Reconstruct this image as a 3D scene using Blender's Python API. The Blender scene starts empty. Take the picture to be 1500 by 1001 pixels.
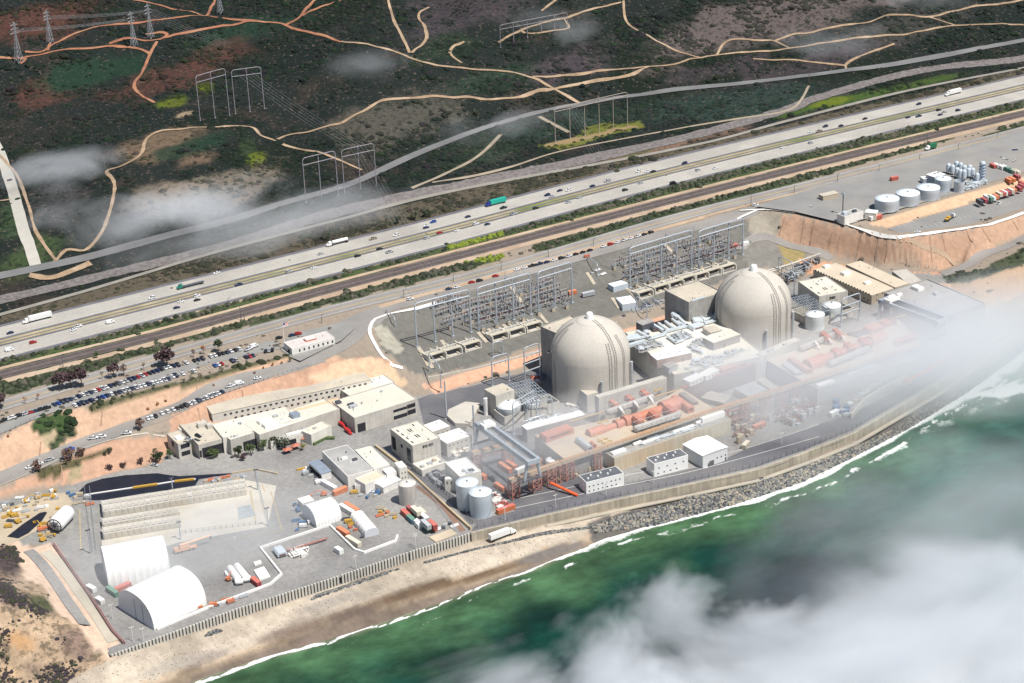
import bpy,math,random
import numpy as np
from mathutils import Vector,Matrix
from mathutils.geometry import delaunay_2d_cdt
random.seed(7); RNG=np.random.default_rng(5)
C=bpy.context.scene.collection
R=math.radians

# ---------------------------------------------------------------- camera
CF,CP,CR,CH,CY=2800.0,R(24),R(2.4),500.0,R(31)
cam=bpy.data.cameras.new('camera'); camo=bpy.data.objects.new('camera',cam); C.objects.link(camo)
cam.sensor_width=36; cam.lens=CF*36/1500; cam.clip_start=5; cam.clip_end=30000
_f=np.array([math.sin(CY)*math.cos(CP),math.cos(CY)*math.cos(CP),-math.sin(CP)])
_r=np.array([math.cos(CY),-math.sin(CY),0.0]); _u=np.cross(_r,_f)
_cr=_r*math.cos(CR)-_u*math.sin(CR)          # image right
_cu=_r*math.sin(CR)+_u*math.cos(CR)          # image up
camo.matrix_world=Matrix(((_cr[0],_cu[0],-_f[0],0),(_cr[1],_cu[1],-_f[1],0),(_cr[2],_cu[2],-_f[2],CH),(0,0,0,1)))
bpy.context.scene.camera=camo

# ---------------------------------------------------------------- sky, sun, exposure
SUN_EL,SUN_TRAVEL=R(62),(-0.32,0.947)
w=bpy.data.worlds.new('World'); bpy.context.scene.world=w; w.use_nodes=True
nt=w.node_tree; bg=nt.nodes['Background']
sk=nt.nodes.new('ShaderNodeTexSky'); sk.sky_type='NISHITA'; sk.sun_disc=False
sk.sun_elevation=SUN_EL; sk.sun_rotation=math.atan2(-SUN_TRAVEL[0],-SUN_TRAVEL[1])
nt.links.new(sk.outputs[0],bg.inputs[0]); bg.inputs[1].default_value=0.075
sl=bpy.data.lights.new('sun','SUN'); sl.energy=5.0; sl.angle=R(0.53); sl.color=(1,0.955,0.89)
so=bpy.data.objects.new('sun',sl); C.objects.link(so); so.location=(600,300,900)
so.rotation_euler=Vector((SUN_TRAVEL[0]*math.cos(SUN_EL),SUN_TRAVEL[1]*math.cos(SUN_EL),-math.sin(SUN_EL))).to_track_quat('-Z','Y').to_euler()
vs=bpy.context.scene.view_settings; vs.view_transform='Standard'; vs.look='None'; vs.exposure=0.17; vs.gamma=1
cy=bpy.context.scene.cycles
cy.use_denoising=True; cy.max_bounces=6; cy.diffuse_bounces=2; cy.volume_bounces=4; cy.transparent_max_bounces=8
cy.volume_step_rate=1.0; cy.volume_max_steps=128

# ---------------------------------------------------------------- pixels of the photo (1500 x 1001) <-> places
def ray(px,py):
    d=_f*CF+_cr*(px-750)+_cu*-(py-500.5)
    return d/np.linalg.norm(d)
def W(px,py,z=8.0):
    d=ray(px,py); t=(CH-z)/-d[2]
    return Vector((d[0]*t,d[1]*t,z))
def proj(x,y,z):
    v=np.stack([x,y,np.asarray(z,float)-CH],-1)
    q=v @ _f
    q=np.where(q<1,1,q)
    return 750+CF*(v @ _cr)/q,500.5-CF*(v @ _cu)/q
def top_z(top,base,zb):                            # height of a vertical edge from its two ends in the photo
    B=W(*base,zb); best=(1e9,zb)
    for i in range(1,400):
        z=zb+i*.2; e=(W(*top,z).xy-B.xy).length
        if e<best[0]: best=(e,z)
    return best[1]

# ---------------------------------------------------------------- mesh builder
class MB:
    def __init__(s): s.v=[]; s.f=[]; s.m=[]; s.sm=[]
    def add(s,vs,fs,mi=0,smooth=False):
        o=len(s.v); s.v += [tuple(p) for p in vs]
        for f in fs: s.f.append([i+o for i in f]); s.m.append(mi); s.sm.append(smooth)
        return s
    def box(s,x0,y0,z0,x1,y1,z1,mi=0,rz=0,c=None,top=1.0):
        if x1<x0: x0,x1=x1,x0
        if y1<y0: y0,y1=y1,y0
        cx,cy_=(x0+x1)/2,(y0+y1)/2
        p=[]
        for z,k in ((z0,1),(z1,top)):
            for x,y in ((x0,y0),(x1,y0),(x1,y1),(x0,y1)):
                p.append((cx+(x-cx)*k,cy_+(y-cy_)*k,z))
        if rz:
            c=c or (cx,cy_); a,b=math.cos(rz),math.sin(rz)
            p=[(c[0]+(x-c[0])*a-(y-c[1])*b,c[1]+(x-c[0])*b+(y-c[1])*a,z) for x,y,z in p]
        return s.add(p,[(3,2,1,0),(4,5,6,7),(0,1,5,4),(1,2,6,5),(2,3,7,6),(3,0,4,7)],mi)
    def prism(s,poly,z0,z1,mi=0,mtop=None):
        n=len(poly)
        ar=sum(poly[i][0]*poly[(i+1) % n][1]-poly[(i+1) % n][0]*poly[i][1] for i in range(n))
        if ar<0: poly=poly[::-1]
        p=[(x,y,z0) for x,y in poly]+[(x,y,z1) for x,y in poly]
        s.add(p,[(i,(i+1) % n,n+(i+1) % n,n+i) for i in range(n)]+[tuple(range(n))[::-1]],mi)
        return s.add([(x,y,z1) for x,y in poly],[tuple(range(n))],mi if mtop is None else mtop)
    def lathe(s,prof,n=24,c=(0,0),mi=0,smooth=True,cap=True):
        p=[(c[0]+r*math.cos(2*math.pi*k/n),c[1]+r*math.sin(2*math.pi*k/n),z) for r,z in prof for k in range(n)]
        fs=[(j*n+k,j*n+(k+1) % n,(j+1)*n+(k+1) % n,(j+1)*n+k) for j in range(len(prof)-1) for k in range(n)]
        s.add(p,fs,mi,smooth)
        if cap: s.add(p[-n:],[tuple(range(n))],mi); s.add(p[:n],[tuple(range(n))[::-1]],mi)
        return s
    def tube(s,pts,r,n=6,mi=0,r2=None,cap=True):
        pts=[Vector(p) for p in pts]; N=len(pts); rings=[]
        for i,p in enumerate(pts):
            t=(pts[min(i+1,N-1)]-pts[max(i-1,0)])
            if t.length<1e-6: t=Vector((0,0,1))
            t.normalize(); a=t.cross(Vector((0,0,1)) if abs(t.z)<.95 else Vector((1,0,0))).normalized(); b=t.cross(a)
            rr=r if r2 is None else r+(r2-r)*i/(N-1)
            rings += [p+a*rr*math.cos(2*math.pi*k/n)+b*rr*math.sin(2*math.pi*k/n) for k in range(n)]
        s.add(rings,[(j*n+k,(j+1)*n+k,(j+1)*n+(k+1) % n,j*n+(k+1) % n) for j in range(N-1) for k in range(n)],mi,n>5)
        if cap: s.add(rings[:n],[tuple(range(n))],mi); s.add(rings[-n:],[tuple(range(n))[::-1]],mi)
        return s
    def bar(s,a,b,t,mi=0): return s.tube([a,b],t*.7,4,mi)
    def capsule(s,a,b,r,n=14,mi=0,dome=.55):
        a,b=Vector(a),Vector(b); t=(b-a).normalized(); pts=[]; L=(b-a).length
        prof=[(0.05,-dome),(.5,-dome*.86),(.86,-dome*.5),(1,0)]
        u=t.cross(Vector((0,0,1)) if abs(t.z)<.9 else Vector((1,0,0))).normalized(); v=t.cross(u)
        P=[(q*r,z*r) for q,z in prof]+[(q*r,L-z*r) for q,z in prof[::-1]]
        p=[a+t*z+u*q*math.cos(2*math.pi*k/n)+v*q*math.sin(2*math.pi*k/n) for q,z in P for k in range(n)]
        return s.add(p,[(j*n+k,(j+1)*n+k,(j+1)*n+(k+1) % n,j*n+(k+1) % n) for j in range(len(P)-1) for k in range(n)],mi,True)
    def build(s,name,mats,parent=None,loc=None,rz=0):
        me=bpy.data.meshes.new(name); me.from_pydata([tuple(v) for v in s.v],[],s.f)
        for m in (mats if isinstance(mats,(list,tuple)) else [mats]): me.materials.append(m)
        me.polygons.foreach_set('material_index',s.m); me.polygons.foreach_set('use_smooth',s.sm); me.update()
        o=bpy.data.objects.new(name,me); C.objects.link(o)
        if parent: o.parent=parent
        if loc is not None: o.location=loc
        if rz: o.rotation_euler=(0,0,rz)
        return o

def tag(o,label=None,cat=None,group=None,kind=None):
    if label: o['label']=label
    if cat: o['category']=cat
    if group: o['group']=group
    if kind: o['kind']=kind
    return o
def thing(name,label,cat,loc=(0,0,0),rz=0,group=None):
    o=bpy.data.objects.new(name,None); C.objects.link(o); o.location=loc; o.rotation_euler=(0,0,rz); o.empty_display_size=.5
    return tag(o,label,cat,group)
def part(name,mb,m,parent,label=None):
    o=mb.build(name,m,parent)
    if label: o['label']=label
    return o
def kids(o): return KIDS.get(o.name) or [c for c in o.children]
KIDS={}
def copy_tree(src,parent=None,loc=None,rz=None,label=None,swap=None):
    c=src.copy(); C.objects.link(c)
    if parent is not None: c.parent=parent
    if loc is not None: c.location=loc
    if rz is not None: c.rotation_euler=(0,0,rz)
    if label: c['label']=label
    if swap and c.type == 'MESH': remat(c,swap)
    ks=KIDS.setdefault(src.name,list(src.children))
    for k in ks: copy_tree(k,c,swap=swap)
    return c
MESHV={}
def remat(o,swap):                                   # share one mesh per colour variant
    key=(o.data.name,tuple(sorted((a,b.name) for a,b in swap.items())))
    if not any(m and m.name in swap for m in o.data.materials): return
    if key not in MESHV:
        me=o.data.copy()
        for i,m in enumerate(me.materials):
            if m and m.name in swap: me.materials[i]=swap[m.name]
        MESHV[key]=me
    o.data=MESHV[key]
ORD='first second third fourth fifth sixth seventh eighth ninth tenth eleventh twelfth thirteenth fourteenth fifteenth sixteenth seventeenth eighteenth nineteenth'.split()
TENS={20: 'twent',30: 'thirt',40: 'fort',50: 'fift',60: 'sixt',70: 'sevent'}
def nth(i):
    i += 1
    if i<20: return ORD[i-1]
    t,u=i // 10*10,i % 10
    return TENS[t]+('ieth' if not u else 'y-' +ORD[u-1])

# ---------------------------------------------------------------- materials
MATS={}
def M(name,col,rough=.8,var=.18,scale=.4,metal=0.0,streak=0.0,bump=0.0,fine=0.0,lo=None,spec=None,dirt=None):
    if name in MATS: return MATS[name]
    m=bpy.data.materials.new(name); m.use_nodes=True; n=m.node_tree.nodes; l=m.node_tree.links; b=n['Principled BSDF']
    b.inputs['Roughness'].default_value=rough; b.inputs['Metallic'].default_value=metal
    if spec is not None: b.inputs['Specular IOR Level'].default_value=spec
    g=n.new('ShaderNodeNewGeometry'); pos=g.outputs['Position']
    def noise(sc,det,stretch=None):
        t=n.new('ShaderNodeTexNoise'); t.inputs['Scale'].default_value=sc; t.inputs['Detail'].default_value=det
        if stretch:
            mp=n.new('ShaderNodeMapping'); mp.inputs['Scale'].default_value=stretch; l.new(pos,mp.inputs[0]); l.new(mp.outputs[0],t.inputs['Vector'])
        else: l.new(pos,t.inputs['Vector'])
        return t.outputs['Fac']
    def mul(fac,lo_,hi_,prev):
        r=n.new('ShaderNodeMapRange'); r.inputs['From Min'].default_value=.3; r.inputs['From Max'].default_value=.7
        r.inputs['To Min'].default_value=lo_; r.inputs['To Max'].default_value=hi_; l.new(fac,r.inputs['Value'])
        x=n.new('ShaderNodeVectorMath'); x.operation='SCALE'
        if isinstance(prev,tuple): x.inputs[0].default_value=prev
        else: l.new(prev,x.inputs[0])
        l.new(r.outputs[0],x.inputs['Scale']); return x.outputs[0]
    c=mul(noise(scale,5),1-var,1+var,tuple(col[:3]))
    if lo is not None or dirt is not None:
        mx=n.new('ShaderNodeMix'); mx.data_type='RGBA'
        rr=n.new('ShaderNodeMapRange'); rr.inputs['From Min'].default_value=.48; rr.inputs['From Max'].default_value=.68; l.new(noise(scale*.35,6),rr.inputs['Value'])
        l.new(rr.outputs[0],mx.inputs['Factor']); l.new(c,mx.inputs['A']); mx.inputs['B'].default_value=tuple(lo or dirt)+(1,); c=mx.outputs['Result']
    if streak: c=mul(noise(.7,4,(1,1,.09)),1-streak*.6,1+streak*.3,c)
    if fine: c=mul(noise(scale*12,3),1-fine,1+fine,c)
    l.new(c,b.inputs['Base Color'])
    if bump:
        bp=n.new('ShaderNodeBump'); bp.inputs['Strength'].default_value=.6; bp.inputs['Distance'].default_value=bump; l.new(noise(scale*5,4),bp.inputs['Height']); l.new(bp.outputs[0],b.inputs['Normal'])
    MATS[name]=m; return m
concrete=M('concrete',(.49,.465,.415),.85,.12,.15,streak=.2,fine=.06)
dome_m=M('dome_concrete',(.50,.465,.41),.8,.05,.07,streak=.06,lo=(.46,.43,.385),fine=.05)
concrete_d=M('concrete_dark',(.33,.32,.30),.9,.15,.2,streak=.25)
white_wall=M('white_wall',(.72,.70,.66),.7,.06,.3,streak=.12)
cream_wall=M('cream_wall',(.66,.63,.56),.75,.08,.3,streak=.15)
roof_tan=M('roof_tan',(.50,.45,.36),.9,.1,.12,lo=(.42,.38,.32),fine=.08)
roof_grey=M('roof_grey',(.38,.375,.36),.9,.1,.15,lo=(.3,.3,.29),fine=.08)
roof_white=M('roof_white',(.78,.77,.74),.6,.04,.2,fine=.03)
roof_cream=M('roof_cream',(.60,.56,.47),.85,.05,.06,lo=(.70,.67,.60),fine=.05)
roof_dark=M('roof_dark',(.10,.11,.125),.8,.15,.3,lo=(.18,.18,.19),fine=.1)
roof_peach=M('roof_peach',(.66,.47,.30),.7,.05,.2)
tent_m=M('tent_fabric',(.80,.80,.78),.55,.03,.2)
asphalt=M('asphalt',(.225,.22,.212),.92,.2,.045,lo=(.29,.28,.265),fine=.14)
asphalt_d=M('asphalt_dark',(.12,.12,.13),.92,.15,.08,lo=(.17,.165,.165),fine=.1)
road_m=M('road_asphalt',(.24,.225,.21),.92,.1,.05,lo=(.30,.28,.255),fine=.07)
freeway_m=M('freeway_concrete',(.40,.38,.34),.9,.1,.05,lo=(.32,.30,.27),fine=.1)
shoulder_m=M('shoulder_asphalt',(.13,.13,.145),.92,.2,.1)
dirt_m=M('dirt',(.40,.295,.205),.95,.15,.08,lo=(.46,.36,.26),fine=.12)
trail_m=M('trail_dirt',(.29,.205,.13),.95,.25,.15,lo=(.42,.31,.21),fine=.3)
trail_r=M('trail_red_dirt',(.29,.125,.07),.95,.25,.15,lo=(.34,.18,.10),fine=.3)
ballast_m=M('ballast',(.12,.098,.092),.95,.2,.3,fine=.2)
rail_m=M('rail_steel',(.10,.07,.06),.5,.1,1,metal=.5)
slab_m=M('slab_concrete',(.50,.47,.41),.85,.08,.1,lo=(.44,.40,.33),fine=.05)
steel=M('galvanised_steel',(.42,.46,.50),.5,.08,.5,metal=.25)
steel_d=M('dark_steel',(.10,.11,.13),.6,.1,.5,metal=.3)
steel_l=M('lattice_steel',(.40,.41,.43),.55,.1,.5,metal=.3)
tan_steel=M('weathered_beam',(.42,.36,.28),.7,.1,.5)
red_steel=M('red_steel',(.40,.17,.13),.7,.12,.5)
red_paint=M('red_paint',(.45,.15,.095),.6,.1,.3,streak=.1)
orange_eq=M('orange_paint',(.56,.19,.09),.55,.12,.3,lo=(.55,.2,.12),streak=.1)
tank_blue=M('tank_blue_grey',(.50,.56,.61),.5,.04,.2,streak=.08)
tank_cream=M('tank_cream',(.50,.47,.43),.7,.08,.2,streak=.25)
white_p=M('white_paint',(.78,.78,.76),.5,.03,.3)
grey_eq=M('grey_equipment',(.40,.42,.43),.6,.15,.4)
duct_m=M('duct_metal',(.62,.68,.71),.4,.06,.4,metal=.2)
glass_d=M('window_glass',(.055,.06,.07),.2,.1,1)
dark_open=M('dark_opening',(.02,.022,.028),.9,.1,1)
yellow_m=M('yellow_paint',(.50,.30,.05),.6,.08,.5)
blue_m=M('blue_paint',(.06,.15,.30),.6,.08,.5)
line_w=M('line_white',(.66,.66,.62),.8,.15,.6)
line_y=M('line_yellow',(.60,.40,.10),.8,.15,.6)
liner_m=M('black_liner',(.012,.014,.024),.45,.2,.3)
rock_m=M('riprap_rock',(.20,.19,.18),.95,.45,.5,fine=.2)
tyre_m=M('tyre',(.02,.02,.02),.8,.1,1)
green_p=M('green_paint',(.03,.22,.17),.5,.08,.5)
insul_m=M('insulator_red',(.24,.12,.10),.5,.1,1)
tan_eq=M('tan_equipment',(.45,.38,.28),.7,.12,.3)
galv_roof=M('ribbed_blue_roof',(.28,.33,.40),.5,.1,.3,metal=.2)
pink_conc=M('pink_gunite',(.55,.36,.26),.92,.1,.06,lo=(.60,.43,.32),streak=.1,fine=.06)
leaf_d=M('leaf_dark',(.045,.062,.028),.8,.35,.8,fine=.2)
leaf_p=M('leaf_purple',(.085,.052,.055),.85,.35,.8,fine=.2)
leaf_g=M('leaf_green',(.085,.12,.045),.8,.35,.8,fine=.2)
leaf_o=M('leaf_orange',(.36,.16,.07),.8,.3,.8)
bark=M('bark',(.16,.12,.09),.9,.2,2)
# ---------------------------------------------------------------- terrain: a height grid through surveyed break lines
def hash2(ix,iy,s):
    h=(ix*374761393+iy*668265263+s*1442695041) & 0xFFFFFFFF
    h=((h ^ (h >> 13))*1274126177) & 0xFFFFFFFF
    return ((h ^ (h >> 16)) & 0xFFFF)/65535.0
def vnoise(x,y,s=0):
    ix=np.floor(x).astype(np.int64); iy=np.floor(y).astype(np.int64); fx=x-ix; fy=y-iy
    fx=fx*fx*(3-2*fx); fy=fy*fy*(3-2*fy)
    a,b,c,d=hash2(ix,iy,s),hash2(ix+1,iy,s),hash2(ix,iy+1,s),hash2(ix+1,iy+1,s)
    return (a*(1-fx)+b*fx)*(1-fy)+(c*(1-fx)+d*fx)*fy
def fbm(x,y,sc,o=4,s=0):
    x=np.asarray(x,float); y=np.asarray(y,float); t=0; a=1; n=0
    for k in range(o): t=t+a*(vnoise(x/sc*2 ** k,y/sc*2 ** k,s+k)-.5); n += a; a *= .5
    return t/n*2

SEAWALL=[(163,962),(345,895),(500,845),(600,811),(690,783),(800,757),(900,735),(1000,714),(1110,690),(1180,665),(1250,637),(1330,590),(1380,560),(1425,527),(1480,480)]
SHORE=[(-260,1190),(130,1058),(282,999),(380,966),(515,928),(640,885),(713,856),(773,836),(890,788),(1000,757),(1110,728),(1180,703),(1263,660),(1330,622),(1383,595),(1440,556),(1500,508),(1600,430)]
L=[]                                                # (px, py, z, roughness)
def ln(z,pts,a=0.0): L.append([(p[0],p[1],p[2] if len(p)>2 else z,p[3] if len(p)>3 else a) for p in pts])
ln(0,SHORE)
L.append([(p[0]+14,p[1]+30,-3,0) for p in SHORE]); L.append([(p[0]+70,p[1]+150,-7,0) for p in SHORE])
ln(2.6,[(-260,1150),(100,1030),(240,975),(380,930),(515,893),(640,852),(740,815),(860,775)])
sw=[W(p[0],p[1],8) for p in SEAWALL]
# the foot of the bluffs and everything above (z varies along each line)
ln(8,[(-60,752),(0,731),(67,712),(117,707),(150,695),(230,678),(250,655),(330,648),(450,615),(560,585),(610,580),(640,577),(700,563),(760,547),(800,536),(880,512),(1000,470),(1120,420),(1180,400),(1230,388),(1290,392),(1377,398),(1405,392)])
ln(14,[(-60,735,13),(0,715,13.5),(67,687,15),(123,660,17),(167,646,18),(217,624,19.5),(250,608,21),(330,576,23),(390,556,25),(453,540,27),(500,528,27),(545,525,26),(575,532,21),(600,545,16),(628,547,13),(700,532,13),(790,507,13),(840,482,13),(920,457,13),(1010,430,13),(1095,398,12),(1150,385,11)])
ln(14,[(-60,722,12.5),(0,698,13),(60,673,14.5),(117,648,16.5),(198,612,19),(250,592,20.5),(310,569,23),(370,548,25),(427,533,27)])
ln(28,[(-60,662),(0,641),(40,622),(67,607),(107,602),(180,585),(250,567),(353,541),(423,522),(470,505)])
ln(27.5,[(545,475),(600,452),(700,425),(800,397),(900,370),(1000,343),(1090,318),(1110,308,30)])
ln(19,[(560,510,24),(585,500),(640,480),(740,452),(850,425),(940,397),(1020,372),(1100,348)])
ln(18,[(590,525,20),(610,510),(690,488),(780,463),(840,446),(930,425),(1000,405),(1090,382)])
ln(30,[(1110,308),(1165,316),(1233,332),(1317,347),(1430,334),(1500,312),(1560,290)])
ln(11,[(1120,372,13),(1145,353,15),(1165,360,13),(1197,368,12),(1217,374,11),(1300,388,11),(1377,396,12),(1413,384,14),(1500,345,19),(1560,315,22)])
ln(20,[(1425,396,15),(1500,362,20),(1560,335,23)])
ln(16,[(1365,425,10),(1430,413,16),(1500,392,19),(1560,370,20)])
ln(3,[(1385,470,3.5),(1440,455),(1500,425),(1580,390)])
ln(32,[(1180,290,30.5),(1275,325,30.5),(1395,290),(1500,258),(1560,240)])
ln(28,[(1300,334,29),(1400,304),(1500,273),(1560,255)])
ln(28.5,[(-100,625),(0,600),(250,527),(500,455),(713,403),(1000,322),(1250,260),(1500,196),(1600,168)])
ln(28.5,[(-100,575),(0,552),(250,488),(500,420),(1000,290),(1333,207),(1500,167),(1600,140)])
ln(30,[(-100,560),(0,532),(500,402),(1000,270),(1500,148),(1600,125)])
ln(30,[(-100,500),(0,474),(600,327),(1000,227),(1500,108),(1600,85)])
ln(31,[(-100,485),(0,462),(150,420),(300,375),(453,334),(500,322),(667,280),(1000,217),(1157,177),(1333,133),(1500,98),(1600,76)])
ln(36,[(-80,438,35),(0,424,35),(160,388,35),(333,345,35),(500,299),(700,255),(833,228),(1000,190),(1157,150),(1350,98),(1500,80),(1600,60)])
ln(38,[(-80,420),(0,405),(100,384),(150,372),(250,345),(320,328),(380,310),(500,275),(560,250),(640,215),(720,185),(800,163),(860,152),(940,140),(1000,132),(1100,122),(1250,103),(1350,88),(1420,75),(1500,60),(1600,40)],1.5)
ln(48,[(-80,330,44),(0,310,42),(60,330,44),(200,290,48),(330,250,50),(480,220,50),(640,170,48),(800,125,50),(1000,105,48),(1250,75,46),(1500,40,44)],7)
ln(66,[(-80,130),(100,120),(300,120),(500,110),(700,70),(900,30),(1200,20),(1500,-10)],12)
ln(90,[(-80,20),(200,10),(400,-10),(700,-30),(1000,-60),(1500,-80)],18)
# the natural bluff and the sloping channel in the lower left corner
ln(8,[(-60,805),(0,796),(22,799),(38,803),(80,798),(100,822),(130,870),(160,918),(184,957)])
ln(14,[(-60,850,19),(0,835,17),(30,850,14.5),(63,862,13.5),(82,895,12.5),(123,922,10.5),(133,943,9.5),(155,962,8)])
ln(9,[(36,812,9.5),(62,838,8.6),(98,886,8.2),(140,935,8)])
ln(22,[(-120,900,30),(-40,890,27),(0,880,24),(30,895,20)],5)
ln(10,[(-100,985,14),(0,960,13),(60,950,12)],5)
ln(4,[(-100,1060,3.5),(0,1020,4),(60,1002,4),(105,985,4.2)],.5)
vs_,zs_,es_=[],[],[]
def addpt(x,y,z,a): vs_.append(Vector((x,y))); zs_.append((z,a)); return len(vs_)-1
for pl in L:
    ids=[addpt(*W(p[0],p[1],p[2])[:2],p[2],p[3]) for p in pl]
    es_ += list(zip(ids[:-1],ids[1:]))
prev=None
for i,p in enumerate(sw):
    t=(sw[min(i+1,len(sw)-1)]-sw[max(i-1,0)]).normalized(); nrm=Vector((t.y,-t.x,0))
    p0=p-nrm*4.2; q=p-nrm*1.4; foot=4.0 if i<5 else 4.4
    a=addpt(p0.x,p0.y,8,0); b=addpt(q.x,q.y,foot,0)
    if i >= 5: q2=p+nrm*(7.5 if i<8 else 3.4); c_=addpt(q2.x,q2.y,4.3,0)
    if prev: es_ += [(prev[0],a),(prev[1],b)]
    prev=(a,b)
for x in range(-3000,4001,500):
    addpt(x,200-x*.06,-8,0); addpt(x,-2500,-12,0); addpt(x,3200,150,25); addpt(x,2300,110,20)
for x0,dxs in ((-3000,1),(2400,1)):
    for k in range(3):
        xx=x0+k*500; addpt(xx,950,8,0); addpt(xx,760,0,0); addpt(xx,1060,28,0); addpt(xx,1250,32,0)
rv,re_,rf,ov,_,_=delaunay_2d_cdt(vs_,es_,[],0,1e-4)
rz_=[]
for i,v in enumerate(rv):
    if ov[i]: rz_.append(zs_[ov[i][0]])
    else:
        d=sorted(((vs_[k]-v).length_squared,k) for k in range(len(vs_)))[:2]
        w0,w1=1/(d[0][0]+.01),1/(d[1][0]+.01); a,b=zs_[d[0][1]],zs_[d[1][1]]
        rz_.append(((a[0]*w0+b[0]*w1)/(w0+w1),(a[1]*w0+b[1]*w1)/(w0+w1)))
def axis(a,b,step,lo,hi):
    c=list(np.arange(a,b+.1,step)); s=step; x=c[-1]; up=[]
    while x<hi: s *= 1.35; x += s; up.append(x)
    s=step; x=c[0]; dn=[]
    while x>lo: s *= 1.35; x -= s; dn.append(x)
    return np.array(dn[::-1]+c+up)
XS=axis(130,1335,2.5,-2900,3700); YS=axis(520,1960,2.5,-2400,3100)
HZ=np.full((len(XS),len(YS)),0.0); AM=np.zeros_like(HZ)
for f in rf:
    (x0,y0),(x1,y1),(x2,y2)=[rv[k] for k in f]; den=(y1-y2)*(x0-x2)+(x2-x1)*(y0-y2)
    if abs(den)<1e-9: continue
    i0,i1=np.searchsorted(XS,[min(x0,x1,x2),max(x0,x1,x2)]); j0,j1=np.searchsorted(YS,[min(y0,y1,y2),max(y0,y1,y2)])
    if i0 >= i1 or j0 >= j1: continue
    gx,gy=np.meshgrid(XS[i0:i1+1],YS[j0:j1+1],indexing='ij')
    a=((y1-y2)*(gx-x2)+(x2-x1)*(gy-y2))/den; b=((y2-y0)*(gx-x2)+(x0-x2)*(gy-y2))/den; c=1-a-b
    m=(a >=-1e-4) & (b >=-1e-4) & (c >=-1e-4); z=[rz_[k] for k in f]
    HZ[i0:i1+1,j0:j1+1][m]=(a*z[0][0]+b*z[1][0]+c*z[2][0])[m]; AM[i0:i1+1,j0:j1+1][m]=(a*z[0][1]+b*z[1][1]+c*z[2][1])[m]
GX,GY=np.meshgrid(XS,YS,indexing='ij'); PX0,PY0=proj(GX,GY,HZ)
rid=1-2*np.abs(fbm(GX+60*fbm(GX,GY,160,2,9),GY,210,3,3))
HZ += np.where(AM>0,np.minimum(AM,6),0)*(.5-np.abs(fbm(GX,GY,20,4,41)))*.35*(PX0<190)*(PY0>780)
HZ += AM*(rid*1.15+(.5-np.abs(fbm(GX,GY,75,3,21)))*.5+fbm(GX,GY,14,2,31)*.08)
PX,PY=proj(GX,GY,HZ)
def hgt(x,y):
    x=np.asarray(x,float); y=np.asarray(y,float)
    i=np.clip(np.searchsorted(XS,x)-1,0,len(XS)-2); j=np.clip(np.searchsorted(YS,y)-1,0,len(YS)-2)
    u=(x-XS[i])/(XS[i+1]-XS[i]); v=(y-YS[j])/(YS[j+1]-YS[j])
    return HZ[i,j]*(1-u)*(1-v)+HZ[i+1,j]*u*(1-v)+HZ[i,j+1]*(1-u)*v+HZ[i+1,j+1]*u*v
def T(px,py):                                       # the place on the land seen at a pixel
    d=ray(px,py); t=np.linspace((CH-140)/-d[2],(CH+3)/-d[2],300)
    z=CH+d[2]*t; k=int(np.argmax(z<hgt(d[0]*t,d[1]*t)))
    a,b=t[max(k-1,0)],t[k]
    for _ in range(14):
        m_=(a+b)/2
        if CH+d[2]*m_<hgt(d[0]*m_,d[1]*m_): b=m_
        else: a=m_
    return Vector((d[0]*b,d[1]*b,float(hgt(d[0]*b,d[1]*b))))
def inside(poly,X,Y):
    r=np.zeros(X.shape,bool); n=len(poly)
    for i in range(n):
        x0,y0=poly[i]; x1,y1=poly[(i+1) % n]
        if y0 == y1: continue
        r ^= ((y0>Y) != (y1>Y)) & (X<(x1-x0)*(Y-y0)/(y1-y0)+x0)
    return r
# ---------------------------------------------------------------- what covers the land
COL=np.zeros(GX.shape+(3,)); VEG=np.zeros(GX.shape)
n1,n2,n3=fbm(GX,GY,90,4,50),fbm(GX,GY,30,4,60),fbm(GX,GY,8,3,70)
def lerp(a,b,t): return a*(1-t[...,None])+np.array(b)*t[...,None]
def sm(x,a,b): t=np.clip((x-a)/(b-a),0,1); return t*t*(3-2*t)
COL[:]=(.026,.036,.033); VEG[:]=.85
COL[:]=lerp(COL,(.068,.055,.047),sm(n2,.08,.5)); COL[:]=lerp(COL,(.016,.027,.018),sm(n1,.05,.4))
COL *= .55
def blob(px,py,rx,ry,col,k=1.0,veg=None,rot=0.25):
    dx=PX-px; dy=PY-py; dy=dy+rot*dx
    t=np.clip(1.25-np.sqrt((dx/rx) ** 2+(dy/ry) ** 2)+n2*.6+n3*.25,0,1); t=sm(t,.1,.7)*k
    COL[:]=lerp(COL,col,t)
    if veg is not None: VEG[:]=VEG*(1-t)+veg*t
red,green,dk,yel,tan,pur=(.095,.040,.030),(.014,.036,.022),(.010,.017,.015),(.12,.15,.012),(.21,.14,.095),(.060,.048,.056)
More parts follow.
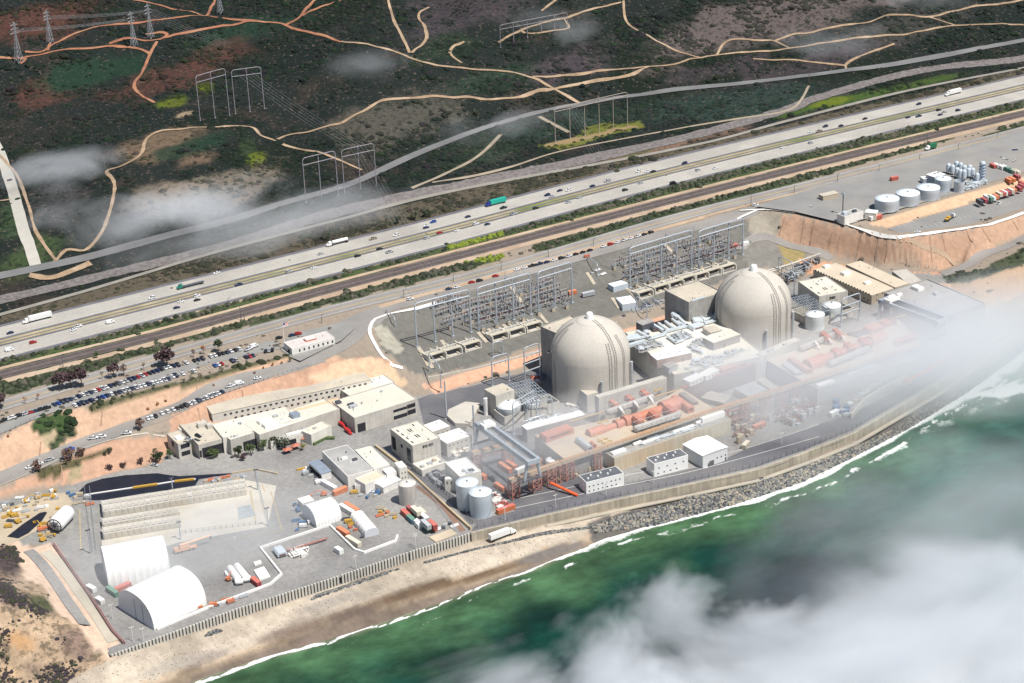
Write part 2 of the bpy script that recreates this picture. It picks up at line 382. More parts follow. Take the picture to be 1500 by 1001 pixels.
for b in ((60,30,130,30,red,.8),(270,110,150,25,red,.7),(60,135,70,25,red,.7),(140,105,90,26,green,1,.45),(350,50,90,25,green,.8,.5),
          (420,90,120,35,dk,.9,1),(230,180,60,20,dk,.8,1),(330,75,60,22,red,.5),(230,215,60,22,(.2,.14,.09),.7,.6),(290,215,60,14,green,.9,.5),(290,235,40,14,tan,.6,.6),
          (250,150,30,8,yel,.7,.5),(300,130,14,10,yel,.8),(362,215,14,26,(.03,.05,.02),.9,1),(374,234,16,12,yel,.8,.5),(300,280,110,26,(.2,.17,.13),.7,.6),(230,290,70,22,(.22,.18,.14),.7,.6),
          (60,230,90,50,dk,.6,1),(80,300,50,40,(.05,.05,.05),.8,1),(15,320,22,50,(.04,.07,.03),.8,.9),(650,20,160,40,pur,.7),(560,45,60,30,dk,.8,1),(660,70,60,25,(.02,.035,.02),.9,1),(600,170,120,40,(.085,.08,.065),.8,.7),
          (720,120,90,20,(.02,.04,.025),.9,1),(850,90,80,30,pur,.9,.8),(740,60,40,16,dk,.9,1),(930,60,70,40,dk,.8,1),(870,180,260,22,(.025,.045,.035),1,1,.16),(1100,150,180,22,(.022,.04,.033),1,1,.12),(700,225,60,24,(.03,.045,.03),.9,1),
          (1150,20,260,40,(.13,.105,.10),.8),(1300,50,150,25,(.05,.05,.045),.8,1),(1200,90,130,18,pur,.7),(1420,50,100,20,dk,.9,1),(1060,100,90,14,pur,.6),
          (950,220,140,10,(.22,.14,.10),.8,.6),(790,262,180,6,(.07,.10,.035),.7,.7,.28),(1270,140,180,7,(.055,.10,.02),.8,.5,.22),(1215,150,40,6,yel,.8,.3,.22),(420,300,90,12,(.04,.05,.035),.8,1),
          (330,305,40,5,tan,.8,.3,.5),(268,169,13,4,(.34,.26,.17),.8,.2),(45,375,60,30,(.05,.08,.03),.8,.9)): blob(*b)
NJ=fbm(GX,GY,12,3,80)*3
def zone(poly,col,veg=0.0,jit=1.0,k=1.0,var=0.0):
    m=inside(poly,PX+NJ*jit,PY+NJ*jit*.5)
    c=np.array(col)*(1+var*n3[m][:,None]); COL[m]=COL[m]*(1-k)+c*k; VEG[m]=veg
def band(a,b): return a+b[::-1]
zone([(-300,540),(-300,1300),(1900,1300),(1900,5),(1500,108),(1000,228),(600,328),(0,478),(-300,552)],(.30,.25,.20),.15,0)
zone([(785,214),(838,205),(850,190),(870,183),(940,179),(944,187),(900,198),(850,214),(800,220)],(.13,.14,.03),.4,1.5)
zone([(795,211),(930,183),(935,186),(850,207),(800,216)],(.26,.19,.10),.1,1)
zone(band([(0,463),(453,335),(667,281),(1000,218),(1500,99)],[(0,478),(600,329),(1000,229),(1500,110)]),(.10,.085,.06),.85,1)
zone(band([(0,526),(500,396),(1000,265),(1500,144)],[(0,552),(500,424),(1000,290),(1500,166)]),(.36,.29,.21),.0,1)
zone(band([(-50,541),(0,529),(250,467),(500,400),(700,346),(1000,267),(1500,146)],[(-50,557),(0,544),(250,482),(500,416),(700,361),(1000,283),(1500,163)]),(.07,.10,.04),1,2)
zone(band([(-50,568),(0,554),(250,495),(500,428),(715,376),(738,374)],[(-50,600),(0,584),(250,509),(500,443),(715,388),(738,380)]),(.06,.085,.04),1,2)
zone([(780,358),(1000,303),(1390,199),(1398,203),(1000,315),(930,334),(785,371)],(.06,.085,.04),1,1.5)
zone([(1440,198),(1500,180),(1500,186),(1445,202)],(.05,.07,.03),1,1)
gun,gun2=(.48,.325,.225),(.44,.275,.19)
zone([(-80,665),(0,641),(38,622),(67,606),(107,601),(250,568),(353,541),(423,521),(470,505),(500,528),(453,538),(427,532),(370,548),(250,592),(117,648),(0,698),(-80,728)],gun,0,.3,var=.1)
zone([(-80,738),(0,715),(67,688),(123,658),(167,644),(242,640),(250,640),(250,606),(330,574),(390,554),(453,538),(500,526),(545,522),(580,530),(560,560),(450,620),(330,650),(232,679),(150,696),(117,708),(67,713),(0,732),(-80,755)],gun2,0,.3,var=.1)
zone([(450,556),(500,528),(540,522),(575,534),(585,552),(600,562),(560,575)],(.55,.40,.27),0,.5)
zone([(112,618),(92,648),(45,628),(52,612),(90,602)],(.05,.085,.03),.9,2); zone([(100,620),(112,632),(84,662),(68,658),(86,640)],(.06,.08,.04),.9,2); zone([(60,640),(84,628),(90,640),(66,658)],(.36,.29,.19),.1,2)
zone(band([(126,595),(250,562),(353,536),(420,520)],[(130,602),(250,570),(353,542),(420,524)]),(.10,.10,.055),.6,1)
zone([(100,690),(120,684),(125,700),(105,706)],(.34,.28,.17),.3,1); zone([(50,690),(150,662),(170,662),(120,680),(60,705)],(.10,.09,.045),.8,2)
zone([(620,565),(800,510),(920,480),(1000,455),(1005,462),(800,524),(640,577)],(.58,.34,.23),0,.3)
zone([(545,474),(600,450),(800,395),(1090,317),(1105,345),(1100,398),(1000,432),(840,486),(700,535),(628,550),(600,545),(560,510)],(.155,.150,.135),0,0,var=.08)
zone([(545,474),(566,478),(592,512),(580,520),(560,505)],(.36,.34,.28),0,.2)
zone([(1085,372),(1092,360),(1120,352),(1165,362),(1185,372),(1178,385),(1140,392),(1100,392)],(.20,.19,.17),0,.3); zone([(1140,360),(1182,368),(1178,382),(1150,388)],(.30,.24,.11),0,.5)
zone([(1105,308),(1145,316),(1136,350),(1112,352),(1095,335)],(.30,.27,.22),0,.3)
zone([(1146,316),(1165,315),(1233,332),(1317,347),(1430,334),(1500,312),(1600,280),(1600,305),(1500,344),(1413,384),(1377,397),(1217,374),(1160,359),(1138,349)],(.43,.28,.195),0,.3,var=.02)
zone([(1165,378),(1230,388),(1290,400),(1400,398),(1405,410),(1290,420),(1180,400)],(.52,.30,.19),0,.6)
zone([(1270,328),(1395,289),(1500,258),(1600,230),(1600,245),(1500,273),(1400,304),(1300,334)],(.55,.38,.25),0,.3)
zone([(1370,405),(1430,397),(1500,362),(1560,335),(1560,370),(1500,388),(1440,412),(1400,430),(1370,420)],(.07,.085,.045),.95,2)
zone([(1360,420),(1430,410),(1500,388),(1600,360),(1600,410),(1500,430),(1385,475)],(.42,.28,.17),.25,2)
YARD=[(0,790),(0,735),(118,708),(235,680),(260,640),(560,585),(640,577),(800,536),(1000,470),(1120,425),(1220,395),(1380,402),(1425,480),(1425,527),(1330,590),(1180,665),(1000,714),(800,757),(690,783),(500,845),(184,957),(80,798),(30,798)]
sn=fbm(GX,GY,16,4,310)
zone(YARD,(.26,.255,.24),0,0)
# beach and bluff corner
sand,wet=(.43,.37,.295),(.17,.135,.11)
zone([(-300,1100),(60,1000),(163,964),(500,858),(690,796),(900,748),(1100,704),(1250,650),(1440,548),(1600,440),(1700,500),(900,1300),(-300,1300)],sand,0,0,var=.07)
ws=[(-260,1180),(130,1028),(300,962),(420,920),(520,881),(600,860),(700,832),(800,796),(890,772)]
for q,cc in ((6,(.40,.31,.22)),(14,(.24,.185,.13)),(24,wet)): zone([(x,y+q) for x,y in ws]+[(1000,800),(900,900),(500,1200),(-260,1300)],cc,0,2.2,.85)
mB=inside([(-300,1100),(60,1000),(163,964),(500,858),(690,796),(900,748),(900,800),(500,1100),(-260,1300)],PX,PY); COL[mB] *= (1+.45*np.minimum(sn,.35)+.12*n3)[mB][:,None]
for bx_,by_,rx_,ry_,c_,k_ in ((600,868,70,10,(.13,.09,.06),1),(720,838,80,9,(.14,.095,.06),1),(520,898,40,12,(.12,.09,.075),.9),(430,925,60,9,(.16,.12,.095),.8),(300,965,40,10,(.22,.19,.17),.7),(800,812,60,8,(.17,.15,.135),1),(490,880,50,8,(.30,.27,.24),.7),(250,975,60,10,(.36,.32,.27),.7)): blob(bx_,by_,rx_,ry_,c_,k_,rot=.3)
zone([(860,765),(1000,724),(1110,700),(1250,652),(1330,605),(1440,548),(1600,440),(1700,470),(1300,760),(870,800)],(.13,.12,.11),0,0,var=.2)
zone([(-200,800),(0,790),(24,799),(37,847),(50,849),(63,860),(82,895),(123,922),(133,943),(158,970),(105,995),(0,1040),(-200,1100)],(.42,.31,.21),.8,1.2,var=.4)
for b in ((10,825,34,28,(.10,.075,.075),1,.9),(15,875,30,16,(.12,.09,.09),.9,.8),(60,885,25,14,(.06,.08,.035),.9,.9),(30,940,30,18,(.46,.26,.12),.8,.1),(110,950,30,25,(.20,.14,.12),.8,.6),(60,985,50,18,(.16,.12,.10),.7,.6),(20,985,20,12,(.5,.36,.22),.8,.1)): blob(*b,rot=-.3)
zone([(0,786),(24,790),(42,803),(80,796),(100,820),(184,955),(162,966),(133,945),(123,924),(82,897),(63,862),(50,851),(37,849),(22,800),(0,797)],(.60,.45,.34),0,.2,var=.05)

def add_attr(me,name,arr):
    a=me.attributes.new(name,'FLOAT_COLOR' if arr.ndim == 2 else 'FLOAT','POINT')
    if arr.ndim == 2: a.data.foreach_set('color',np.concatenate([arr,np.ones((len(arr),1))],1).astype(np.float32).ravel())
    else: a.data.foreach_set('value',arr.astype(np.float32))
def np_mesh(name,verts,quads,smooth=True):
    me=bpy.data.meshes.new(name); n=len(quads); k=quads.shape[1]
    me.vertices.add(len(verts)); me.vertices.foreach_set('co',verts.astype(np.float32).ravel())
    me.loops.add(n*k); me.loops.foreach_set('vertex_index',quads.astype(np.int32).ravel())
    me.polygons.add(n); me.polygons.foreach_set('loop_start',np.arange(0,n*k,k,dtype=np.int32))
    me.polygons.foreach_set('use_smooth',np.full(n,smooth)); me.update(calc_edges=True); return me
def grid_quads(nx,ny):
    i,j=np.meshgrid(np.arange(nx-1),np.arange(ny-1),indexing='ij'); a=(i*ny+j).ravel()
    return np.stack([a,a+ny,a+ny+1,a+1],1)
def nodes(name):
    m=bpy.data.materials.new(name); m.use_nodes=True; return m,m.node_tree.nodes,m.node_tree.links,m.node_tree.nodes['Principled BSDF']
def mk(n,l,typ,ins=None,**kw):
    x=n.new(typ)
    for k,v in kw.items(): setattr(x,k,v)
    for k,v in (ins or {}).items():
        if isinstance(v,bpy.types.NodeSocket): l.new(v,x.inputs[k])
        else: x.inputs[k].default_value=v
    return x
me=np_mesh('terrain',np.stack([GX,GY,HZ],-1).reshape(-1,3),grid_quads(*GX.shape)); add_attr(me,'ground',COL.reshape(-1,3)); add_attr(me,'veg',VEG.ravel())
m,n,l,b=nodes('ground_cover'); b.inputs['Roughness'].default_value=.95; b.inputs['Specular IOR Level'].default_value=.15
ga=mk(n,l,'ShaderNodeAttribute',attribute_name='ground'); va=mk(n,l,'ShaderNodeAttribute',attribute_name='veg'); ps=mk(n,l,'ShaderNodeNewGeometry').outputs['Position']
mp=mk(n,l,'ShaderNodeMapping',{0: ps,'Scale': (1,.25,1)}).outputs[0]
a1=mk(n,l,'ShaderNodeTexNoise',{'Vector': ps,'Scale': .22,'Detail': 8,'Roughness': .7}).outputs['Fac']; a2=mk(n,l,'ShaderNodeTexNoise',{'Vector': mp,'Scale': .5,'Detail': 4}).outputs['Fac']
a3=mk(n,l,'ShaderNodeTexNoise',{'Vector': ps,'Scale': .09,'Detail': 6,'Roughness': .65}).outputs['Fac']
s1=mk(n,l,'ShaderNodeMapRange',{'Value': a1,1: .3,2: .7,3: .84,4: 1.14}).outputs[0]; s2=mk(n,l,'ShaderNodeMapRange',{'Value': a2,1: .3,2: .7,3: .9,4: 1.08}).outputs[0]
ss=mk(n,l,'ShaderNodeMath',{0: s1,1: s2},operation='MULTIPLY').outputs[0]; c0=mk(n,l,'ShaderNodeVectorMath',{0: ga.outputs['Color'],'Scale': ss},operation='SCALE').outputs[0]
def thr(v,a,b_,k): return mk(n,l,'ShaderNodeMath',{0: mk(n,l,'ShaderNodeMapRange',{'Value': v,1: a,2: b_}).outputs[0],1: mk(n,l,'ShaderNodeMath',{0: va.outputs['Fac'],1: k},operation='MULTIPLY').outputs[0]},operation='MULTIPLY').outputs[0]
c1=mk(n,l,'ShaderNodeMix',{'Factor': thr(a1,.49,.58,.8),'A': c0,'B': (.008,.014,.011,1)},data_type='RGBA').outputs['Result']
c2=mk(n,l,'ShaderNodeMix',{'Factor': thr(mk(n,l,'ShaderNodeTexNoise',{'Vector': ps,'Scale': .35,'Detail': 6,'Roughness': .7}).outputs['Fac'],.575,.635,.85),'A': c1,'B': (.135,.103,.082,1)},data_type='RGBA').outputs['Result']
l.new(c2,b.inputs['Base Color'])
l.new(mk(n,l,'ShaderNodeBump',{'Strength': mk(n,l,'ShaderNodeMath',{0: va.outputs['Fac'],1: .8,2: .12},operation='MULTIPLY_ADD').outputs[0],'Distance': 1.0,'Height': a1}).outputs[0],b.inputs['Normal'])
me.materials.append(m); o=bpy.data.objects.new('terrain',me); C.objects.link(o); tag(o,kind='structure')

# ---------------------------------------------------------------- the sea
shw=[W(p[0],p[1],0) for p in SHORE]
sx,sy=np.array([-3000]+[p.x for p in shw]+[4000]),np.array([shw[0].y+100]+[p.y for p in shw]+[shw[-1].y+60])
ox=axis(130,1335,2.0,-2900,3700); oy=axis(-60,60,1.25,-3200,90)     # oy = distance offshore of the waterline (negative = seaward)
oxx,oyy=np.meshgrid(ox,oy,indexing='ij'); sh=np.interp(oxx,sx,sy); yy=sh+oyy
dist=-oyy
foam=np.zeros_like(dist); wv=fbm(oxx,yy,26,3,91)*4; wv2=fbm(oxx,yy,7,3,95)
spx,_=proj(oxx,yy,0*yy)
wd=np.interp(spx,[100,300,640,760,900,1000,1150,1250,1350,1500],[1.8,2.2,1.1,1.2,2.2,3,3.5,4,6,13])
foam=np.clip(1.15-np.abs(dist-1.5+wv*.9+wv2*2.2)/wd+wv2*.5,0,1)
back=np.clip(.75-np.abs(dist-7-wd+wv)/(wd*1.3)+wv2*.9,0,1)*np.interp(spx,[300,700,850,1000,1500],[.2,.15,.35,.35,.55]); foam=np.maximum(foam,back)
foam=np.maximum(foam,np.clip(.8-np.abs(dist-11+wv*2+wv2*3)/2.2+wv2*.9,0,1)*np.interp(spx,[100,500,700,850,1000,1300,1500],[.5,.3,.45,.75,.6,.8,.9]))
foam=np.maximum(foam,np.clip(1-np.abs(dist+5+wv*.8)/3.2+wv2*.9,0,1)*np.interp(spx,[100,480,560,640,760,860,950,1500],[0,.2,.45,.15,.1,.7,.8,.9]))
def brk(pts,wdt,k):
    P=[W(p[0],p[1],0) for p in pts]; best=np.full(dist.shape,1e9)
    for a,b_ in zip(P[:-1],P[1:]):
        dx,dy=b_.x-a.x,b_.y-a.y; t=np.clip(((oxx-a.x)*dx+(yy-a.y)*dy)/(dx*dx+dy*dy),0,1)
        best=np.minimum(best,np.hypot(oxx-a.x-t*dx,yy-a.y-t*dy))
    return np.clip(1.1-best/wdt+wv2*.8,0,1)*k
foam=np.maximum(foam,brk([(840,812),(900,790),(960,768)],4.5,.62)); foam=np.maximum(foam,brk([(560,905),(640,878),(720,850)],2.2,.5)); foam=np.maximum(foam,brk([(985,762),(1060,744),(1110,728)],3.4,.85)); foam=np.maximum(foam,brk([(1115,718),(1180,702),(1214,687)],5,.95)); foam=np.maximum(foam,.9*brk([(1395,592),(1430,580),(1500,556),(1560,540)],3,.9)); foam=np.maximum(foam,brk([(1455,578),(1500,566),(1580,545)],11,.85))
shal=np.array((.046,.105,.048)); mid=np.array((.003,.034,.024)); deep=np.array((.0006,.010,.016))
SC=lerp(np.broadcast_to(shal,dist.shape+(3,)),mid,sm(dist+wv*3+fbm(oxx,yy,60,3,97)*22,10,50)); SC=lerp(SC,deep,sm(dist+fbm(oxx,yy,90,3,99)*55,45,125))
SC=lerp(SC,(.060,.125,.060),np.clip(sm(fbm(oxx,yy,45,4,101),.12,.6)*sm(-dist,-80,-5),0,.8)); SC=lerp(SC,(.22,.19,.14),sm(-dist,-5,3))
SC=lerp(SC,(.05,.15,.12),sm(spx,1150,1400)*.35)  # teal haze towards the right, painted into the water colour
wet_edge=sm(-dist,2.5,5.5)
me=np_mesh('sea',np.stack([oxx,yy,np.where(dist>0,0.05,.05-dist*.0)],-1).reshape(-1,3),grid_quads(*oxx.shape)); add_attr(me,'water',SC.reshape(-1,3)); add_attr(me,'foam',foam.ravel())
m,n,l,b=nodes('sea_water'); b.inputs['Roughness'].default_value=.22; b.inputs['Specular IOR Level'].default_value=.18
ga=mk(n,l,'ShaderNodeAttribute',attribute_name='water'); fa=mk(n,l,'ShaderNodeAttribute',attribute_name='foam'); ps=mk(n,l,'ShaderNodeNewGeometry').outputs['Position']
f1=mk(n,l,'ShaderNodeTexNoise',{'Vector': ps,'Scale': .5,'Detail': 6,'Roughness': .75}).outputs['Fac']; f2=mk(n,l,'ShaderNodeTexNoise',{'Vector': ps,'Scale': .035,'Detail': 6}).outputs['Fac']
c0=mk(n,l,'ShaderNodeVectorMath',{0: ga.outputs['Color'],'Scale': mk(n,l,'ShaderNodeMapRange',{'Value': f2,1: .3,2: .7,3: .55,4: 1.5}).outputs[0]},operation='SCALE').outputs[0]
th=mk(n,l,'ShaderNodeMath',{0: fa.outputs['Fac'],1: f1},operation='ADD').outputs[0]; ff=mk(n,l,'ShaderNodeMapRange',{'Value': th,1: .85,2: 1.15}).outputs[0]
c1=mk(n,l,'ShaderNodeMix',{'Factor': ff,'A': c0,'B': (.72,.74,.72,1)},data_type='RGBA').outputs['Result']; l.new(c1,b.inputs['Base Color'])
l.new(mk(n,l,'ShaderNodeMath',{0: ff,1: .5},operation='MULTIPLY_ADD').outputs[0],b.inputs['Roughness']); b.inputs['Roughness'].default_value=.25
sw_=mk(n,l,'ShaderNodeTexNoise',{'Vector': mk(n,l,'ShaderNodeMapping',{0: ps,'Scale': (.6,1,1),'Rotation': (0,0,.35)}).outputs[0],'Scale': .13,'Detail': 9,'Roughness': .7}).outputs['Fac']
c0b=mk(n,l,'ShaderNodeVectorMath',{0: c0,'Scale': mk(n,l,'ShaderNodeMapRange',{'Value': sw_,1: .32,2: .68,3: .66,4: 1.32}).outputs[0]},operation='SCALE').outputs[0]; l.new(c0b,c1.node.inputs['A'])
wn=mk(n,l,'ShaderNodeTexNoise',{'Vector': mk(n,l,'ShaderNodeMapping',{0: ps,'Scale': (.45,1,1)}).outputs[0],'Scale': .35,'Detail': 5}).outputs['Fac']
l.new(mk(n,l,'ShaderNodeBump',{'Strength': .5,'Distance': .5,'Height': wn}).outputs[0],b.inputs['Normal'])
me.materials.append(m); o=bpy.data.objects.new('sea',me); C.objects.link(o); tag(o,kind='structure')

# ---------------------------------------------------------------- roads and paved sheets laid on the land
def smooth(pts,step=5.0):
    pts=[Vector((p[0],p[1])) for p in pts]; out=[]
    for i in range(len(pts)-1):
        p0,p1,p2,p3=pts[max(i-1,0)],pts[i],pts[i+1],pts[min(i+2,len(pts)-1)]; k=max(1,int((p2-p1).length/step))
        for j in range(k):
            t=j/k; out.append(.5*((2*p1)+(p2-p0)*t+(2*p0-5*p1+4*p2-p3)*t*t+(3*p1-p0-3*p2+p3)*t ** 3))
    return out+[pts[-1]]
def strip(name,pts,w,m,dz=.15,off=0.0,px=True,step=5.0,jit=0.0,kind='structure',z=None):
    P=smooth([(T(*p) if z is None else W(p[0],p[1],z))[:2] for p in pts] if px else pts,step); n_=len(P)
    P=np.array(P); t=np.gradient(P,axis=0); t /= np.linalg.norm(t,axis=1)[:,None]+1e-9; nr=np.stack([-t[:,1],t[:,0]],1)
    k=max(2,int(w/3)+1); us=np.linspace(-.5,.5,k); wj=w*(1+jit*fbm(P[:,0],P[:,1],9,3,5))[:,None]
    X=P[:,:1]+nr[:,:1]*(off+us[None]*wj); Y=P[:,1:]+nr[:,1:]*(off+us[None]*wj)
    Z=hgt(X,Y)+dz if z is None else np.full(X.shape,z+dz)
    me=np_mesh(name,np.stack([X,Y,Z],-1).reshape(-1,3),grid_quads(n_,k)[:,::-1]); me.materials.append(m)
    o=bpy.data.objects.new(name,me); C.objects.link(o)
    return tag(o,kind=kind) if kind else o
def sheet(name,poly,m,z,dz=.05,kind='structure'):
    P=[W(p[0],p[1],z) for p in poly]; mb=MB(); pl=[(p.x,p.y) for p in P]; n_=len(pl)
    if sum(pl[i][0]*pl[(i+1) % n_][1]-pl[(i+1) % n_][0]*pl[i][1] for i in range(n_))<0: pl=pl[::-1]
    mb.add([(x,y,z+dz) for x,y in pl],[tuple(range(n_))]); return tag(mb.build(name,m),kind=kind)
z2=lambda pts,ox,oy,k=3.0: [(ox+x/k,oy+y/k) for x,y in pts]
MED=[(-120,532),(0,502.5),(600,351),(1000,246.5),(1500,128),(1640,95),(2100,-14)]
strip('freeway',MED,20,freeway_m,.16,15.5); strip('freeway',MED,19.5,freeway_m,.16,-15.0)
for a_,w_ in ((25.6,3.6),(5.4,2.6),(-5.0,2.2),(-25.6,3.4)): strip('freeway_shoulder',MED,w_,shoulder_m,.2 if abs(a_)>8 else .21,a_)
strip('freeway_median',MED,7.4,M('median_dirt',(.33,.28,.17),.95,.25,.08,lo=(.16,.19,.05),fine=.2),.19,.2)
strip('freeway_median_strip',MED,1.6,shoulder_m,.24,-.3)
for a_ in (22.2,18.6,15,11.4,-11,-14.6,-18.2): strip('lane_line',MED,.22,M('worn_line',(.33,.31,.28),.9,.25,.5),.2,a_,step=8)
RAIL=[(-120,580),(0,550),(250,487.5),(500,420),(750,355),(1000,290),(1167,248),(1333,207),(1500,167),(1640,133),(2100,20)]
strip('railway_ballast',RAIL,10.5,ballast_m,.25)
for a_ in (-3.4,-1.9,1.9,3.4): strip('rail',RAIL,.35,rail_m,.38,a_,step=8)
strip('dirt_service_road',RAIL,6,dirt_m,.14,-9.5,jit=.3); strip('dirt_service_road',RAIL,3,dirt_m,.14,8,jit=.3)
OH=[(-120,628),(0,595),(250,520),(500,451),(713,399),(1000,317),(1250,255),(1500,191),(1640,155),(2100,36)]
strip('old_highway',OH,14.5,road_m,.16)
strip('centre_line',OH,.5,line_y,.2,-.5,step=8); strip('edge_line',OH,.25,line_w,.2,5.6,step=8); strip('edge_line',OH,.25,line_w,.2,-5.6,step=8)
strip('tan_verge',[(555,450),(620,432),(700,411),(1000,327),(1250,263),(1500,203),(1600,178)],4.5,dirt_m,.2,jit=.15)
strip('frontage_road',[(500,478),(547,458),(602,442),(660,427),(800,389.5),(950,349),(1100,308),(1180,285),(1260,262)],12,road_m,.17)
strip('entrance_road',[(430,536),(470,521),(500,505),(530,480),(560,458)],13,road_m,.2)
strip('ramp_road',[(-70,728),(0,704),(60,679),(117,654),(165,635),(215,616),(250,602),(310,575),(370,554),(430,537),(470,524)],13.5,road_m,.17)
strip('ramp_kerb',[(-70,734),(0,712),(60,686),(123,657),(167,644),(242,640)],.8,slab_m,.35)
strip('hill_road',[(-80,422),(0,405),(100,384),(150,372),(250,345),(320,328),(380,310),(500,275),(560,250),(640,215),(720,185),(800,163),(860,152),(940,140),(1000,132),(1100,122),(1250,103),(1350,88),(1420,75),(1500,60),(1600,40),(1900,-20)],6.8,M('hill_road_m',(.14,.14,.142),.9,.1,.06,lo=(.19,.19,.19)),.65,step=2.5)
strip('gravel_path',[(-80,485),(0,462),(150,420),(300,375),(453,334),(500,322),(667,280),(1000,217),(1157,177),(1333,133),(1500,100),(1600,78)],3.6,M('path_gravel',(.24,.225,.195),.95,.12,.1),.45,step=2.5)
strip('riprap_ditch',[(-80,460),(0,440),(160,402),(330,361),(500,310),(700,268),(833,240),(1000,203),(1150,162),(1200,143),(1350,104),(1500,86),(1600,66)],10,M('ditch_rock',(.15,.135,.13),.95,.35,.35,fine=.35,bump=.5),.4,jit=.25,step=2.5)
for wd_,pts in ((3,z2([(310,830),(450,770),(600,690),(700,595)],500,0)),(2.2,z2([(400,805),(560,780),(750,735),(1000,660),(1499,565)],500,0)+z2([(240,525),(480,480),(555,380)],1000,0)),(4,z2([(870,515),(1000,585)],500,0))):
    strip('thin_path',pts,wd_,M('path_tan',(.30,.25,.185),.95,.15,.1),.55,jit=.3,step=2.5)
R1=[[(0,255),(110,255),(230,230),(350,217),(480,205),(600,215),(660,240)],[(110,230),(190,228),(250,190),(330,150),(420,122),(590,105),(870,72),(930,30),(945,0)],
      [(580,0),(720,30),(880,68),(1000,85),(1180,100),(1260,115),(1380,150),(1499,188)],[(1260,110),(1320,75),(1385,0)],[(1330,72),(1499,5)],[(480,195),(560,170),(640,182),(690,177),(740,165),(900,130),(1080,97),(1180,100)],
      [(690,185),(660,240),(620,330),(590,380),(620,420),(680,455)],[(640,155),(700,145),(735,155),(700,178)],[(210,225),(222,190)],[(70,262),(115,262),(90,282)]]
for p in R1: strip('red_dirt_trail',z2(p,0,0),2.7,trail_r,.6,jit=.5,step=2.5)
R2=[z2([(580,1002),(490,990)],0,0)[:0] or [(60,392),(80,384),(98,367),(123,368),(140,354),(153,334)],z2([(460,1000),(500,860),(500,800),(470,755),(540,730),(620,680),(640,620),(700,580),(800,570),(1080,558),(1150,600),(1220,625),(1300,655),(1499,710),(1590,750)],0,0),z2([(1220,615),(1300,590),(1499,545)],0,0),
      z2([(0,545),(100,490),(180,445),(280,435),(400,425),(500,432),(640,440),(780,430),(870,400),(930,395),(1000,380),(1180,350),(1290,325),(1350,295)],500,0),z2([(0,185),(250,235),(310,260),(400,285),(520,300),(640,310),(750,320),(840,345),(920,385),(1050,455)],500,0),
      z2([(205,0),(230,90),(270,170),(300,235)],500,0),z2([(385,35),(340,70),(370,130),(370,180),(310,235)],500,0),z2([(530,280),(480,240),(490,210),(540,185)],500,0),
      z2([(840,340),(960,335),(1100,320),(1330,297),(1499,275)],500,0)+z2([(90,255),(150,245),(470,215),(700,180),(1000,150),(1200,115),(1499,112)],1000,0),
      z2([(690,190),(760,150),(830,120),(880,105),(980,85),(1060,55),(1180,25),(1230,12)],500,0),z2([(980,85),(990,130),(830,150),(790,135)],500,0),z2([(1240,5),(1250,90),(1300,135),(1400,190),(1499,235)],500,0)+z2([(90,258)],1000,0),
      z2([(150,245),(180,195),(230,175),(320,180),(400,182),(470,215)],1000,0),z2([(400,185),(480,155),(570,145),(790,105),(870,80),(980,68),(1100,75),(1280,30),(1499,0)],1000,0),z2([(1080,75),(1200,115)],1000,0),z2([(730,310),(715,290),(780,250),(930,195)],1000,0),
      z2([(310,262),(560,275),(720,292)],1000,0),z2([(880,50),(945,0)],500,0),[(43,404),(75,408),(105,398),(133,386)],[(-20,215),(17,247),(40,297),(50,333),(62,355),(84,386)],z2([(0,885),(45,880)],0,0)]
for i,p in enumerate(R2): strip('dirt_trail',p,4.6 if i == 18 else 2.1 if i>7 else 2.5,trail_m,.6,jit=.5,step=2.5)
strip('pale_service_road',[(-30,180),(0,225),(17,273),(33,333),(43,360),(52,389)],8,M('pale_road',(.42,.40,.35),.9,.08,.1),.3,jit=.1)
strip('bluff_road',[(1085,366),(1098,352),(1125,348),(1160,362),(1197,371),(1217,380)],7,road_m,.25); strip('bluff_road',[(1380,402),(1413,391),(1440,375),(1500,350),(1600,305)],9,road_m,.25)
# paved sheets
drain_m=M('drain_stain',(.30,.19,.13),.95,.3,.3)
for a,b in [((q[0],q[1]),(q[2],q[3])) for q in ((1150,318,1141,346),(1178,322,1172,357),(1192,324,1186,361),(1222,330,1213,366),(1234,334,1226,366),(1262,341,1254,378),(1287,346,1281,384),(1300,349,1296,386),(1330,352,1328,388),(1362,347,1366,384),(1380,345,1388,380),(1416,338,1430,366),(1438,334,1452,356),(1480,320,1492,338),(60,648,58,668),(150,600,148,625),(290,556,288,576),(290,598,296,626),(355,572,357,590),(90,682,92,704))]: strip('drain_line',[a,b],.6,drain_m,.3,jit=.8,step=3)
strip('bench_path',[(1319,348),(1350,361),(1385,374),(1412,384)],2.2,dirt_m,.35,jit=.3)
sheet('plant_yard',[(82,796),(170,752),(100,730),(118,708),(155,696),(235,680),(260,662),(420,640),(560,600),(640,580),(700,566),(800,540),(900,512),(1000,478),(1120,425),(1220,402),(1370,404),(1420,470),(1425,524),(1380,558),(1330,588),(1250,634),(1180,662),(1110,688),(1000,712),(900,733),(800,755),(690,781),(500,843),(345,893),(184,953)],asphalt,8,.06)
strip('seawall_apron',SEAWALL,8,asphalt,.05,3.6,z=8)
sheet('seawall_road',[(690,779),(800,752),(900,730),(1000,709),(1110,684),(1180,659),(1250,630),(1330,583),(1380,552),(1425,515),(1408,505),(1370,535),(1300,580),(1250,605),(1190,625),(1100,655),(1050,678),(900,713),(800,738),(700,762)],asphalt_d,8,.09)
sheet('inner_yard',[(665,660),(780,620),(900,720),(760,752),(700,720)],asphalt_d,8,.075)
sheet('plant_north_road',[(612,585),(650,570),(730,548),(800,540),(800,556),(720,585),(690,610),(660,690),(640,700),(625,640)],asphalt_d,8,.075)
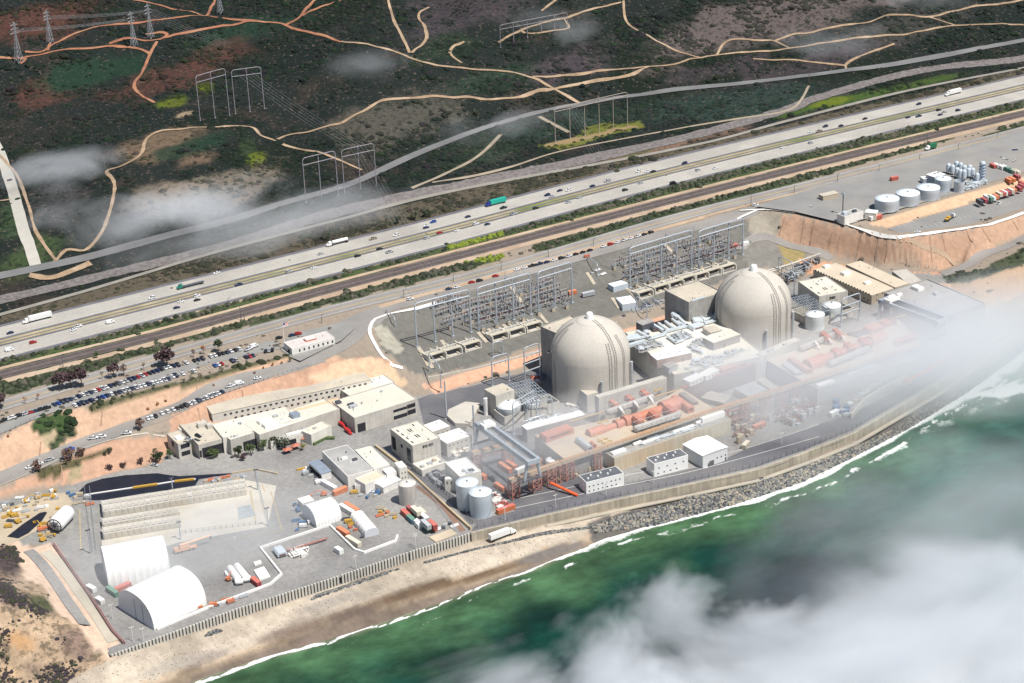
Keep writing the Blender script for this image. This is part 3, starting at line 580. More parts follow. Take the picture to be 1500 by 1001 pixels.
sheet('storage_pad',[(148,742),(362,704),(405,712),(392,772),(262,795),(150,830)],slab_m,8,.11)
sheet('dirt_yard',[(-60,775),(0,752),(60,724),(95,722),(108,738),(70,770),(40,785),(20,795),(-60,815)],M('yard_dirt',(.43,.36,.26),.95,.1,.1,fine=.1),8,.11)
sheet('upper_car_park',z2([(-300,950),(0,855),(240,730),(450,660),(1000,500),(1499,355),(1499,480),(640,690),(480,745),(230,840),(0,940),(-300,1030)],0,480,6)+[],M('carpark',(.25,.245,.23),.92,.1,.1),28,.35)
sheet('upper_car_park',z2([(0,340),(380,240),(620,160),(800,110),(950,130),(960,190),(620,260),(250,345),(0,470)],250,480,6),MATS['carpark'],28,.34)
sheet('tank_yard',[(1105,304),(1200,275),(1330,240),(1500,192),(1600,165),(1600,222),(1500,254),(1395,286),(1270,322),(1235,329),(1165,312)],M('tankyard',(.24,.235,.225),.92,.1,.06,lo=(.29,.27,.24)),31,.9)
sheet('lower_car_park',[(1300,337),(1400,307),(1500,277),(1600,248),(1600,278),(1500,310),(1430,331),(1330,346)],MATS['tankyard'],29,.6)
sheet('station_lot',[(410,512),(425,490),(500,474),(520,482),(500,500),(440,530),(425,524)],MATS['carpark'],28,.45)
# ---------------------------------------------------------------- brush, rocks, trees
MASKR=np.zeros(GX.shape,bool)
for o in list(C.objects):                             # keep brush off the roads
    if o.type == 'MESH' and o.name.split('.')[0] not in ('terrain','sea') and len(o.data.vertices)>20:
        co=np.zeros(len(o.data.vertices)*3); o.data.vertices.foreach_get('co',co); co=co.reshape(-1,3)
        i=np.clip(np.searchsorted(XS,co[:,0]) ,1,len(XS)-1); j=np.clip(np.searchsorted(YS,co[:,1]),1,len(YS)-1)
        MASKR[i,j]=True; MASKR[i-1,j]=True; MASKR[i,j-1]=True; MASKR[i-1,j-1]=True
def cell(x,y): return np.clip(np.searchsorted(XS,x)-1,0,len(XS)-2),np.clip(np.searchsorted(YS,y)-1,0,len(YS)-2)
def lumps(name,x,y,z,s,hgt_k,cols,m,seed=0,flat=False):
    g=np.random.default_rng(seed); N=len(x); k=6
    ang=np.arange(k)*2*math.pi/k
    base=np.array([[math.cos(a),math.sin(a),-.15] for a in ang]+[[.75*math.cos(a+.5),.75*math.sin(a+.5),.55] for a in ang]+[[0,0,1]])
    fs=[(i,(i+1) % k,k+i) for i in range(k)]+[((i+1) % k,k+(i+1) % k,k+i) for i in range(k)]+[(k+i,k+(i+1) % k,2*k) for i in range(k)]
    fs=np.array(fs); nv=len(base)
    V=base[None]*(1+.38*(g.random((N,nv,3))-.5)); th=g.random(N)*6.283; c,s_=np.cos(th)[:,None],np.sin(th)[:,None]
    el=.75+.6*g.random(N)
    X=V[...,0]*el[:,None]; Y=V[...,1]; V=np.stack([X*c-Y*s_,X*s_+Y*c,V[...,2]*hgt_k],-1)*s[:,None,None]+np.stack([x,y,z],-1)[:,None]
    F_=(fs[None]+(np.arange(N)*nv)[:,None,None]).reshape(-1,3)
    me=np_mesh(name,V.reshape(-1,3),F_,smooth=False); cc=np.repeat(cols,nv,0)*(.75+.5*g.random((N*nv,1))); add_attr(me,'tint',cc); me.materials.append(m)
    o=bpy.data.objects.new(name,me); C.objects.link(o); return o
def tint_mat(name,rough=.9):
    m,n,l,b=nodes(name); b.inputs['Roughness'].default_value=rough; b.inputs['Specular IOR Level'].default_value=.2
    a=mk(n,l,'ShaderNodeAttribute',attribute_name='tint'); ps=mk(n,l,'ShaderNodeNewGeometry').outputs['Position']
    t=mk(n,l,'ShaderNodeTexNoise',{'Vector': ps,'Scale': 1.2,'Detail': 4}).outputs['Fac']; r=mk(n,l,'ShaderNodeMapRange',{'Value': t,1: .3,2: .7,3: .65,4: 1.35}).outputs[0]
    l.new(mk(n,l,'ShaderNodeVectorMath',{0: a.outputs['Color'],'Scale': r},operation='SCALE').outputs[0],b.inputs['Base Color']); return m
brush_m=tint_mat('brush_leaves'); stone_m=tint_mat('riprap_stone')
g=np.random.default_rng(11); N=420000
x=g.uniform(170,1330,N); y=g.uniform(600,1950,N); cB=W(40,900,15); x=np.concatenate([x,g.uniform(cB.x-70,cB.x+70,42000)]); y=np.concatenate([y,g.uniform(cB.y-80,cB.y+80,42000)]); N=len(x)
z=hgt(x,y); px,py=proj(x,y,z); i,j=cell(x,y)
vis=(px>-60) & (px<1560) & (py>-40) & (py<1040); v=VEG[i,j]; nn=fbm(x,y,22,3,200)+fbm(x,y,120,2,210)*.6
hed=(v >= .97) & (py>147) & (py>528-.26*px)
p=np.clip(.16+nn*1.0,.02,.8)*v*np.where(v>.9,1.6,1); p=np.where(hed,.95,p); p=np.where((py>780) & (px<170),np.clip(.05+nn*1.9,0,.8)*v,p)
ok=vis & ~MASKR[i,j] & (v>.1) & (g.random(N)<p); x,y,z,v,nn,hed,px,py=[a[ok] for a in (x,y,z,v,nn,hed,px,py)]
gcol=COL[i[ok],j[ok]]; n=len(x); s=g.gamma(3.0,.45,n)*.95+.35; s=np.where(v<.3,s*.6,s); s=np.where(hed,g.uniform(.8,2.5,n),np.minimum(s,4.5))
pal=np.array([(.009,.019,.012),(.017,.024,.013),(.026,.021,.026),(.006,.010,.009),(.030,.031,.024),(.015,.033,.011)])
k=g.integers(0,6,n); k=np.where(g.random(n)<.5,0,k); cols=pal[k]*.62+gcol*.28; cols[hed]=np.array([(.040,.052,.028),(.060,.070,.042),(.088,.082,.062),(.026,.034,.020)])[g.integers(0,4,hed.sum())]
yb=hed & (px>655) & (px<740) & (py<385); cols[yb]=(.16,.20,.03)
hl=~hed & (py<700)
tag(lumps('chaparral_brush',x[hl],y[hl],z[hl],s[hl],.62,cols[hl],brush_m,1),'dark low brush covering the hills behind the freeway','brush',kind='stuff')
tag(lumps('trackside_shrubs',x[hed],y[hed],z[hed],s[hed],.9,cols[hed],brush_m,2),'green shrubs growing in strips along the railway','shrubs',kind='stuff')
bl=~hed & (py >= 700); kb=g.random(n)<.55; cols[bl & kb]=(.045,.036,.042); cols[bl & ~kb]=(.045,.050,.030)
tag(lumps('bluff_brush',x[bl],y[bl],z[bl],s[bl]*.42,.7,cols[bl],brush_m,3),'scrubby brush on the eroded bluff in the lower left corner','brush',kind='stuff')
# riprap boulders
def band_pts(top,bot,n,seed,bias=1.0):
    g=np.random.default_rng(seed); A=np.array([W(p[0],p[1],4)[:2] for p in top]); B=np.array([W(p[0],p[1],0)[:2] for p in bot]); t=g.random(n)
    def at(P,t):
        d=np.concatenate([[0],np.cumsum(np.linalg.norm(np.diff(P,axis=0),axis=1))]); d /= d[-1]; return np.stack([np.interp(t,d,P[:,0]),np.interp(t,d,P[:,1])],1)
    u=g.random(n)[:,None] ** bias; q=at(A,t)*(1-u)+at(B,t)*u; return q[:,0],q[:,1],g
x,y,g=band_pts([(868,768),(960,741),(1060,717),(1150,692),(1230,662),(1310,622),(1390,575),(1450,533),(1540,462)],[(872,784),(965,768),(1075,739),(1170,708),(1252,668),(1332,626),(1410,578),(1472,534),(1562,466)],20000,5)
n=len(x); ro=g.uniform(.5,1.35,n); pal=np.array([(.15,.155,.15),(.09,.095,.10),(.23,.22,.19),(.05,.055,.06),(.30,.26,.20)])
tag(lumps('riprap_rocks',x,y,np.maximum(hgt(x,y),.1),ro,.75,pal[g.integers(0,5,n)],stone_m,6),'grey riprap boulders piled between the seawall and the surf','rocks',kind='stuff')
x,y,g=band_pts([(300,932),(420,890),(560,842),(690,805),(780,783),(880,766)],[(305,937),(425,894),(565,848),(700,812),(790,794),(885,776)],4200,7)
dn=fbm(x,y,18,2,77)>np.interp(x,[300,470,560],[-.05,-.1,-.6]); x,y=x[dn],y[dn]; n=len(x)
tag(lumps('beach_rocks',x,y,hgt(x,y),g.uniform(.3,.95,n),.6,pal[g.integers(0,4,n)],stone_m,8),'thin scatter of dark rocks along the top of the beach','rocks',kind='stuff')
x,y,g=band_pts([(45,1010),(160,975),(300,932),(560,845),(800,775)],[(140,1040),(280,985),(400,950),(600,885),(850,795)],900,9); n=len(x)
tag(lumps('drift_debris',x,y,hgt(x,y),g.uniform(.12,.32,n),.5,np.full((n,3),.09),stone_m,10),'small dark debris strewn over the sand','debris',kind='stuff')

def crown(rx,rz,n,seed,leaf=.55,clumps=14,gap=.3):
    g=random.Random(seed); cs=[]
    for _ in range(clumps):
        a=g.uniform(0,6.28); q=g.uniform(.15,1) ** .6; zz=g.uniform(-.8,.9)
        cs.append((math.cos(a)*q*rx*.75*math.sqrt(max(.1,1-zz*zz)),math.sin(a)*q*rx*.75*math.sqrt(max(.1,1-zz*zz)),zz*rz*.75,g.uniform(.24,.42)*rx))
    mb=MB()
    for _ in range(n):
        c=g.choice(cs); d=Vector((g.gauss(0,1),g.gauss(0,1),g.gauss(0,.8))).normalized()*c[3]*g.uniform(.5,1.05)
        p=Vector(c[:3])+d; u=Vector((g.gauss(0,1),g.gauss(0,1),g.gauss(0,1))).normalized(); v=u.cross(Vector((g.gauss(0,1),g.gauss(0,1),g.gauss(0,1)))).normalized(); s=leaf*g.uniform(.5,1.2)
        mb.add([p-u*s-v*s*.6,p+u*s-v*s*.6,p+u*s*.7+v*s*.6,p-u*s*.8+v*s*.7],[(0,1,2,3)])
    return mb,cs
def tree(px,py,h,rx,leafm,label,group=None,n=420,seed=0,name='eucalyptus_tree',trunk=.45,z=None,cat='tree'):
    b=T(px,py) if z is None else W(px,py,z); t=thing(name,label,cat,b,group=group); rz=h*(1-trunk)/2; mb,cs=crown(rx,rz,n,seed,leaf=max(.22,rx*.13)); cz=h-rz
    for i in range(len(mb.v)): mb.v[i]=(mb.v[i][0],mb.v[i][1],mb.v[i][2]+cz)
    tr=MB(); tr.tube([(0,0,-.4),(.1,0,h*.3),(-.1,.1,h*.55),(.1,.1,h*.8)],h*.028,6,r2=h*.008)
    for c in cs[:6]: tr.tube([(0,.05,h*trunk*.8),(c[0]*.5,c[1]*.5,cz+c[2]*.5-.5),(c[0],c[1],cz+c[2])],h*.012,4,r2=.03)
    part('trunk',tr,bark,t); part('crown',mb,leafm,t); return t
GT='trees between the old highway and the upper car park'
for i,(px,py,h,rx,lm,lab,nn_) in enumerate([
    (88,573,11,5.6,leaf_p,'purple-leaved eucalyptus, left one of the big clump beside the upper car park',620),(104,568,12,5.2,leaf_p,'purple-leaved eucalyptus, middle one of the big clump beside the upper car park',620),(120,567,12,5.4,leaf_p,'purple-leaved eucalyptus, right one of the big clump beside the upper car park',620),
    (167,553,9,4.4,leaf_p,'dark eucalyptus right of the big clump, with a thin tree at its side',480),(182,551,7.5,2.9,M('leaf_brown',(.15,.09,.07),.85,.3,.8),'thin reddish tree just right of the dark eucalyptus',200),(241,538,12,6.6,leaf_p,'widest purple-leaved eucalyptus, alone beside the highway',900),
    (320,516,8.5,3.4,leaf_d,'dark green tree above the right half of the upper car park',420),(299,519,6,2.2,leaf_o,'small orange-leaved tree left of the dark green one',170),(284,524,5.5,2.0,MATS['leaf_brown'],'small brown bare-looking tree left of the orange-leaved one',110),(211,543,6,1.8,MATS['leaf_brown'],'sparse sapling left of the widest eucalyptus',90),
    (150,556,6,1.6,MATS['leaf_brown'],'bare sapling left of the dark eucalyptus',70),(37,592,4.5,1.5,leaf_o,'small orange-leaved sapling near the left edge',100),(56,586,4.5,1.6,leaf_o,'small orange-leaved sapling nearer the big clump',100),(2,598,9,4.2,leaf_p,'purple-leaved tree cut by the left edge of the picture',420)]):
    tree(px,py,h,rx,lm,lab,GT,n=nn_,seed=i+40,name='eucalyptus_tree' if rx>4 else 'small_tree')
for i,(px,py,h,rx,lm,lab) in enumerate([(206,630,7,3.6,MATS['leaf_brown'],'brown sparse tree at the fork of the ramp road'),(56,690,6,4.0,MATS['leaf_brown'],'brown sprawling bush tree below the ramp road near the left edge'),(100,676,7,4.4,MATS['leaf_brown'],'wide reddish bush tree below the ramp road'),(118,669,6,3.4,MATS['leaf_brown'],'reddish bush tree right beside the wide one below the ramp road'),
    (231,676,7.5,4.3,leaf_d,'round dark green tree at the left corner of the office block'),(250,672,6,3.0,leaf_g,'green round tree beside the left face of the office block'),(311,672,6.5,3.4,leaf_g,'bright green tree in front of the parking bays'),(318,670,5,2.4,leaf_g,'smaller bright green tree beside the one in front of the parking bays'),
    (350,671,7.5,3.6,leaf_d,'dark green tree at the left end of the planted row by the offices'),(367,667,7,3.4,leaf_g,'green tree second in the planted row by the offices'),(386,660,7,3.6,leaf_g,'tall green tree third in the planted row by the offices'),(403,657,7.5,3.4,leaf_d,'dark tree fourth in the planted row by the offices'),(416,658,7,4.0,M('leaf_grey',(.10,.11,.08),.85,.3,.8),'grey-green airy tree at the right end of the planted row'),(443,660,4.5,2.2,M('leaf_yellow',(.22,.20,.05),.8,.3,.8),'small yellow-green tree by the red canopies'),
    (356,675,4,2.6,leaf_p,'purple-leaved shrub tree below the planted row'),(162,664,3.5,2.2,leaf_d,'dark round shrub on the orange slope'),(154,668,2.5,1.4,leaf_d,'smaller dark shrub left of the round one on the orange slope'),(160,688,3,2.6,leaf_p,'purple shrub at the foot of the orange slope, left one'),(181,684,3,2.4,leaf_p,'purple shrub at the foot of the orange slope, middle one'),(207,680,4,2.4,leaf_p,'purple shrub at the foot of the orange slope, right one'),
    (425,530,3.5,1.9,M('leaf_olive',(.12,.13,.07),.85,.3,.8),'olive shrub at the left corner of the small station building'),(142,533-8,5.2,2.2,leaf_g,'lone rounded tree standing in the trackside strip')]):
    tree(px,py,h,rx,lm,lab,'trees and shrubs around the offices' if i<20 else None,n=int(80+55*rx),seed=i+80,name='green_tree' if rx>2.6 else 'shrub',trunk=.3)
for i,(px,py,r) in enumerate([(134,601,1.8),(165,592,1.9),(193,582,1.9),(225,570,1.8),(269,561,1.7),(280,557,1.7),(293,553,1.6),(325,545,2.0),(350,538,1.7),(12,322*2-3,1.0),(217,601,1.0),(231,594,1.3),(243,589,1.0),(313,566,.9),(373,548,.9),(386,541,.9),(400,536,1.2),(413,533,.9)]):
    tree(px,py,r*1.9,r,leaf_d if i<9 else leaf_o,'%s %s on the upper orange slope, %s from the left' % ('dark' if i<9 else 'small rusty','shrub' if i<9 else 'bush',nth(i if i<9 else i-9)),'shrubs planted on the orange slope',n=110,seed=i+200,name='slope_shrub',trunk=.12,cat='shrub')
for i,(px,py,r,lab) in enumerate([(607,322,3.4,'round dark bush beside the freeway, left of a pair'),(626,318,3.8,'round dark bush beside the freeway, right of a pair'),(582,328,3.4,'grey-green bush beside the freeway, left of the dark pair'),(478,352,4,'dark bush at the freeway edge by the tanker lorry'),(697,171,3.4,'dark round bush on the hill above the paved hill road'),(1048,170/3+60,2.6,'dark bush by the dirt track on the right hill')]):
    tree(px,py,r*1.7,r,leaf_d,lab,'lone dark bushes inland of the freeway',n=260,seed=i+300,name='bush',trunk=.1,cat='bush')
# ---------------------------------------------------------------- the plant: domes, buildings, tanks, yards
def Kf(ox,oy,k): return lambda x,y: (ox+x/k,oy+y/k)
z1,z2_,z3,z4,z5,z6,z7,z8=[Kf(a,b,6) for a,b in ((0,480),(250,480),(220,580),(440,560),(0,640),(420,660),(0,780),(220,700))]
y1,y2,y3,y4,y5,y6,y7,y8=[Kf(a,b,6) for a,b in ((540,580),(640,640),(780,540),(860,600),(900,440),(1050,520),(1100,360),(1200,440))]
A1,A2,A3,A4,A5,A6,A7,A8=[Kf(a,b,3) for a,b in ((0,0),(500,0),(1000,0),(0,334),(500,334),(1000,334),(0,668),(500,668))]
tf=Kf(1270,230,1500/180); tg=Kf(1300,200,7.5); q7=Kf(700,540,1335/160); e1=Kf(1080,300,1468/220); d1=Kf(780,400,1126/180); s4=Kf(860,330,6); r7=Kf(1180,400,6.25)
def mpp(P): return (Vector(P)-Vector((0,0,CH))).dot(Vector(_f))/CF     # metres in one photo pixel at that place

def containment(px,py,label,haze=False):
    b=W(px,py,8); Rr=23.4; t=thing('containment_dome',label,'reactor dome',b,group='pair of concrete containment domes'); sp=26.0; VA=20.9
    prof=[(Rr,-1),(Rr,7),(Rr,15),(Rr+.12,sp-.6),(Rr+.12,sp)]+[(Rr*math.cos(a),sp+VA*math.sin(a)) for a in [R(d) for d in range(4,87,4)]]+[(.8,sp+VA-.02)]
    sh=MB().lathe(prof,96); part('dome_shell',sh,dome_m,t)
    part('dome_cap',MB().lathe([(r_,sp+VA*math.sqrt(1-(r_/Rr) ** 2)+e_) for r_,e_ in ((8.3,.03),(8.2,.14),(6,.14),(4,.14),(2,.14),(.3,.14))],64,cap=False),M('cap_pale',(.53,.495,.44),.7,.05,.2),t)
    part('top_vent',MB().lathe([(2.5,sp+VA-.8),(2.1,sp+VA+2.6),(1.7,sp+VA+3.6),(.5,sp+VA+4.0),(.1,sp+VA+4.0)],20),white_p,t)
    base=math.atan2(-_f[1],-_f[0])
    def strip_at(az,up,wdt,m,nm,rungs=False):
        mb=MB(); ca,sa=math.cos(az),math.sin(az); pts=[(Rr,-1+2*k) for k in range(13)]+[(Rr*math.cos(R(d)),sp+VA*math.sin(R(d))) for d in range(2,up,4)]
        for side in ((-1,1) if rungs else (0,)):
            P=[((r+.35)*ca-side*wdt/2*sa,(r+.35)*sa+side*wdt/2*ca,z+(.25 if z>sp else 0)) for r,z in pts]; mb.tube(P,.12 if rungs else wdt/2,5 if rungs else 8)
        if rungs:
            for r,z in pts[::1]: mb.bar(((r+.35)*ca+wdt/2*sa,(r+.35)*sa-wdt/2*ca,z),((r+.35)*ca-wdt/2*sa,(r+.35)*sa+wdt/2*ca,z),.1)
        part(nm,mb,m,t)
    strip_at(base+R(27),38,1.8,M('ladder_grey',(.26,.255,.245),.7,.1,1),'tendon_rail',True); strip_at(base+R(36),84,1.5,MATS['ladder_grey'],'ladder',True); strip_at(base+R(53),46,1.6,MATS['ladder_grey'],'tendon_rail',True)
    strip_at(base-R(66),56,1.6,MATS['ladder_grey'],'tendon_rail',True); strip_at(base-R(78),70,1.3,MATS['ladder_grey'],'ladder',True)
    # ring of the spring line and vertical pipe stacks at the foot
    for az,h_,r_ in ((base+R(12),17,.8),(base+R(74),21,.9)): part('vent_pipe',MB().tube([((Rr+1.4)*math.cos(az),(Rr+1.4)*math.sin(az),0),((Rr+1.4)*math.cos(az),(Rr+1.4)*math.sin(az),h_)],r_,10),grey_eq,t)
    bt=MB().prism([((Rr+(2.8 if k % 2 else 1.8))*math.cos(base+R(-40+4*k)),(Rr+(2.8 if k % 2 else 1.8))*math.sin(base+R(-40+4*k))) for k in range(21)]+[((Rr-1)*math.cos(base+R(40-4*k)),(Rr-1)*math.sin(base+R(40-4*k))) for k in range(21)],-.5,1.4)
    part('foundation_ring',bt,concrete,t); return t
containment(866,572,'pale concrete reactor dome, the nearer one on the left')
containment(1102.5,498,'pale concrete reactor dome half wrapped in fog, the farther one on the right')

def frame3(A,B,Cc,z):                              # roof corners in the photo -> origin, angle, width, depth
    a,b,c=W(*A,z),W(*B,z),W(*Cc,z); ab,ac=(b-a).xy,(c-a).xy
    ang=math.atan2(ab.y,ab.x) if ab.length>ac.length else math.atan2(-ac.x,ac.y)
    ux,uy=Vector((math.cos(ang),math.sin(ang))),Vector((-math.sin(ang),math.cos(ang)))
    return Vector((a.x,a.y,0)),ang,max(1.0,ab.dot(ux)),max(1.0,ac.dot(uy))
def wins(t,w,d,face,cols,rows,ww,wh,z0,dz,x0,x1,name='window',m=None,proud=.08):
    me0=None; Lc=(w if face in 'FB' else d)
    for r_ in range(rows):
        for c_ in range(cols):
            u=x0*Lc+(x1-x0)*Lc*(c_+.5)/cols; zz=z0+r_*dz
            loc,rz={'F': ((u,-proud,zz),0),'B': ((u,d+proud,zz),math.pi),'L': ((-proud,u,zz),-math.pi/2),'R': ((w+proud,u,zz),math.pi/2)}[face]
            if me0 is None:
                o=MB().box(-ww/2,-.04,0,ww/2,.12,wh).build(name,m or glass_d,t); me0=o.data
            else: o=bpy.data.objects.new(name,me0); C.objects.link(o); o.parent=t
            o.location=loc; o.rotation_euler=(0,0,rz)
def bld(name,label,cat,A,B,Cc,base=None,h=None,zb=8,wm=concrete,rm=roof_tan,par=.5,win=(),units=(),group=None,gable=0,doors=(),seams=0,below=1.0):
    zt=top_z(A,base,zb) if base else zb+h
    o,ang,w,d=frame3(A,B,Cc,zt); hh=zt-zb; t=thing(name,label,cat,(o.x,o.y,zb),ang,group)
    wl=MB().box(0,0,-below,w,d,hh-(.02 if par else 0)); 
    if par:
        for a in ((0,0,w,.35),(0,d-.35,w,d),(0,.35,.35,d-.35),(w-.35,.35,w,d-.35)): wl.box(a[0],a[1],hh-.02,a[2],a[3],hh+par)
    part('wall',wl,wm,t); rf=MB()
    if gable:
        e=.35; rf.add([(-e,-e,hh),(w+e,-e,hh),(w+e,d+e,hh),(-e,d+e,hh),(-e,d/2,hh+gable),(w+e,d/2,hh+gable)] if gable>0 else [(-e,-e,hh),(w+e,-e,hh),(w+e,d+e,hh),(-e,d+e,hh),(w/2,-e,hh-gable),(w/2,d+e,hh-gable)],
               [(0,1,5,4),(2,3,4,5),(0,4,3),(1,2,5),(3,2,1,0)] if gable>0 else [(1,2,5,4),(3,0,4,5),(0,1,4),(2,3,5),(3,2,1,0)])
    else:
        i_=.36 if par else -.15; rf.box(i_,i_,hh-.02+(0 if par else .02),w-i_,d-i_,hh+(.12 if par else .3))
    r=part('roof',rf,rm,t)
    for u in units:                                   # (u, v, w, d, h[, material]) in fractions and metres
        uz=hh+.1; part('roof_unit',MB().box(u[0]*w,u[1]*d,uz,u[0]*w+u[2],u[1]*d+u[3],uz+u[4]*.85).box(u[0]*w+.15,u[1]*d+.15,uz+u[4]*.85,u[0]*w+u[2]-.15,u[1]*d+u[3]-.15,uz+u[4]),u[5] if len(u)>5 else grey_eq,r)
    nv=min(7,int(w*d/70)) if cat not in ('trailer','concrete block','hut','roof') else 0; vr=random.Random(int(w*97+d*13))
    for _ in range(nv):
        a_,b_,s_,q_=vr.uniform(.08,.88)*w,vr.uniform(.1,.85)*d,vr.uniform(.25,.7),vr.uniform(.3,1.0); part('roof_vent',MB().box(a_,b_,hh+.1,a_+s_,b_+s_,hh+.1+q_) if vr.random()<.6 else MB().tube([(a_,b_,hh),(a_,b_,hh+q_+.6)],.16,6),(grey_eq,steel_d,roof_white)[vr.randrange(3)],r)
    if seams:
        sm_=MB()
        for k in range(1,seams): sm_.box(w*k/seams-.06,.4,hh+.1,w*k/seams+.06,d-.4,hh+.2)
        part('roof_seams',sm_,grey_eq,r)
    for q in win: wins(t,w,d,*q)
    for f,u,dw,dh,z0,nm in doors:
        wins(t,w,d,f,1,1,dw,dh,z0,0,u-.001,u+.001,nm,dark_open if nm != 'door' else M('door_grey',(.12,.13,.14),.6,.1,1))
    t['dims']=0; del t['dims']; return t,w,d,hh
# --- offices, left
bld('office_building','long two-storey cream office block with rows of windows under the orange slope','office',z2_(365,765),z4(620,-20),(300,588),base=None,h=7.2,zb=13,wm=cream_wall,rm=roof_tan,par=0,
    win=[('F',26,1,1.5,1.1,4.8,0,.06,.98),('F',22,1,1.5,1.1,1.6,0,.12,.98),('L',2,2,1.4,1.2,1.4,3.2,.1,.6)],below=5)
bld('parking_block','cream parking block with two open decks at the left end of the offices','building',z3(245,432),z3(360,402),z3(145,338),base=z3(262,560),wm=concrete,rm=roof_tan,doors=[('F',.52,5.2,2.6,6.2,'opening'),('F',.52,5.2,2.6,1.6,'opening'),('L',.5,3,3,5,'opening')],units=[(.2,.3,4,5,.8,roof_white)])
bld('parking_deck','cream deck building with a wide dark vehicle opening, roof used for parking','building',z3(425,440),z3(652,385),z3(250,250),base=z3(440,558),wm=concrete,rm=roof_tan,doors=[('F',.56,13.5,6.0,.5,'opening'),('F',.05,1.2,4.2,1.2,'opening')],units=[(.50,.62,5,3.2,2.6,concrete),(.78,.5,3.5,3.4,2.4,concrete)])
bld('office_building','cream concrete office with a high plain front wall and small roof grids','office',z3(705,395),z3(950,358),z3(560,275),base=z3(712,525),wm=concrete,rm=roof_cream,doors=[('F',.80,9,5.5,.6,'opening')],units=[(.1,.12,3,2,.25,grey_eq),(.22,.1,3,2,.25,grey_eq),(.1,.3,3,2,.25,grey_eq)])
bld('office_wing','low grey-roofed office wing behind the planted row of trees','office',z3(1060,410),z3(1500,305),z3(985,362),base=z3(1060,478),wm=cream_wall,rm=roof_grey,doors=[('F',.3,12,3.2,.4,'opening')],units=[(.35,.3,14,1.8,1,roof_white),(.7,.5,2,2,1)])
bld('office_wing','cream box wing beside the red fire engines','office',z4(95,470),z4(272,385),z4(40,420),base=z4(95,560),wm=cream_wall,rm=roof_cream,units=[(.4,.5,2,1.6,.8)])
bld('link_roof','long cream flat roof linking the offices, behind the wing','building',z3(960,350),z4(345,240),z3(840,250),h=9.5,wm=concrete,rm=roof_cream,units=[(.12,.25,8,4.5,2.2,roof_white),(.12,.6,8,4,2.0,roof_white),(.36,.2,2,1.2,.5),(.40,.2,2,1.2,.5),(.36,.5,2,1.2,.5),(.47,.3,5,4.5,2.8,galv_roof)])
def barrel(name,label,cat,base,ang,w,d,h,m,endm,n=14,ribs=0,group=None,z=8,pw=2.0,door=False):   # arched roof with its axis along local x
    t=thing(name,label,cat,(base[0],base[1],z),ang,group); P=[]
    for k in range(n+1):
        a=math.pi*k/n; c,s=math.cos(a),math.sin(a); P.append((d/2-d/2*math.copysign(abs(c) ** (1.0 if pw == 2 else 2/pw),c),h*abs(s) ** (2/pw)))
    mb=MB(); seg=12 if not ribs else ribs*6; vs=[]
    for q in range(seg+1):
        sg=.03*abs(math.sin(math.pi*q/6)) if ribs else 0
        for (yy_,zz_) in P: k_=1-sg*(1-zz_/h) ** .5; vs.append((w*q/seg,d/2+(yy_-d/2)*k_,zz_*(1-sg*.25)))
    mb.add(vs,[(q*(n+1)+k,q*(n+1)+k+1,(q+1)*(n+1)+k+1,(q+1)*(n+1)+k) for q in range(seg) for k in range(n)][::1],0,True)
    for f in mb.f: f.reverse()
    part('roof_skin',mb,m,t)
    for nm,xx,fl in (('end_wall',.05,1),('end_wall',w-.05,0)):
        pv=[(xx,yy_,zz_) for yy_,zz_ in P]; f=list(range(len(pv)));  part(nm,MB().add(pv,[f if fl else f[::-1]]),endm,t)
    if ribs:
        for k in range(ribs+1):
            xx=w*k/ribs; part('rib',MB().tube([(min(max(xx,.2),w-.2),yy_,zz_+.02) for yy_,zz_ in P],.16,5),m,t)
    if door: part('door_seam',MB().box(-.1,d*.5-.1,.2,.02,d*.5+.1,h*.8).box(-.1,d*.28,.2,.02,d*.28+.2,h*.75),M('seam_dark',(.2,.22,.26),.8),t)
    return t
a=W(*z3(1300,205),15); b=W(*z4(385,222),15)
barrel('barrel_roof_building','peach barrel-vaulted roof between the long office and the big cream hall','building',(a.x,a.y),math.atan2(b.y-a.y,b.x-a.x),(b-a).length,13,3.2,roof_peach,cream_wall,z=14.5)
bld('barrel_hall_base','pale wall block carrying the peach vaulted roof','building',z3(1300,208),z4(385,225),z3(1240,140),h=6.6,wm=concrete,rm=roof_grey,par=0)
t,w,d,hh=bld('workshop_hall','big cream flat-roofed hall with a dark garage door beside the fire engines','hall',z4(475,322),z4(1025,152),z4(285,172),base=z4(478,455),wm=concrete,rm=roof_cream,units=[(.10,.45,5,2.2,1.6),(.12,.6,4,1.4,1.2,steel_d),(.3,.5,1,1,1.5),(.02,.8,3,3,1.5,steel_d),(.7,.75,1.5,1,1.2)],
    doors=[('F',.10,5.2,5.2,.3,'garage_door'),('F',.72,9,1.6,5.8,'opening'),('F',.72,9,2.2,1.2,'opening'),('F',.90,5.5,2.4,5.6,'opening'),('F',.90,5.5,2.8,1.5,'opening')])
bld('workshop_hall','inland half of the big cream flat-roofed hall, behind its front half','hall',z4(430,127),z4(832,4),z4(290,25),h=hh,wm=concrete,rm=roof_cream,units=[(.6,.4,2,2,.8)])
bld('office_podium','broad cream roof terrace between the long office block and the front blocks','building',z3(640,375),z3(1300,215),z3(520,262),h=9.8,wm=cream_wall,rm=roof_cream,units=[(.75,.5,3,2,1),(.3,.6,2,2,.8)])
bld('low_shed','long low cream shed at the left end of the long office block','shed',z3(262,302),z3(512,232),z3(250,258),h=4.5,zb=11,wm=cream_wall,rm=roof_cream,par=.2,below=4)
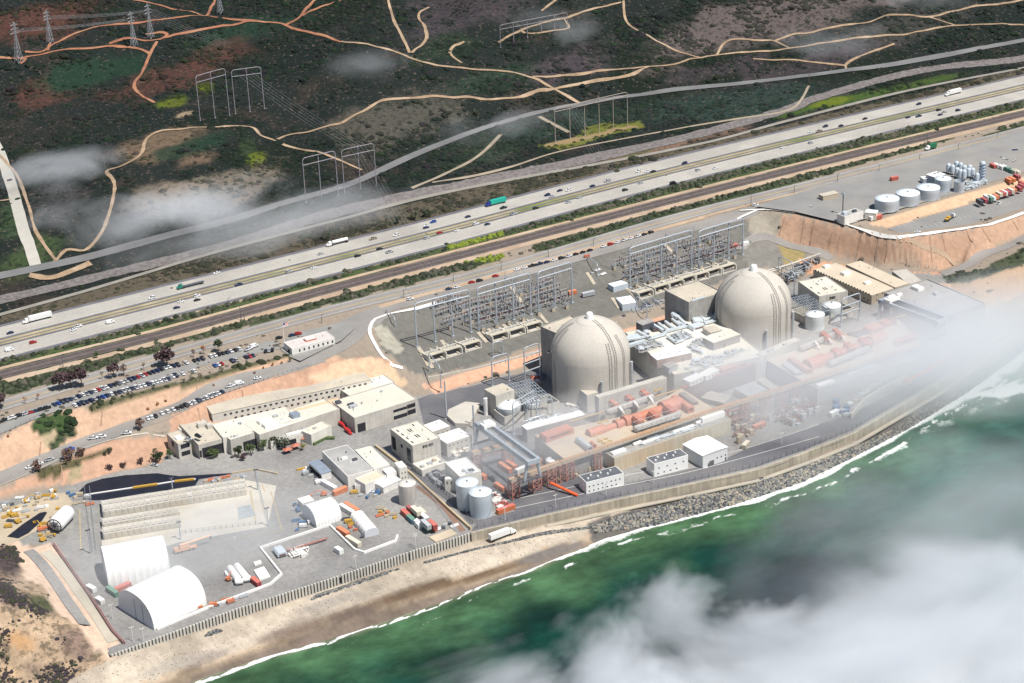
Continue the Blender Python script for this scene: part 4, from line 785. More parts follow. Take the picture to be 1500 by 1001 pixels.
bld('station_building','small white one-storey station with red-trimmed roof beside the flagpole','building',z2_(1065,190),z2_(1440,90),z2_(1010,130),h=4.3,zb=28,wm=white_wall,rm=M('roof_pink',(.55,.50,.47),.8,.05,.3),par=.35,win=[('F',8,1,1.0,1.6,1.4,0,.12,1)],units=[(.4,.35,7,4,.7,red_paint),(.42,.4,6,3,1.1,roof_white)],doors=[('L',.4,2.4,2.6,0,'opening')],below=3)
# --- middle left
pb1=bld('pump_building','square concrete building with black roof slots and dark lettering on its front','building',y1(385,447),y1(620,365),y1(190,297),base=y1(392,640),wm=concrete,rm=roof_cream,units=[(.12,.12,.7,3,.15,dark_open),(.12,.34,.7,3,.15,dark_open),(.12,.56,.7,3,.15,dark_open),(.12,.78,.7,3,.15,dark_open),(.42,.3,.7,4,.15,dark_open),(.50,.3,.7,4,.15,dark_open),(.42,.62,.7,4,.15,dark_open),(.50,.62,.7,4,.15,dark_open),(.62,.08,1.2,1,.15,dark_open),(.72,.84,.8,2.4,.15,dark_open)],doors=[('L',.18,4.4,8,2.5,'louvre'),('L',.86,4.4,8,2.5,'louvre'),('L',.5,2,2.2,7.5,'opening')],seams=3)
pb2=bld('pump_building','concrete pump building with black roof slots next to the long tan-roofed offices','building',y7(600,452),y7(815,378),y7(415,320),base=y7(600,600),wm=concrete,rm=roof_cream,units=[(.12,.15,.7,3,.15,dark_open),(.12,.5,.7,3,.15,dark_open),(.42,.3,.7,4,.15,dark_open),(.5,.3,.7,4,.15,dark_open),(.42,.62,.7,4,.15,dark_open),(.72,.84,.8,2.4,.15,dark_open),(.7,.2,1.4,.8,.15,dark_open)],doors=[('L',.3,8,7,2,'louvre')],seams=3)
for (t_,w_,d_,h_),word in ((pb1,'abcba dbacb'),(pb2,'bacdbac')):      # the writing is too small to read in the photo: dark letter-high strokes
    mb=MB(); cw=.62
    for i,c in enumerate(word):
        if c == ' ': continue
        x0=w_*.36+i*cw; z0=h_-3.0
        for q in {'a': ((0,0,.14,1.1),(0,.95,.45,1.1),(.31,0,.45,1.1)),'b': ((0,0,.14,1.1),(0,0,.45,.15),(0,.5,.4,.62),(0,.95,.45,1.1)),'c': ((.15,0,.3,1.1),(0,.95,.45,1.1)),'d': ((0,0,.14,1.1),(0,0,.45,.15),(.31,0,.45,1.1))}[c]: mb.box(x0+q[0]-.03,-.12,z0+q[1]*1.4,x0+q[2]+.04,.02,z0+q[3]*1.4+.08)
    part('lettering',mb,dark_open,t_)
bld('annex_building','small white-roofed annex behind the larger white-roofed one','building',y1(560,322),y1(718,267),y1(485,257),h=6.5,wm=concrete,rm=roof_white,win=[('F',3,1,.8,.8,3.8,0,.2,.95)],par=.2)
bld('annex_building','white-roofed two-storey annex with small windows and an outside stair','building',y1(687,425),y1(903,352),y1(605,345),base=y1(687,540),wm=concrete,rm=roof_white,win=[('F',5,1,.8,.8,6.2,0,.02,.85),('F',3,1,.8,1.2,2.4,0,.3,.9)],par=.2)
bld('control_annex','cream building with a broad white roof behind the two blue-grey tanks','building',y1(800,718),y1(990,665),y1(668,592),h=11.5,wm=cream_wall,rm=roof_white,units=[(.35,.05,4,2,.5),(.55,.12,3,3,.6,steel_d),(.3,.2,2,2,.8)])
bld('control_annex','low cream wing with three narrow windows in front of the broad white roof','building',y1(668,737),y1(800,735),y1(655,712),base=y1(672,842),wm=cream_wall,rm=roof_white,par=.1,win=[('F',3,1,.7,1.8,4.4,0,.02,.85)])
bld('warehouse','large pale grey warehouse with a flat ribbed roof at the yard edge','warehouse',z4(415,832),z4(640,770),z4(190,612),base=z4(425,925),wm=white_wall,rm=roof_grey,par=.3,units=[(.35,.55,3.4,1.8,1.2,roof_white),(.66,.42,2.6,1.6,1.2,steel_d)],below=.3)
bld('warehouse_wing','lower white wing joined to the right side of the pale grey warehouse','warehouse',z4(645,765),z4(782,722),z4(480,600),h=7.2,wm=white_wall,rm=roof_cream,par=.3)
bld('workshop','cream flat-topped shed with a tan stained roof in front of the warehouse','shed',z4(570,905),z4(755,828),z4(518,838),h=5.6,wm=white_wall,rm=M('roof_stained',(.58,.52,.40),.9,.05,.05,lo=(.45,.36,.24)),par=.5)
bld('workshop','white box shed between the warehouse and the round cream tank','shed',z4(760,810),z4(838,780),z4(718,768),h=6.5,wm=white_wall,rm=roof_white,par=.2)
bld('long_shed','long white low shed beside the round cream tank','shed',z4(728,925),z4(878,858),z4(672,882),h=4,wm=white_wall,rm=roof_white,par=0,gable=.5)
bld('long_shed','open shed with a dark ribbed blue roof along the left side of the warehouse','shed',z4(185,805),z4(275,785),z4(75,705),h=4.6,wm=white_wall,rm=galv_roof,par=0,gable=.4,doors=[('L',.5,16,2.6,.4,'opening')])
bld('plant_hut','little white hut beside the stained-roof shed','hut',z4(478,908),z4(545,905),z4(455,885),h=4,wm=white_wall,rm=roof_grey,par=.1)
bld('gate_house','cream stair tower at the head of the sloping fence line','building',y1(270,640),y1(330,615),y1(225,590),h=9,wm=cream_wall,rm=roof_white,par=.2,win=[('F',2,2,.6,.8,2.5,3,.1,.9)])
bld('filter_house','beige flat pit building in front of the lettered concrete building','building',y1(470,665),y1(690,590),y1(400,600),h=3.4,wm=cream_wall,rm=roof_cream,par=.7,units=[(.1,.3,2,2,1.2),(.4,.4,3,2,1),(.65,.5,2,2,1.4,tan_eq),(.8,.2,2,1.4,1)])
# --- seaward side
bld('office_trailer','white two-storey office block with dark roof, left of the two by the seawall road','office',y2(1312,405),y3(803,922),y2(1230,345),base=y2(1312,508),wm=white_p,rm=roof_dark,par=.15,group='white office blocks by the seawall road',win=[('F',8,1,.8,.6,4.0,0,.02,.95),('F',7,1,.8,.6,1.3,0,.02,.85)],units=[(.1+.13*k,.3+.3*(k % 2),.9,.9,.8,roof_white) for k in range(6)])
bld('office_trailer','white two-storey office block with dark roof, right beside the white warehouse','office',y4(590,482),y4(887,402),y4(495,432),base=y4(592,598),wm=white_p,rm=roof_dark,par=.15,group='white office blocks by the seawall road',win=[('F',4,1,.9,.6,4.7,0,.02,.98),('F',4,1,.9,.6,1.5,0,.02,.75)],units=[(.1+.13*k,.3+.3*(k % 2),.9,.9,.8,roof_white) for k in range(6)])
bld('white_warehouse','white metal warehouse with a bright shallow gable roof by the seawall road','warehouse',y4(1017,408),y4(1230,328),y4(843,306),base=y4(1017,522),wm=M('warehouse_panel',(.66,.67,.66),.5,.04,.3,streak=.08),rm=M('bright_roof',(.85,.85,.83),.5,.03,.2),par=0,gable=-1.1,win=[('F',3,1,.8,.8,3.2,0,.5,1)],doors=[('F',.36,3.2,3.2,0,'door'),('F',.23,1,2.2,0,'door'),('F',.93,1,2.2,0,'door')])
bld('intake_building','long cream concrete wall building seaward of the left turbine deck','building',(900,673),(1071,615),(872,656),base=(901,692),wm=M('stained_wall',(.50,.46,.36),.85,.1,.12,lo=(.52,.42,.30),streak=.2),rm=concrete_d,par=.6,units=[(.02,.2,9,3,1.4,roof_white),(.80,.3,16,4,3.0,roof_white),(.35,.5,8,1.4,1.2,tank_blue),(.5,.6,9,1.4,1.2,tank_blue)])
bld('intake_building','long grey concrete wall building seaward of the foggy right dome','building',y6(885,312),y8(880,520),y6(735,265),base=y6(885,440),wm=M('grey_wall',(.42,.41,.38),.85,.1,.12,streak=.2),rm=concrete_d,par=.6,units=[(.03,.2,12,3,1.4,roof_white),(.35,.5,8,1.4,1.2,tank_blue),(.5,.6,9,1.4,1.2,tank_blue)])
# --- around the domes
bld('fuel_building','tall concrete block standing behind the left dome','building',d1(245,575),d1(520,470),d1(140,475),base=None,h=30,wm=concrete_d,rm=roof_tan,par=.8)
bld('fuel_building_annex','lower grey concrete block between the left dome and the yard behind it','building',d1(190,770),d1(330,730),d1(100,735),h=16,wm=concrete_d,rm=concrete,par=.5)
bld('fuel_building','tall concrete block standing behind the foggy right dome','building',s4(895,690),s4(1200,600),s4(725,568),h=28,wm=concrete_d,rm=roof_tan,par=.8,units=[(.1,.02,10,1.2,1,tank_blue)])
bld('stair_tower','tall plain concrete box in front of the left dome','building',y3(480,238),y3(575,210),y3(415,188),base=y3(482,388),wm=concrete,rm=roof_tan,par=.2)
bld('penetration_gallery','long low concrete gallery running along the seaward foot of the left dome','building',y3(582,262),y3(1180,85),y3(560,235),h=17,wm=concrete,rm=concrete,par=.3)
bld('penetration_gallery','long concrete gallery along the seaward foot of the right dome, pale in the fog','building',y7(100,975),y7(440,830),y7(60,945),h=16,wm=concrete,rm=concrete,par=.3,units=[(.2,.2,3,1.5,1.2),(.6,.2,3,1.5,1.2)])
t,w,d,hh=bld('auxiliary_building','broad flat-roofed auxiliary building crowded with ducts between the two domes','building',y5(525,662),y5(1275,450),y5(90,285),base=None,h=15.5,wm=concrete,rm=roof_cream,par=.5)
aux=(t,w,d,hh)
bld('rooftop_house','white-roofed penthouse with a red wall nearest the left dome','rooftop house',y5(375,528),y5(680,462),y5(302,480),h=4.4,zb=23.6,wm=M('pinkish_wall',(.36,.27,.24),.8,.1,.2),rm=roof_white,par=0,doors=[('F',.75,1.2,2.4,0,'door')],units=[(.15,.4,.8,.8,.6),(.45,.4,.8,.8,.6),(.75,.4,.8,.8,.6)])
bld('rooftop_house','white-roofed penthouse nearest the foggy right dome','rooftop house',y5(872,378),y5(1105,302),y5(790,325),h=5.0,zb=23.6,wm=M('brownish_wall',(.30,.27,.26),.8,.1,.2),rm=roof_cream,par=0,doors=[('F',.4,1.2,2.4,0,'door')],units=[(.4,.4,1,1,.8)])
bld('rooftop_house','grey box penthouse with a dark front at the back edge of the auxiliary roof','rooftop house',y5(245,222),y5(348,190),y5(235,180),h=4.5,zb=23.6,wm=steel_d,rm=concrete_d,par=0)
bld('rooftop_house','low cream penthouse between the ducts and the foggy dome','rooftop house',y5(845,290),y5(940,262),y5(775,245),h=3,zb=23.6,wm=concrete,rm=roof_tan,par=0)
bld('rooftop_house','small grey cabin on the front corner of the auxiliary roof','rooftop house',y5(480,600),y5(560,572),y5(450,560),h=3,zb=23.6,wm=grey_eq,rm=concrete_d,par=0)
for i,(A_,B_,C_,lab) in enumerate([((665,722),(785,668),(635,680),'white site trailer at the left end beside the turbine pit'),((805,672),(922,612),(772,632),'white site trailer, second beside the turbine pit'),((1290,510),(1430,440),(1255,480),'white site trailer beside the foot of the foggy dome')]):
    bld('site_trailer',lab,'trailer',y5(*A_),y5(*B_),y5(*C_),h=3,zb=20.2,wm=white_wall,rm=roof_white,par=0,win=[('F',3,1,.8,.7,1.2,0,.1,.9)],group='site trailers beside the turbine pit',below=0)
bld('tan_block','tan-topped concrete block beside the domed white tank left of the left dome','building',q7(218,338),q7(445,262),q7(100,248),h=14,wm=concrete,rm=roof_tan,par=.1)
# right side offices
bld('admin_building','long tan flat-roofed office building with white roof units behind the foggy dome','office',y7(1062,440),y7(1262,375),y7(548,212),base=y7(1062,522),wm=M('tan_wall',(.40,.35,.27),.8,.08,.2),rm=M('roof_sand',(.55,.47,.36),.9,.06,.1),par=.1,win=[('L',20,1,1.1,1.1,6.3,0,.02,.98),('L',14,1,1.1,1.1,2.0,0,.02,.98),('F',2,2,.9,.9,2,3.6,.1,.6)],units=[(.35,.93,5,3,1.6,roof_white),(.4,.62,6,4,2,roof_white),(.45,.27,5,3,1.4,roof_white)])
bld('admin_building','lower sand-roofed office wing on the inland side of the long tan building','office',y7(1268,370),y7(1390,330),y7(835,168),h=7.5,wm=MATS['tan_wall'],rm=MATS['roof_sand'],par=.1)
bld('admin_building','angular pale concrete building at the foot of the orange bluff','building',y7(1390,345),y7(1499,310),y7(1240,225),h=7,wm=concrete,rm=M('roof_pale',(.46,.43,.38),.9,.06,.1),par=.2)
bld('turbine_hall_end','big grey flat-roofed hall at the right end of the turbine deck, fading into fog','hall',r7(1250,420),(1430,440),r7(720,190),h=17,wm=concrete_d,rm=M('roof_greyb',(.34,.33,.32),.9,.08,.1),par=.8,units=[(.5,.78,5,7,2,roof_white),(.6,.55,3,3,1.6),(.08,.82,4,2,1.4,roof_white)])
bld('clifftop_shed','rust-pink buttressed block below the cliff, beside the grey hall','building',r7(1180,195),r7(1330,160),r7(1170,95),h=7,zb=9,wm=M('rust_wall',(.42,.26,.19),.9,.1,.2),rm=M('rust_roof',(.45,.30,.22),.9,.1,.2),par=0,gable=1.2)

# --- tanks
def tank(px,py,rpx,top,label,m,zb=8,name='storage_tank',group=None,cone=.6,rail=True,cat='tank',open_=False,n=40,stair=True):
    b=W(px,py,zb); r=rpx*mpp(b); h=(top_z(top,(px,py),zb)-zb) if isinstance(top,tuple) else top
    t=thing(name,label,cat,b,group=group); part('tank_wall',MB().lathe([(r,-.3),(r,h*.33),(r+.03,h*.34),(r,h*.66),(r+.03,h*.67),(r,h)],n,cap=False),m,t)
    if open_: part('rim',MB().lathe([(r,h-.3),(r+.15,h-.3),(r+.15,h),(r,h)],n,cap=False),m,t); part('tank_floor',MB().lathe([(r-.02,h-3),(.1,h-3)],n,cap=False),dark_open,t)
    else:
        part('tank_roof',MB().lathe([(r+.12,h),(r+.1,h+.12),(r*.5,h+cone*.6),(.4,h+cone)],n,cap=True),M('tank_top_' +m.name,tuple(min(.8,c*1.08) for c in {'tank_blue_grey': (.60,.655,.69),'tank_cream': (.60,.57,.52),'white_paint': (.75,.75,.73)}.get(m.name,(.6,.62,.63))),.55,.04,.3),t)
        part('roof_vent',MB().lathe([(.5,h+cone-.1),(.5,h+cone+.5),(.1,h+cone+.7)],8),steel_d,t)
    if stair:
        st=MB(); a0=math.atan2(-_f[1],-_f[0])+.5
        for k in range(22):
            a=a0+k*.07; z=h*(k+1)/22; st.box((r+.1)*math.cos(a)-.35,(r+.1)*math.sin(a)-.35,z-.15,(r+.8)*math.cos(a),(r+.8)*math.sin(a),z)
        part('stair',st,M('stair_' +m.name,(.36,.39,.41),.6,.1,.5),t)
    return t
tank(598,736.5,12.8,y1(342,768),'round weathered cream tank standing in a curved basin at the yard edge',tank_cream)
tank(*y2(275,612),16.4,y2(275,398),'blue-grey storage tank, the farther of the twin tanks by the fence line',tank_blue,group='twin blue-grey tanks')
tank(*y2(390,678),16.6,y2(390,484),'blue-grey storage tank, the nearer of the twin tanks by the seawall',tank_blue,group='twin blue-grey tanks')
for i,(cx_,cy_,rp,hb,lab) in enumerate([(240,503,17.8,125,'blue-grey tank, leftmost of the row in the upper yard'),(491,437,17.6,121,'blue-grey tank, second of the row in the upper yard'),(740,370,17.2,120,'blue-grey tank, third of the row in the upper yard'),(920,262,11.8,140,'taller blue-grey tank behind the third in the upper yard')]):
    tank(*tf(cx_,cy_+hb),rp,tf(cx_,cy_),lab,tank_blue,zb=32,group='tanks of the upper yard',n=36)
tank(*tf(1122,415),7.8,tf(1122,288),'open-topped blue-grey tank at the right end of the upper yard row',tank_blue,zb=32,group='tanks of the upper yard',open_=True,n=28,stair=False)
for i,(vx,vy) in enumerate([(668,335),(712,350),(755,310),(800,325),(762,380),(798,400),(842,355),(840,405),(888,385),(932,385),(900,350),(980,440)]):
    b=W(*tg(vx,vy+70),32); t=thing('process_vessel','small domed blue-grey vessel in the cluster behind the upper tanks, %s from the left' % nth(i),'vessel',b,group='cluster of small process vessels'); r=1.75
    part('shell',MB().lathe([(r,1.6),(r,6.2),(r*.85,7.0),(r*.5,7.5),(.1,7.7)],14),tank_blue,t)
    for a in (.8,2.4,3.9,5.5): part('leg',MB().box(r*.8*math.cos(a)-.15,r*.8*math.sin(a)-.15,0,r*.8*math.cos(a)+.15,r*.8*math.sin(a)+.15,1.9),steel_d,t)
t=thing('distillation_column','tall pale column with dark bands at the right end of the upper yard','column',W(*tg(1035,490),32)); h_=top_z(tg(1047,285),tg(1035,490),32)-32
part('shell',MB().lathe([(1.9,0),(1.9,h_),(1.2,h_+.6),(.1,h_+.8)],16),tank_blue,t)
for k in range(6): part('walkway',MB().lathe([(2.0,2+k*h_/6.5),(2.5,2+k*h_/6.5),(2.5,2.4+k*h_/6.5),(2.0,2.4+k*h_/6.5)],16,cap=False),M('band_blue',(.20,.26,.36),.6),t)
bld('plant_room','flat white-roofed blue plant room behind the upper tanks','building',tf(830,255),tf(960,215),tf(718,220),h=6,zb=32,wm=galv_roof,rm=roof_white,par=0,units=[(.4,.5,1.5,1.5,1),(.75,.55,1.5,1.5,1)])
bld('plant_hut','small grey hut left of the plant room in the upper yard','hut',tf(690,275),tf(742,258),tf(650,248),h=3.4,zb=32,wm=steel,rm=roof_white,par=0)
bld('plant_hut','tan box trailer in the upper car park left of the tank row','trailer',A3(618,865),A3(685,850),A3(612,852),h=3,zb=32,wm=tan_eq,rm=roof_tan,par=0)
bld('treatment_plant','white low treatment building with blue units at the corner of the upper yard','building',A3(712,955),A3(795,930),A3(700,935),h=5,zb=32,wm=white_wall,rm=roof_grey,par=.3,units=[(.1,.3,3,3,2,tank_blue),(.6,.3,3,2,1.5,steel_d)])
bld('treatment_plant','cream shed beside the leftmost tank of the upper yard','shed',A3(800,935),A3(850,940),A3(795,920),h=4,zb=32,wm=cream_wall,rm=roof_white,par=0)
t=thing('vent_mast','slender dark lattice mast by the treatment building','mast',W(*A3(703,940),32)); part('mast',MB().tube([(0,0,0),(0,0,16)],.35,8),steel_d,t); part('platform',MB().box(-1,-1,14.5,1,1,15.5),steel,t)
for k,(a_,lab) in enumerate([(q7(383,575),'white low-domed tank inside a square concrete pit left of the left dome')]):
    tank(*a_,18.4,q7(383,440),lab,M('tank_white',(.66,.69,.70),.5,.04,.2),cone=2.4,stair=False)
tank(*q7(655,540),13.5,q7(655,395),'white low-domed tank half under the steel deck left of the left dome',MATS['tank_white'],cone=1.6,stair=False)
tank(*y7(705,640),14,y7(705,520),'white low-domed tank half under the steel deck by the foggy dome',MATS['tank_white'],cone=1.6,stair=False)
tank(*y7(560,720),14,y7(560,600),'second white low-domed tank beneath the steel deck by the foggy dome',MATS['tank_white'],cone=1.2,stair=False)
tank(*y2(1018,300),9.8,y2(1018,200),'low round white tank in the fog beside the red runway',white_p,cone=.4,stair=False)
tank(*q7(100,570),3.0,q7(100,365),'thin upright white cylinder left of the domed tank pit',white_p,cone=.8,stair=False,n=16,name='gas_cylinder')
def pit(name,label,A,B,Cc,z,hw,th=.5,m=concrete):
    o,ang,w,d=frame3(A,B,Cc,z); t=thing(name,label,'wall',(o.x,o.y,z-hw),ang)
    for a in ((0,0,w,th),(0,d-th,w,d),(0,th,th,d-th),(w-th,th,w,d-th)): part('wall',MB().box(a[0],a[1],-.5,a[2],a[3],hw),m,t)
    return t
pit('tank_pit_wall','square concrete pit wall around the domed tanks left of the left dome',q7(325,598),q7(1000,400),q7(200,500),13.5,5.5)
pit('tank_pit_wall','square concrete pit wall around the domed tanks by the foggy dome',y7(555,660),y7(900,545),y7(335,570),13.5,5.5)
def lattice_deck(label,A,B,Cc,z,zb=8):
    o,ang,w,d=frame3(A,B,Cc,z); t=thing('steel_deck',label,'steel deck',(o.x,o.y,zb),ang,group='lattice steel decks over the tanks'); h=z-zb; mb=MB()
    n=max(3,int(w/1.6))
    for k in range(n+1): mb.box(w*k/n-.14,0,h-.45,w*k/n+.14,d,h)
    m2=max(2,int(d/4)); b2=MB()
    for k in range(m2+1): b2.box(-.2,d*k/m2-.2,h-.9,w+.2,d*k/m2+.2,h-.47)
    part('joists',mb,steel,t); part('beams',b2,steel,t)
    for x_,y_ in ((0,0),(w,0),(0,d),(w,d),(w/2,0),(w/2,d)): part('leg',MB().box(x_-.25,y_-.25,0,x_+.25,y_+.25,h-.9),steel,t)
    return t
lattice_deck('grey slatted steel deck left of the left dome',q7(600,430),q7(855,315),q7(345,190),19)
lattice_deck('grey slatted steel deck beside the foggy dome',y7(550,590),y7(690,550),y7(345,455),18)
# ---------------------------------------------------------------- portal gantries
def gantry(name,label,feet,top_l,top_r,zb,m=steel,r=.62,group=None,beams=2,gap=3.6,rb=None,cat='steel gantry'):
    F_=[W(*p,zb) if zb is not None else T(*p) for p in feet]; n=len(F_); o=F_[0]; h=np.mean([top_z(top_l,feet[0],F_[0].z)-F_[0].z,top_z(top_r,feet[-1],F_[-1].z)-F_[-1].z])
    t=thing(name,label,cat,o,group=group); P=[f-o for f in F_]; d=(P[-1]-P[0]); d.z=0; d.normalize(); Rc=1.9; rb=rb or r*.75; top=P[0].z*0+h
    part('top_beam',MB().tube([P[0]+Vector((0,0,top-Rc-P[0].z)),P[0]+Vector((0,0,top-.55*Rc))+d*.25*Rc,Vector((P[0].x,P[0].y,top-.12*Rc))+d*.7*Rc,Vector((P[0].x,P[0].y,top))+d*1.6*Rc,Vector((P[-1].x,P[-1].y,top))-d*1.6*Rc,Vector((P[-1].x,P[-1].y,top-.12*Rc))-d*.7*Rc,Vector((P[-1].x,P[-1].y,top-.55*Rc))-d*.25*Rc,Vector((P[-1].x,P[-1].y,top-Rc))],rb,8),m,t)
    for b in range(beams-1): part('cross_beam',MB().tube([Vector((P[0].x,P[0].y,top-gap*(1+b)-Rc*.4)),Vector((P[-1].x,P[-1].y,top-gap*(1+b)-Rc*.4))],rb,8),m,t)
    for i,p in enumerate(P):
        e=top-Rc if i in (0,n-1) else top
        part('leg',MB().tube([(p.x,p.y,p.z-.3),(p.x,p.y,e)],r,8,r2=r*.7).box(p.x-r*1.6,p.y-r*1.6,p.z-.3,p.x+r*1.6,p.y+r*1.6,p.z+.35),m,t)
    ins=MB()
    for k in range(3*(n-1)):
        q=P[0].lerp(P[-1],(k+.5)/(3*(n-1))); ins.tube([(q.x,q.y,top-gap-Rc*.4),(q.x,q.y,top-gap-Rc*.4-2.2)],.14,5)
    part('insulators',ins,steel_d,t); return t
a5=lambda *P: [A5(*p) for p in P]
GY='grey-blue steel gantries of the switchyard'
gantry('portal_gantry','four-legged steel gantry at the left end of the switchyard',a5((333,523),(413,500),(490,475),(570,458)),A5(320,325),A5(562,278),18.5,group=GY)
gantry('portal_gantry','four-legged steel gantry, second from the left in the switchyard',a5((605,448),(683,420),(758,403),(833,380)),A5(597,258),A5(828,205),18.5,group=GY)
gantry('portal_gantry','three-legged steel gantry in the middle of the switchyard',a5((868,375),(940,350),(1015,328)),A5(862,190),A5(1010,155),18.5,group=GY)
gantry('portal_gantry','five-legged steel gantry behind and between the two domes',[s4(378,548),s4(513,505),s4(650,462),s4(787,420),s4(918,382)],s4(378,190),s4(918,50),18.5,group=GY)
gantry('portal_gantry','four-legged steel gantry at the right end of the switchyard',[s4(980,378),s4(1113,330),s4(1242,290),s4(1367,258)],s4(978,45),s4(1365,-55),18.5,group=GY)
GE='small two-legged end frames of the switchyard'
for lab,f,tl,tr in [('small end frame at the left tip of the switchyard',((200,430),(240,470)),(197,365),(236,385)),('small end frame behind the leftmost switchyard gantry',((470,375),(513,400)),(468,292),(510,310)),('small end frame behind the second switchyard gantry',((722,330),(768,372)),(722,228),(765,245)),
    ('small end frame between the middle gantry and the five-legged one',((1082,195),(1128,230)),(1080,132),(1126,152))]:
    gantry('end_gantry',lab,a5(*f),A5(*tl),A5(*tr),18.5,r=.4,group=GE,beams=1)
gantry('end_gantry','small end frame inside the five-legged gantry',[s4(690,250),s4(783,330)],s4(690,95),s4(780,125),18.5,r=.4,group=GE,beams=1)
gantry('end_gantry','small curved frame at the edge of the switchyard behind the left dome',[s4(432,735),s4(528,820)],s4(432,640),s4(526,680),12,r=.4,group=GE,beams=1)
gantry('end_gantry','small curved frame over the slope behind the big cream hall',a5((388,640),(438,700)),A5(388,565),A5(435,592),12,r=.4,group=GE,beams=1)
GP='steel portals around the domed tanks'
gantry('portal_gantry','tall two-legged portal with two crossbars left of the left dome',a5((665,695),(738,672)),A5(658,570),A5(735,548),8,group=GP,r=.5)
gantry('portal_gantry','tall two-legged portal behind the other, left of the left dome',a5((668,600),(712,590)),A5(665,505),A5(712,495),8,group=GP,r=.45,beams=1)
gantry('portal_gantry','tall ladder-like portal with many crossbars touching the left dome',a5((808,690),(875,665)),A5(803,528),A5(873,505),8,group=GP,r=.5,beams=4,gap=5)
gantry('portal_gantry','two-legged portal in front of the domed tank pit',a5((758,905),(860,845)),A5(752,750),A5(858,728),8,group=GP,r=.5)
gantry('portal_gantry','small portal behind the foggy dome at the switchyard edge',[e1(405,625),e1(540,690)],e1(415,510),e1(540,560),11,group=GP,r=.45,beams=1)
gantry('portal_gantry','two-legged portal beside the foggy dome',[e1(430,830),e1(555,890)],e1(428,640),e1(560,630),8,group=GP,r=.5)
gantry('portal_gantry','bright two-legged portal with two crossbars in front of the foggy tanks',[r7(325,470),r7(492,410)],r7(322,235),r7(497,185),10,group=GP,r=.6,beams=3,gap=5)
for i,(a,b,lab) in enumerate([(A5(463,840),A5(446,672),'tall thin steel pole beside the sloping road left of the tanks'),(y1(937,478),y1(922,185),'tall steel pole behind the white-roofed annex'),(A5(583,880),A5(580,780),'steel pole near the foggy crane girder')]):
    B=W(*a,8); h=top_z(b,a,8)-8; t=thing('steel_pole',lab,'pole',B,group='tall steel poles'); part('shaft',MB().tube([(0,0,0),(0,0,h)],.62,8,r2=.45),steel,t); part('base',MB().box(-1,-1,-.2,1,1,.5),concrete,t)
GH='tall transmission frames on the hillside'
al=lambda *P: [A1(*p) for p in P]; a2_=lambda *P: [A2(*p) for p in P]
MV=M('mauve_steel',(.30,.28,.31),.6)
gantry('transmission_gantry','three-legged transmission frame on the hill, left of the upper pair',al((880,530),(945,519),(1009,508)),A1(860,335),A1(988,315),None,m=MV,group=GH,r=.36,gap=4.5)
gantry('transmission_gantry','three-legged transmission frame on the hill, right of the upper pair',al((1035,501),(1099,492),(1162,477)),A1(1017,308),A1(1142,288),None,m=MV,group=GH,r=.36,gap=4.5)
gantry('transmission_gantry','three-legged transmission frame by the paved hill road, left of the pair',al((1345,891),(1413,875),(1487,860)),A1(1327,695),A1(1472,668),None,m=MV,group=GH,r=.36,gap=4.5)
gantry('transmission_gantry','three-legged transmission frame by the paved hill road, right of the pair',a2_((15,853),(85,835),(155,825)),A2(3,660),A2(145,632),None,m=MV,group=GH,r=.36,gap=4.5)
gantry('transmission_gantry','six-legged frame on the hilltop loop at the top centre',a2_((700,208),(758,190),(818,165),(880,145),(938,125),(995,125)),A2(697,82),A2(998,58),None,m=MV,group=GH,r=.3,gap=3)
gantry('transmission_gantry','six-legged tan frame standing on the yellow grass strip',a2_((941,631),(1006,611),(1071,597),(1134,583),(1196,570),(1258,556)),A2(938,475),A2(1257,408),None,m=M('frame_tan',(.40,.34,.28),.7),group=GH,r=.32,gap=2)
# lattice pylons
def pylon(px,py,top,label,arms=3):
    b=T(px,py); h=top_z(top,(px,py),b.z)-b.z; t=thing('lattice_tower',label,'pylon',b,R(20),group='lattice transmission towers on the hills'); w0=h*.08; mb=MB(); rr=.18
    def hw(z): u=z/h; return w0*(1-u*1.15) if u<.7 else w0*.2
    for sx_ in (-1,1):
        for sy_ in (-1,1): mb.tube([(sx_*hw(z),sy_*hw(z),z) for z in (0,h*.35,h*.7,h)],rr,4)
    lv=[0,.14,.27,.38,.48,.57,.65,.72,.8,.88,.95,1]; br=MB()
    for a,c in zip(lv[:-1],lv[1:]):
        A_,C_=hw(a*h),hw(c*h)
        for k in range(4):
            s0=[(-1,-1),(1,-1),(1,1),(-1,1)]; p,q=s0[k],s0[(k+1) % 4]
            br.bar((p[0]*A_,p[1]*A_,a*h),(q[0]*C_,q[1]*C_,c*h),.13); br.bar((q[0]*A_,q[1]*A_,a*h),(p[0]*C_,p[1]*C_,c*h),.13); br.bar((p[0]*C_,p[1]*C_,c*h),(q[0]*C_,q[1]*C_,c*h),.13)
    part('legs',mb,steel_l,t); part('bracing',br,steel_l,t)
    for k in range(arms):
        z=h*(.72+.1*k); L_=h*(.14-.015*k); part('cross_arm',MB().bar((-L_,0,z+.4),(L_,0,z+.4),.16).bar((-L_,0,z+.4),(0,0,z+1.6),.14).bar((L_,0,z+.4),(0,0,z+1.6),.14),steel_l,t)
        for sx_ in (-1,1): part('insulator',MB().tube([(sx_*L_,0,z+.4),(sx_*L_,0,z-1.4)],.12,5),steel_d,t)
    return b+Vector((0,0,h*.8))
PYL=[pylon(*A1(85,275),A1(62,98),'lattice transmission tower near the left edge of the picture'),pylon(*A1(222,190),A1(210,47),'thin lattice tower second from the left, by the red track'),pylon(*A1(590,203),A1(575,55),'lattice tower on the dirt loop, left of the close pair'),pylon(*A1(664,168),A1(650,18),'lattice tower on the dirt loop, right of the close pair'),pylon(*A1(969,60),A1(955,-70),'lattice tower cut by the top edge of the picture')]
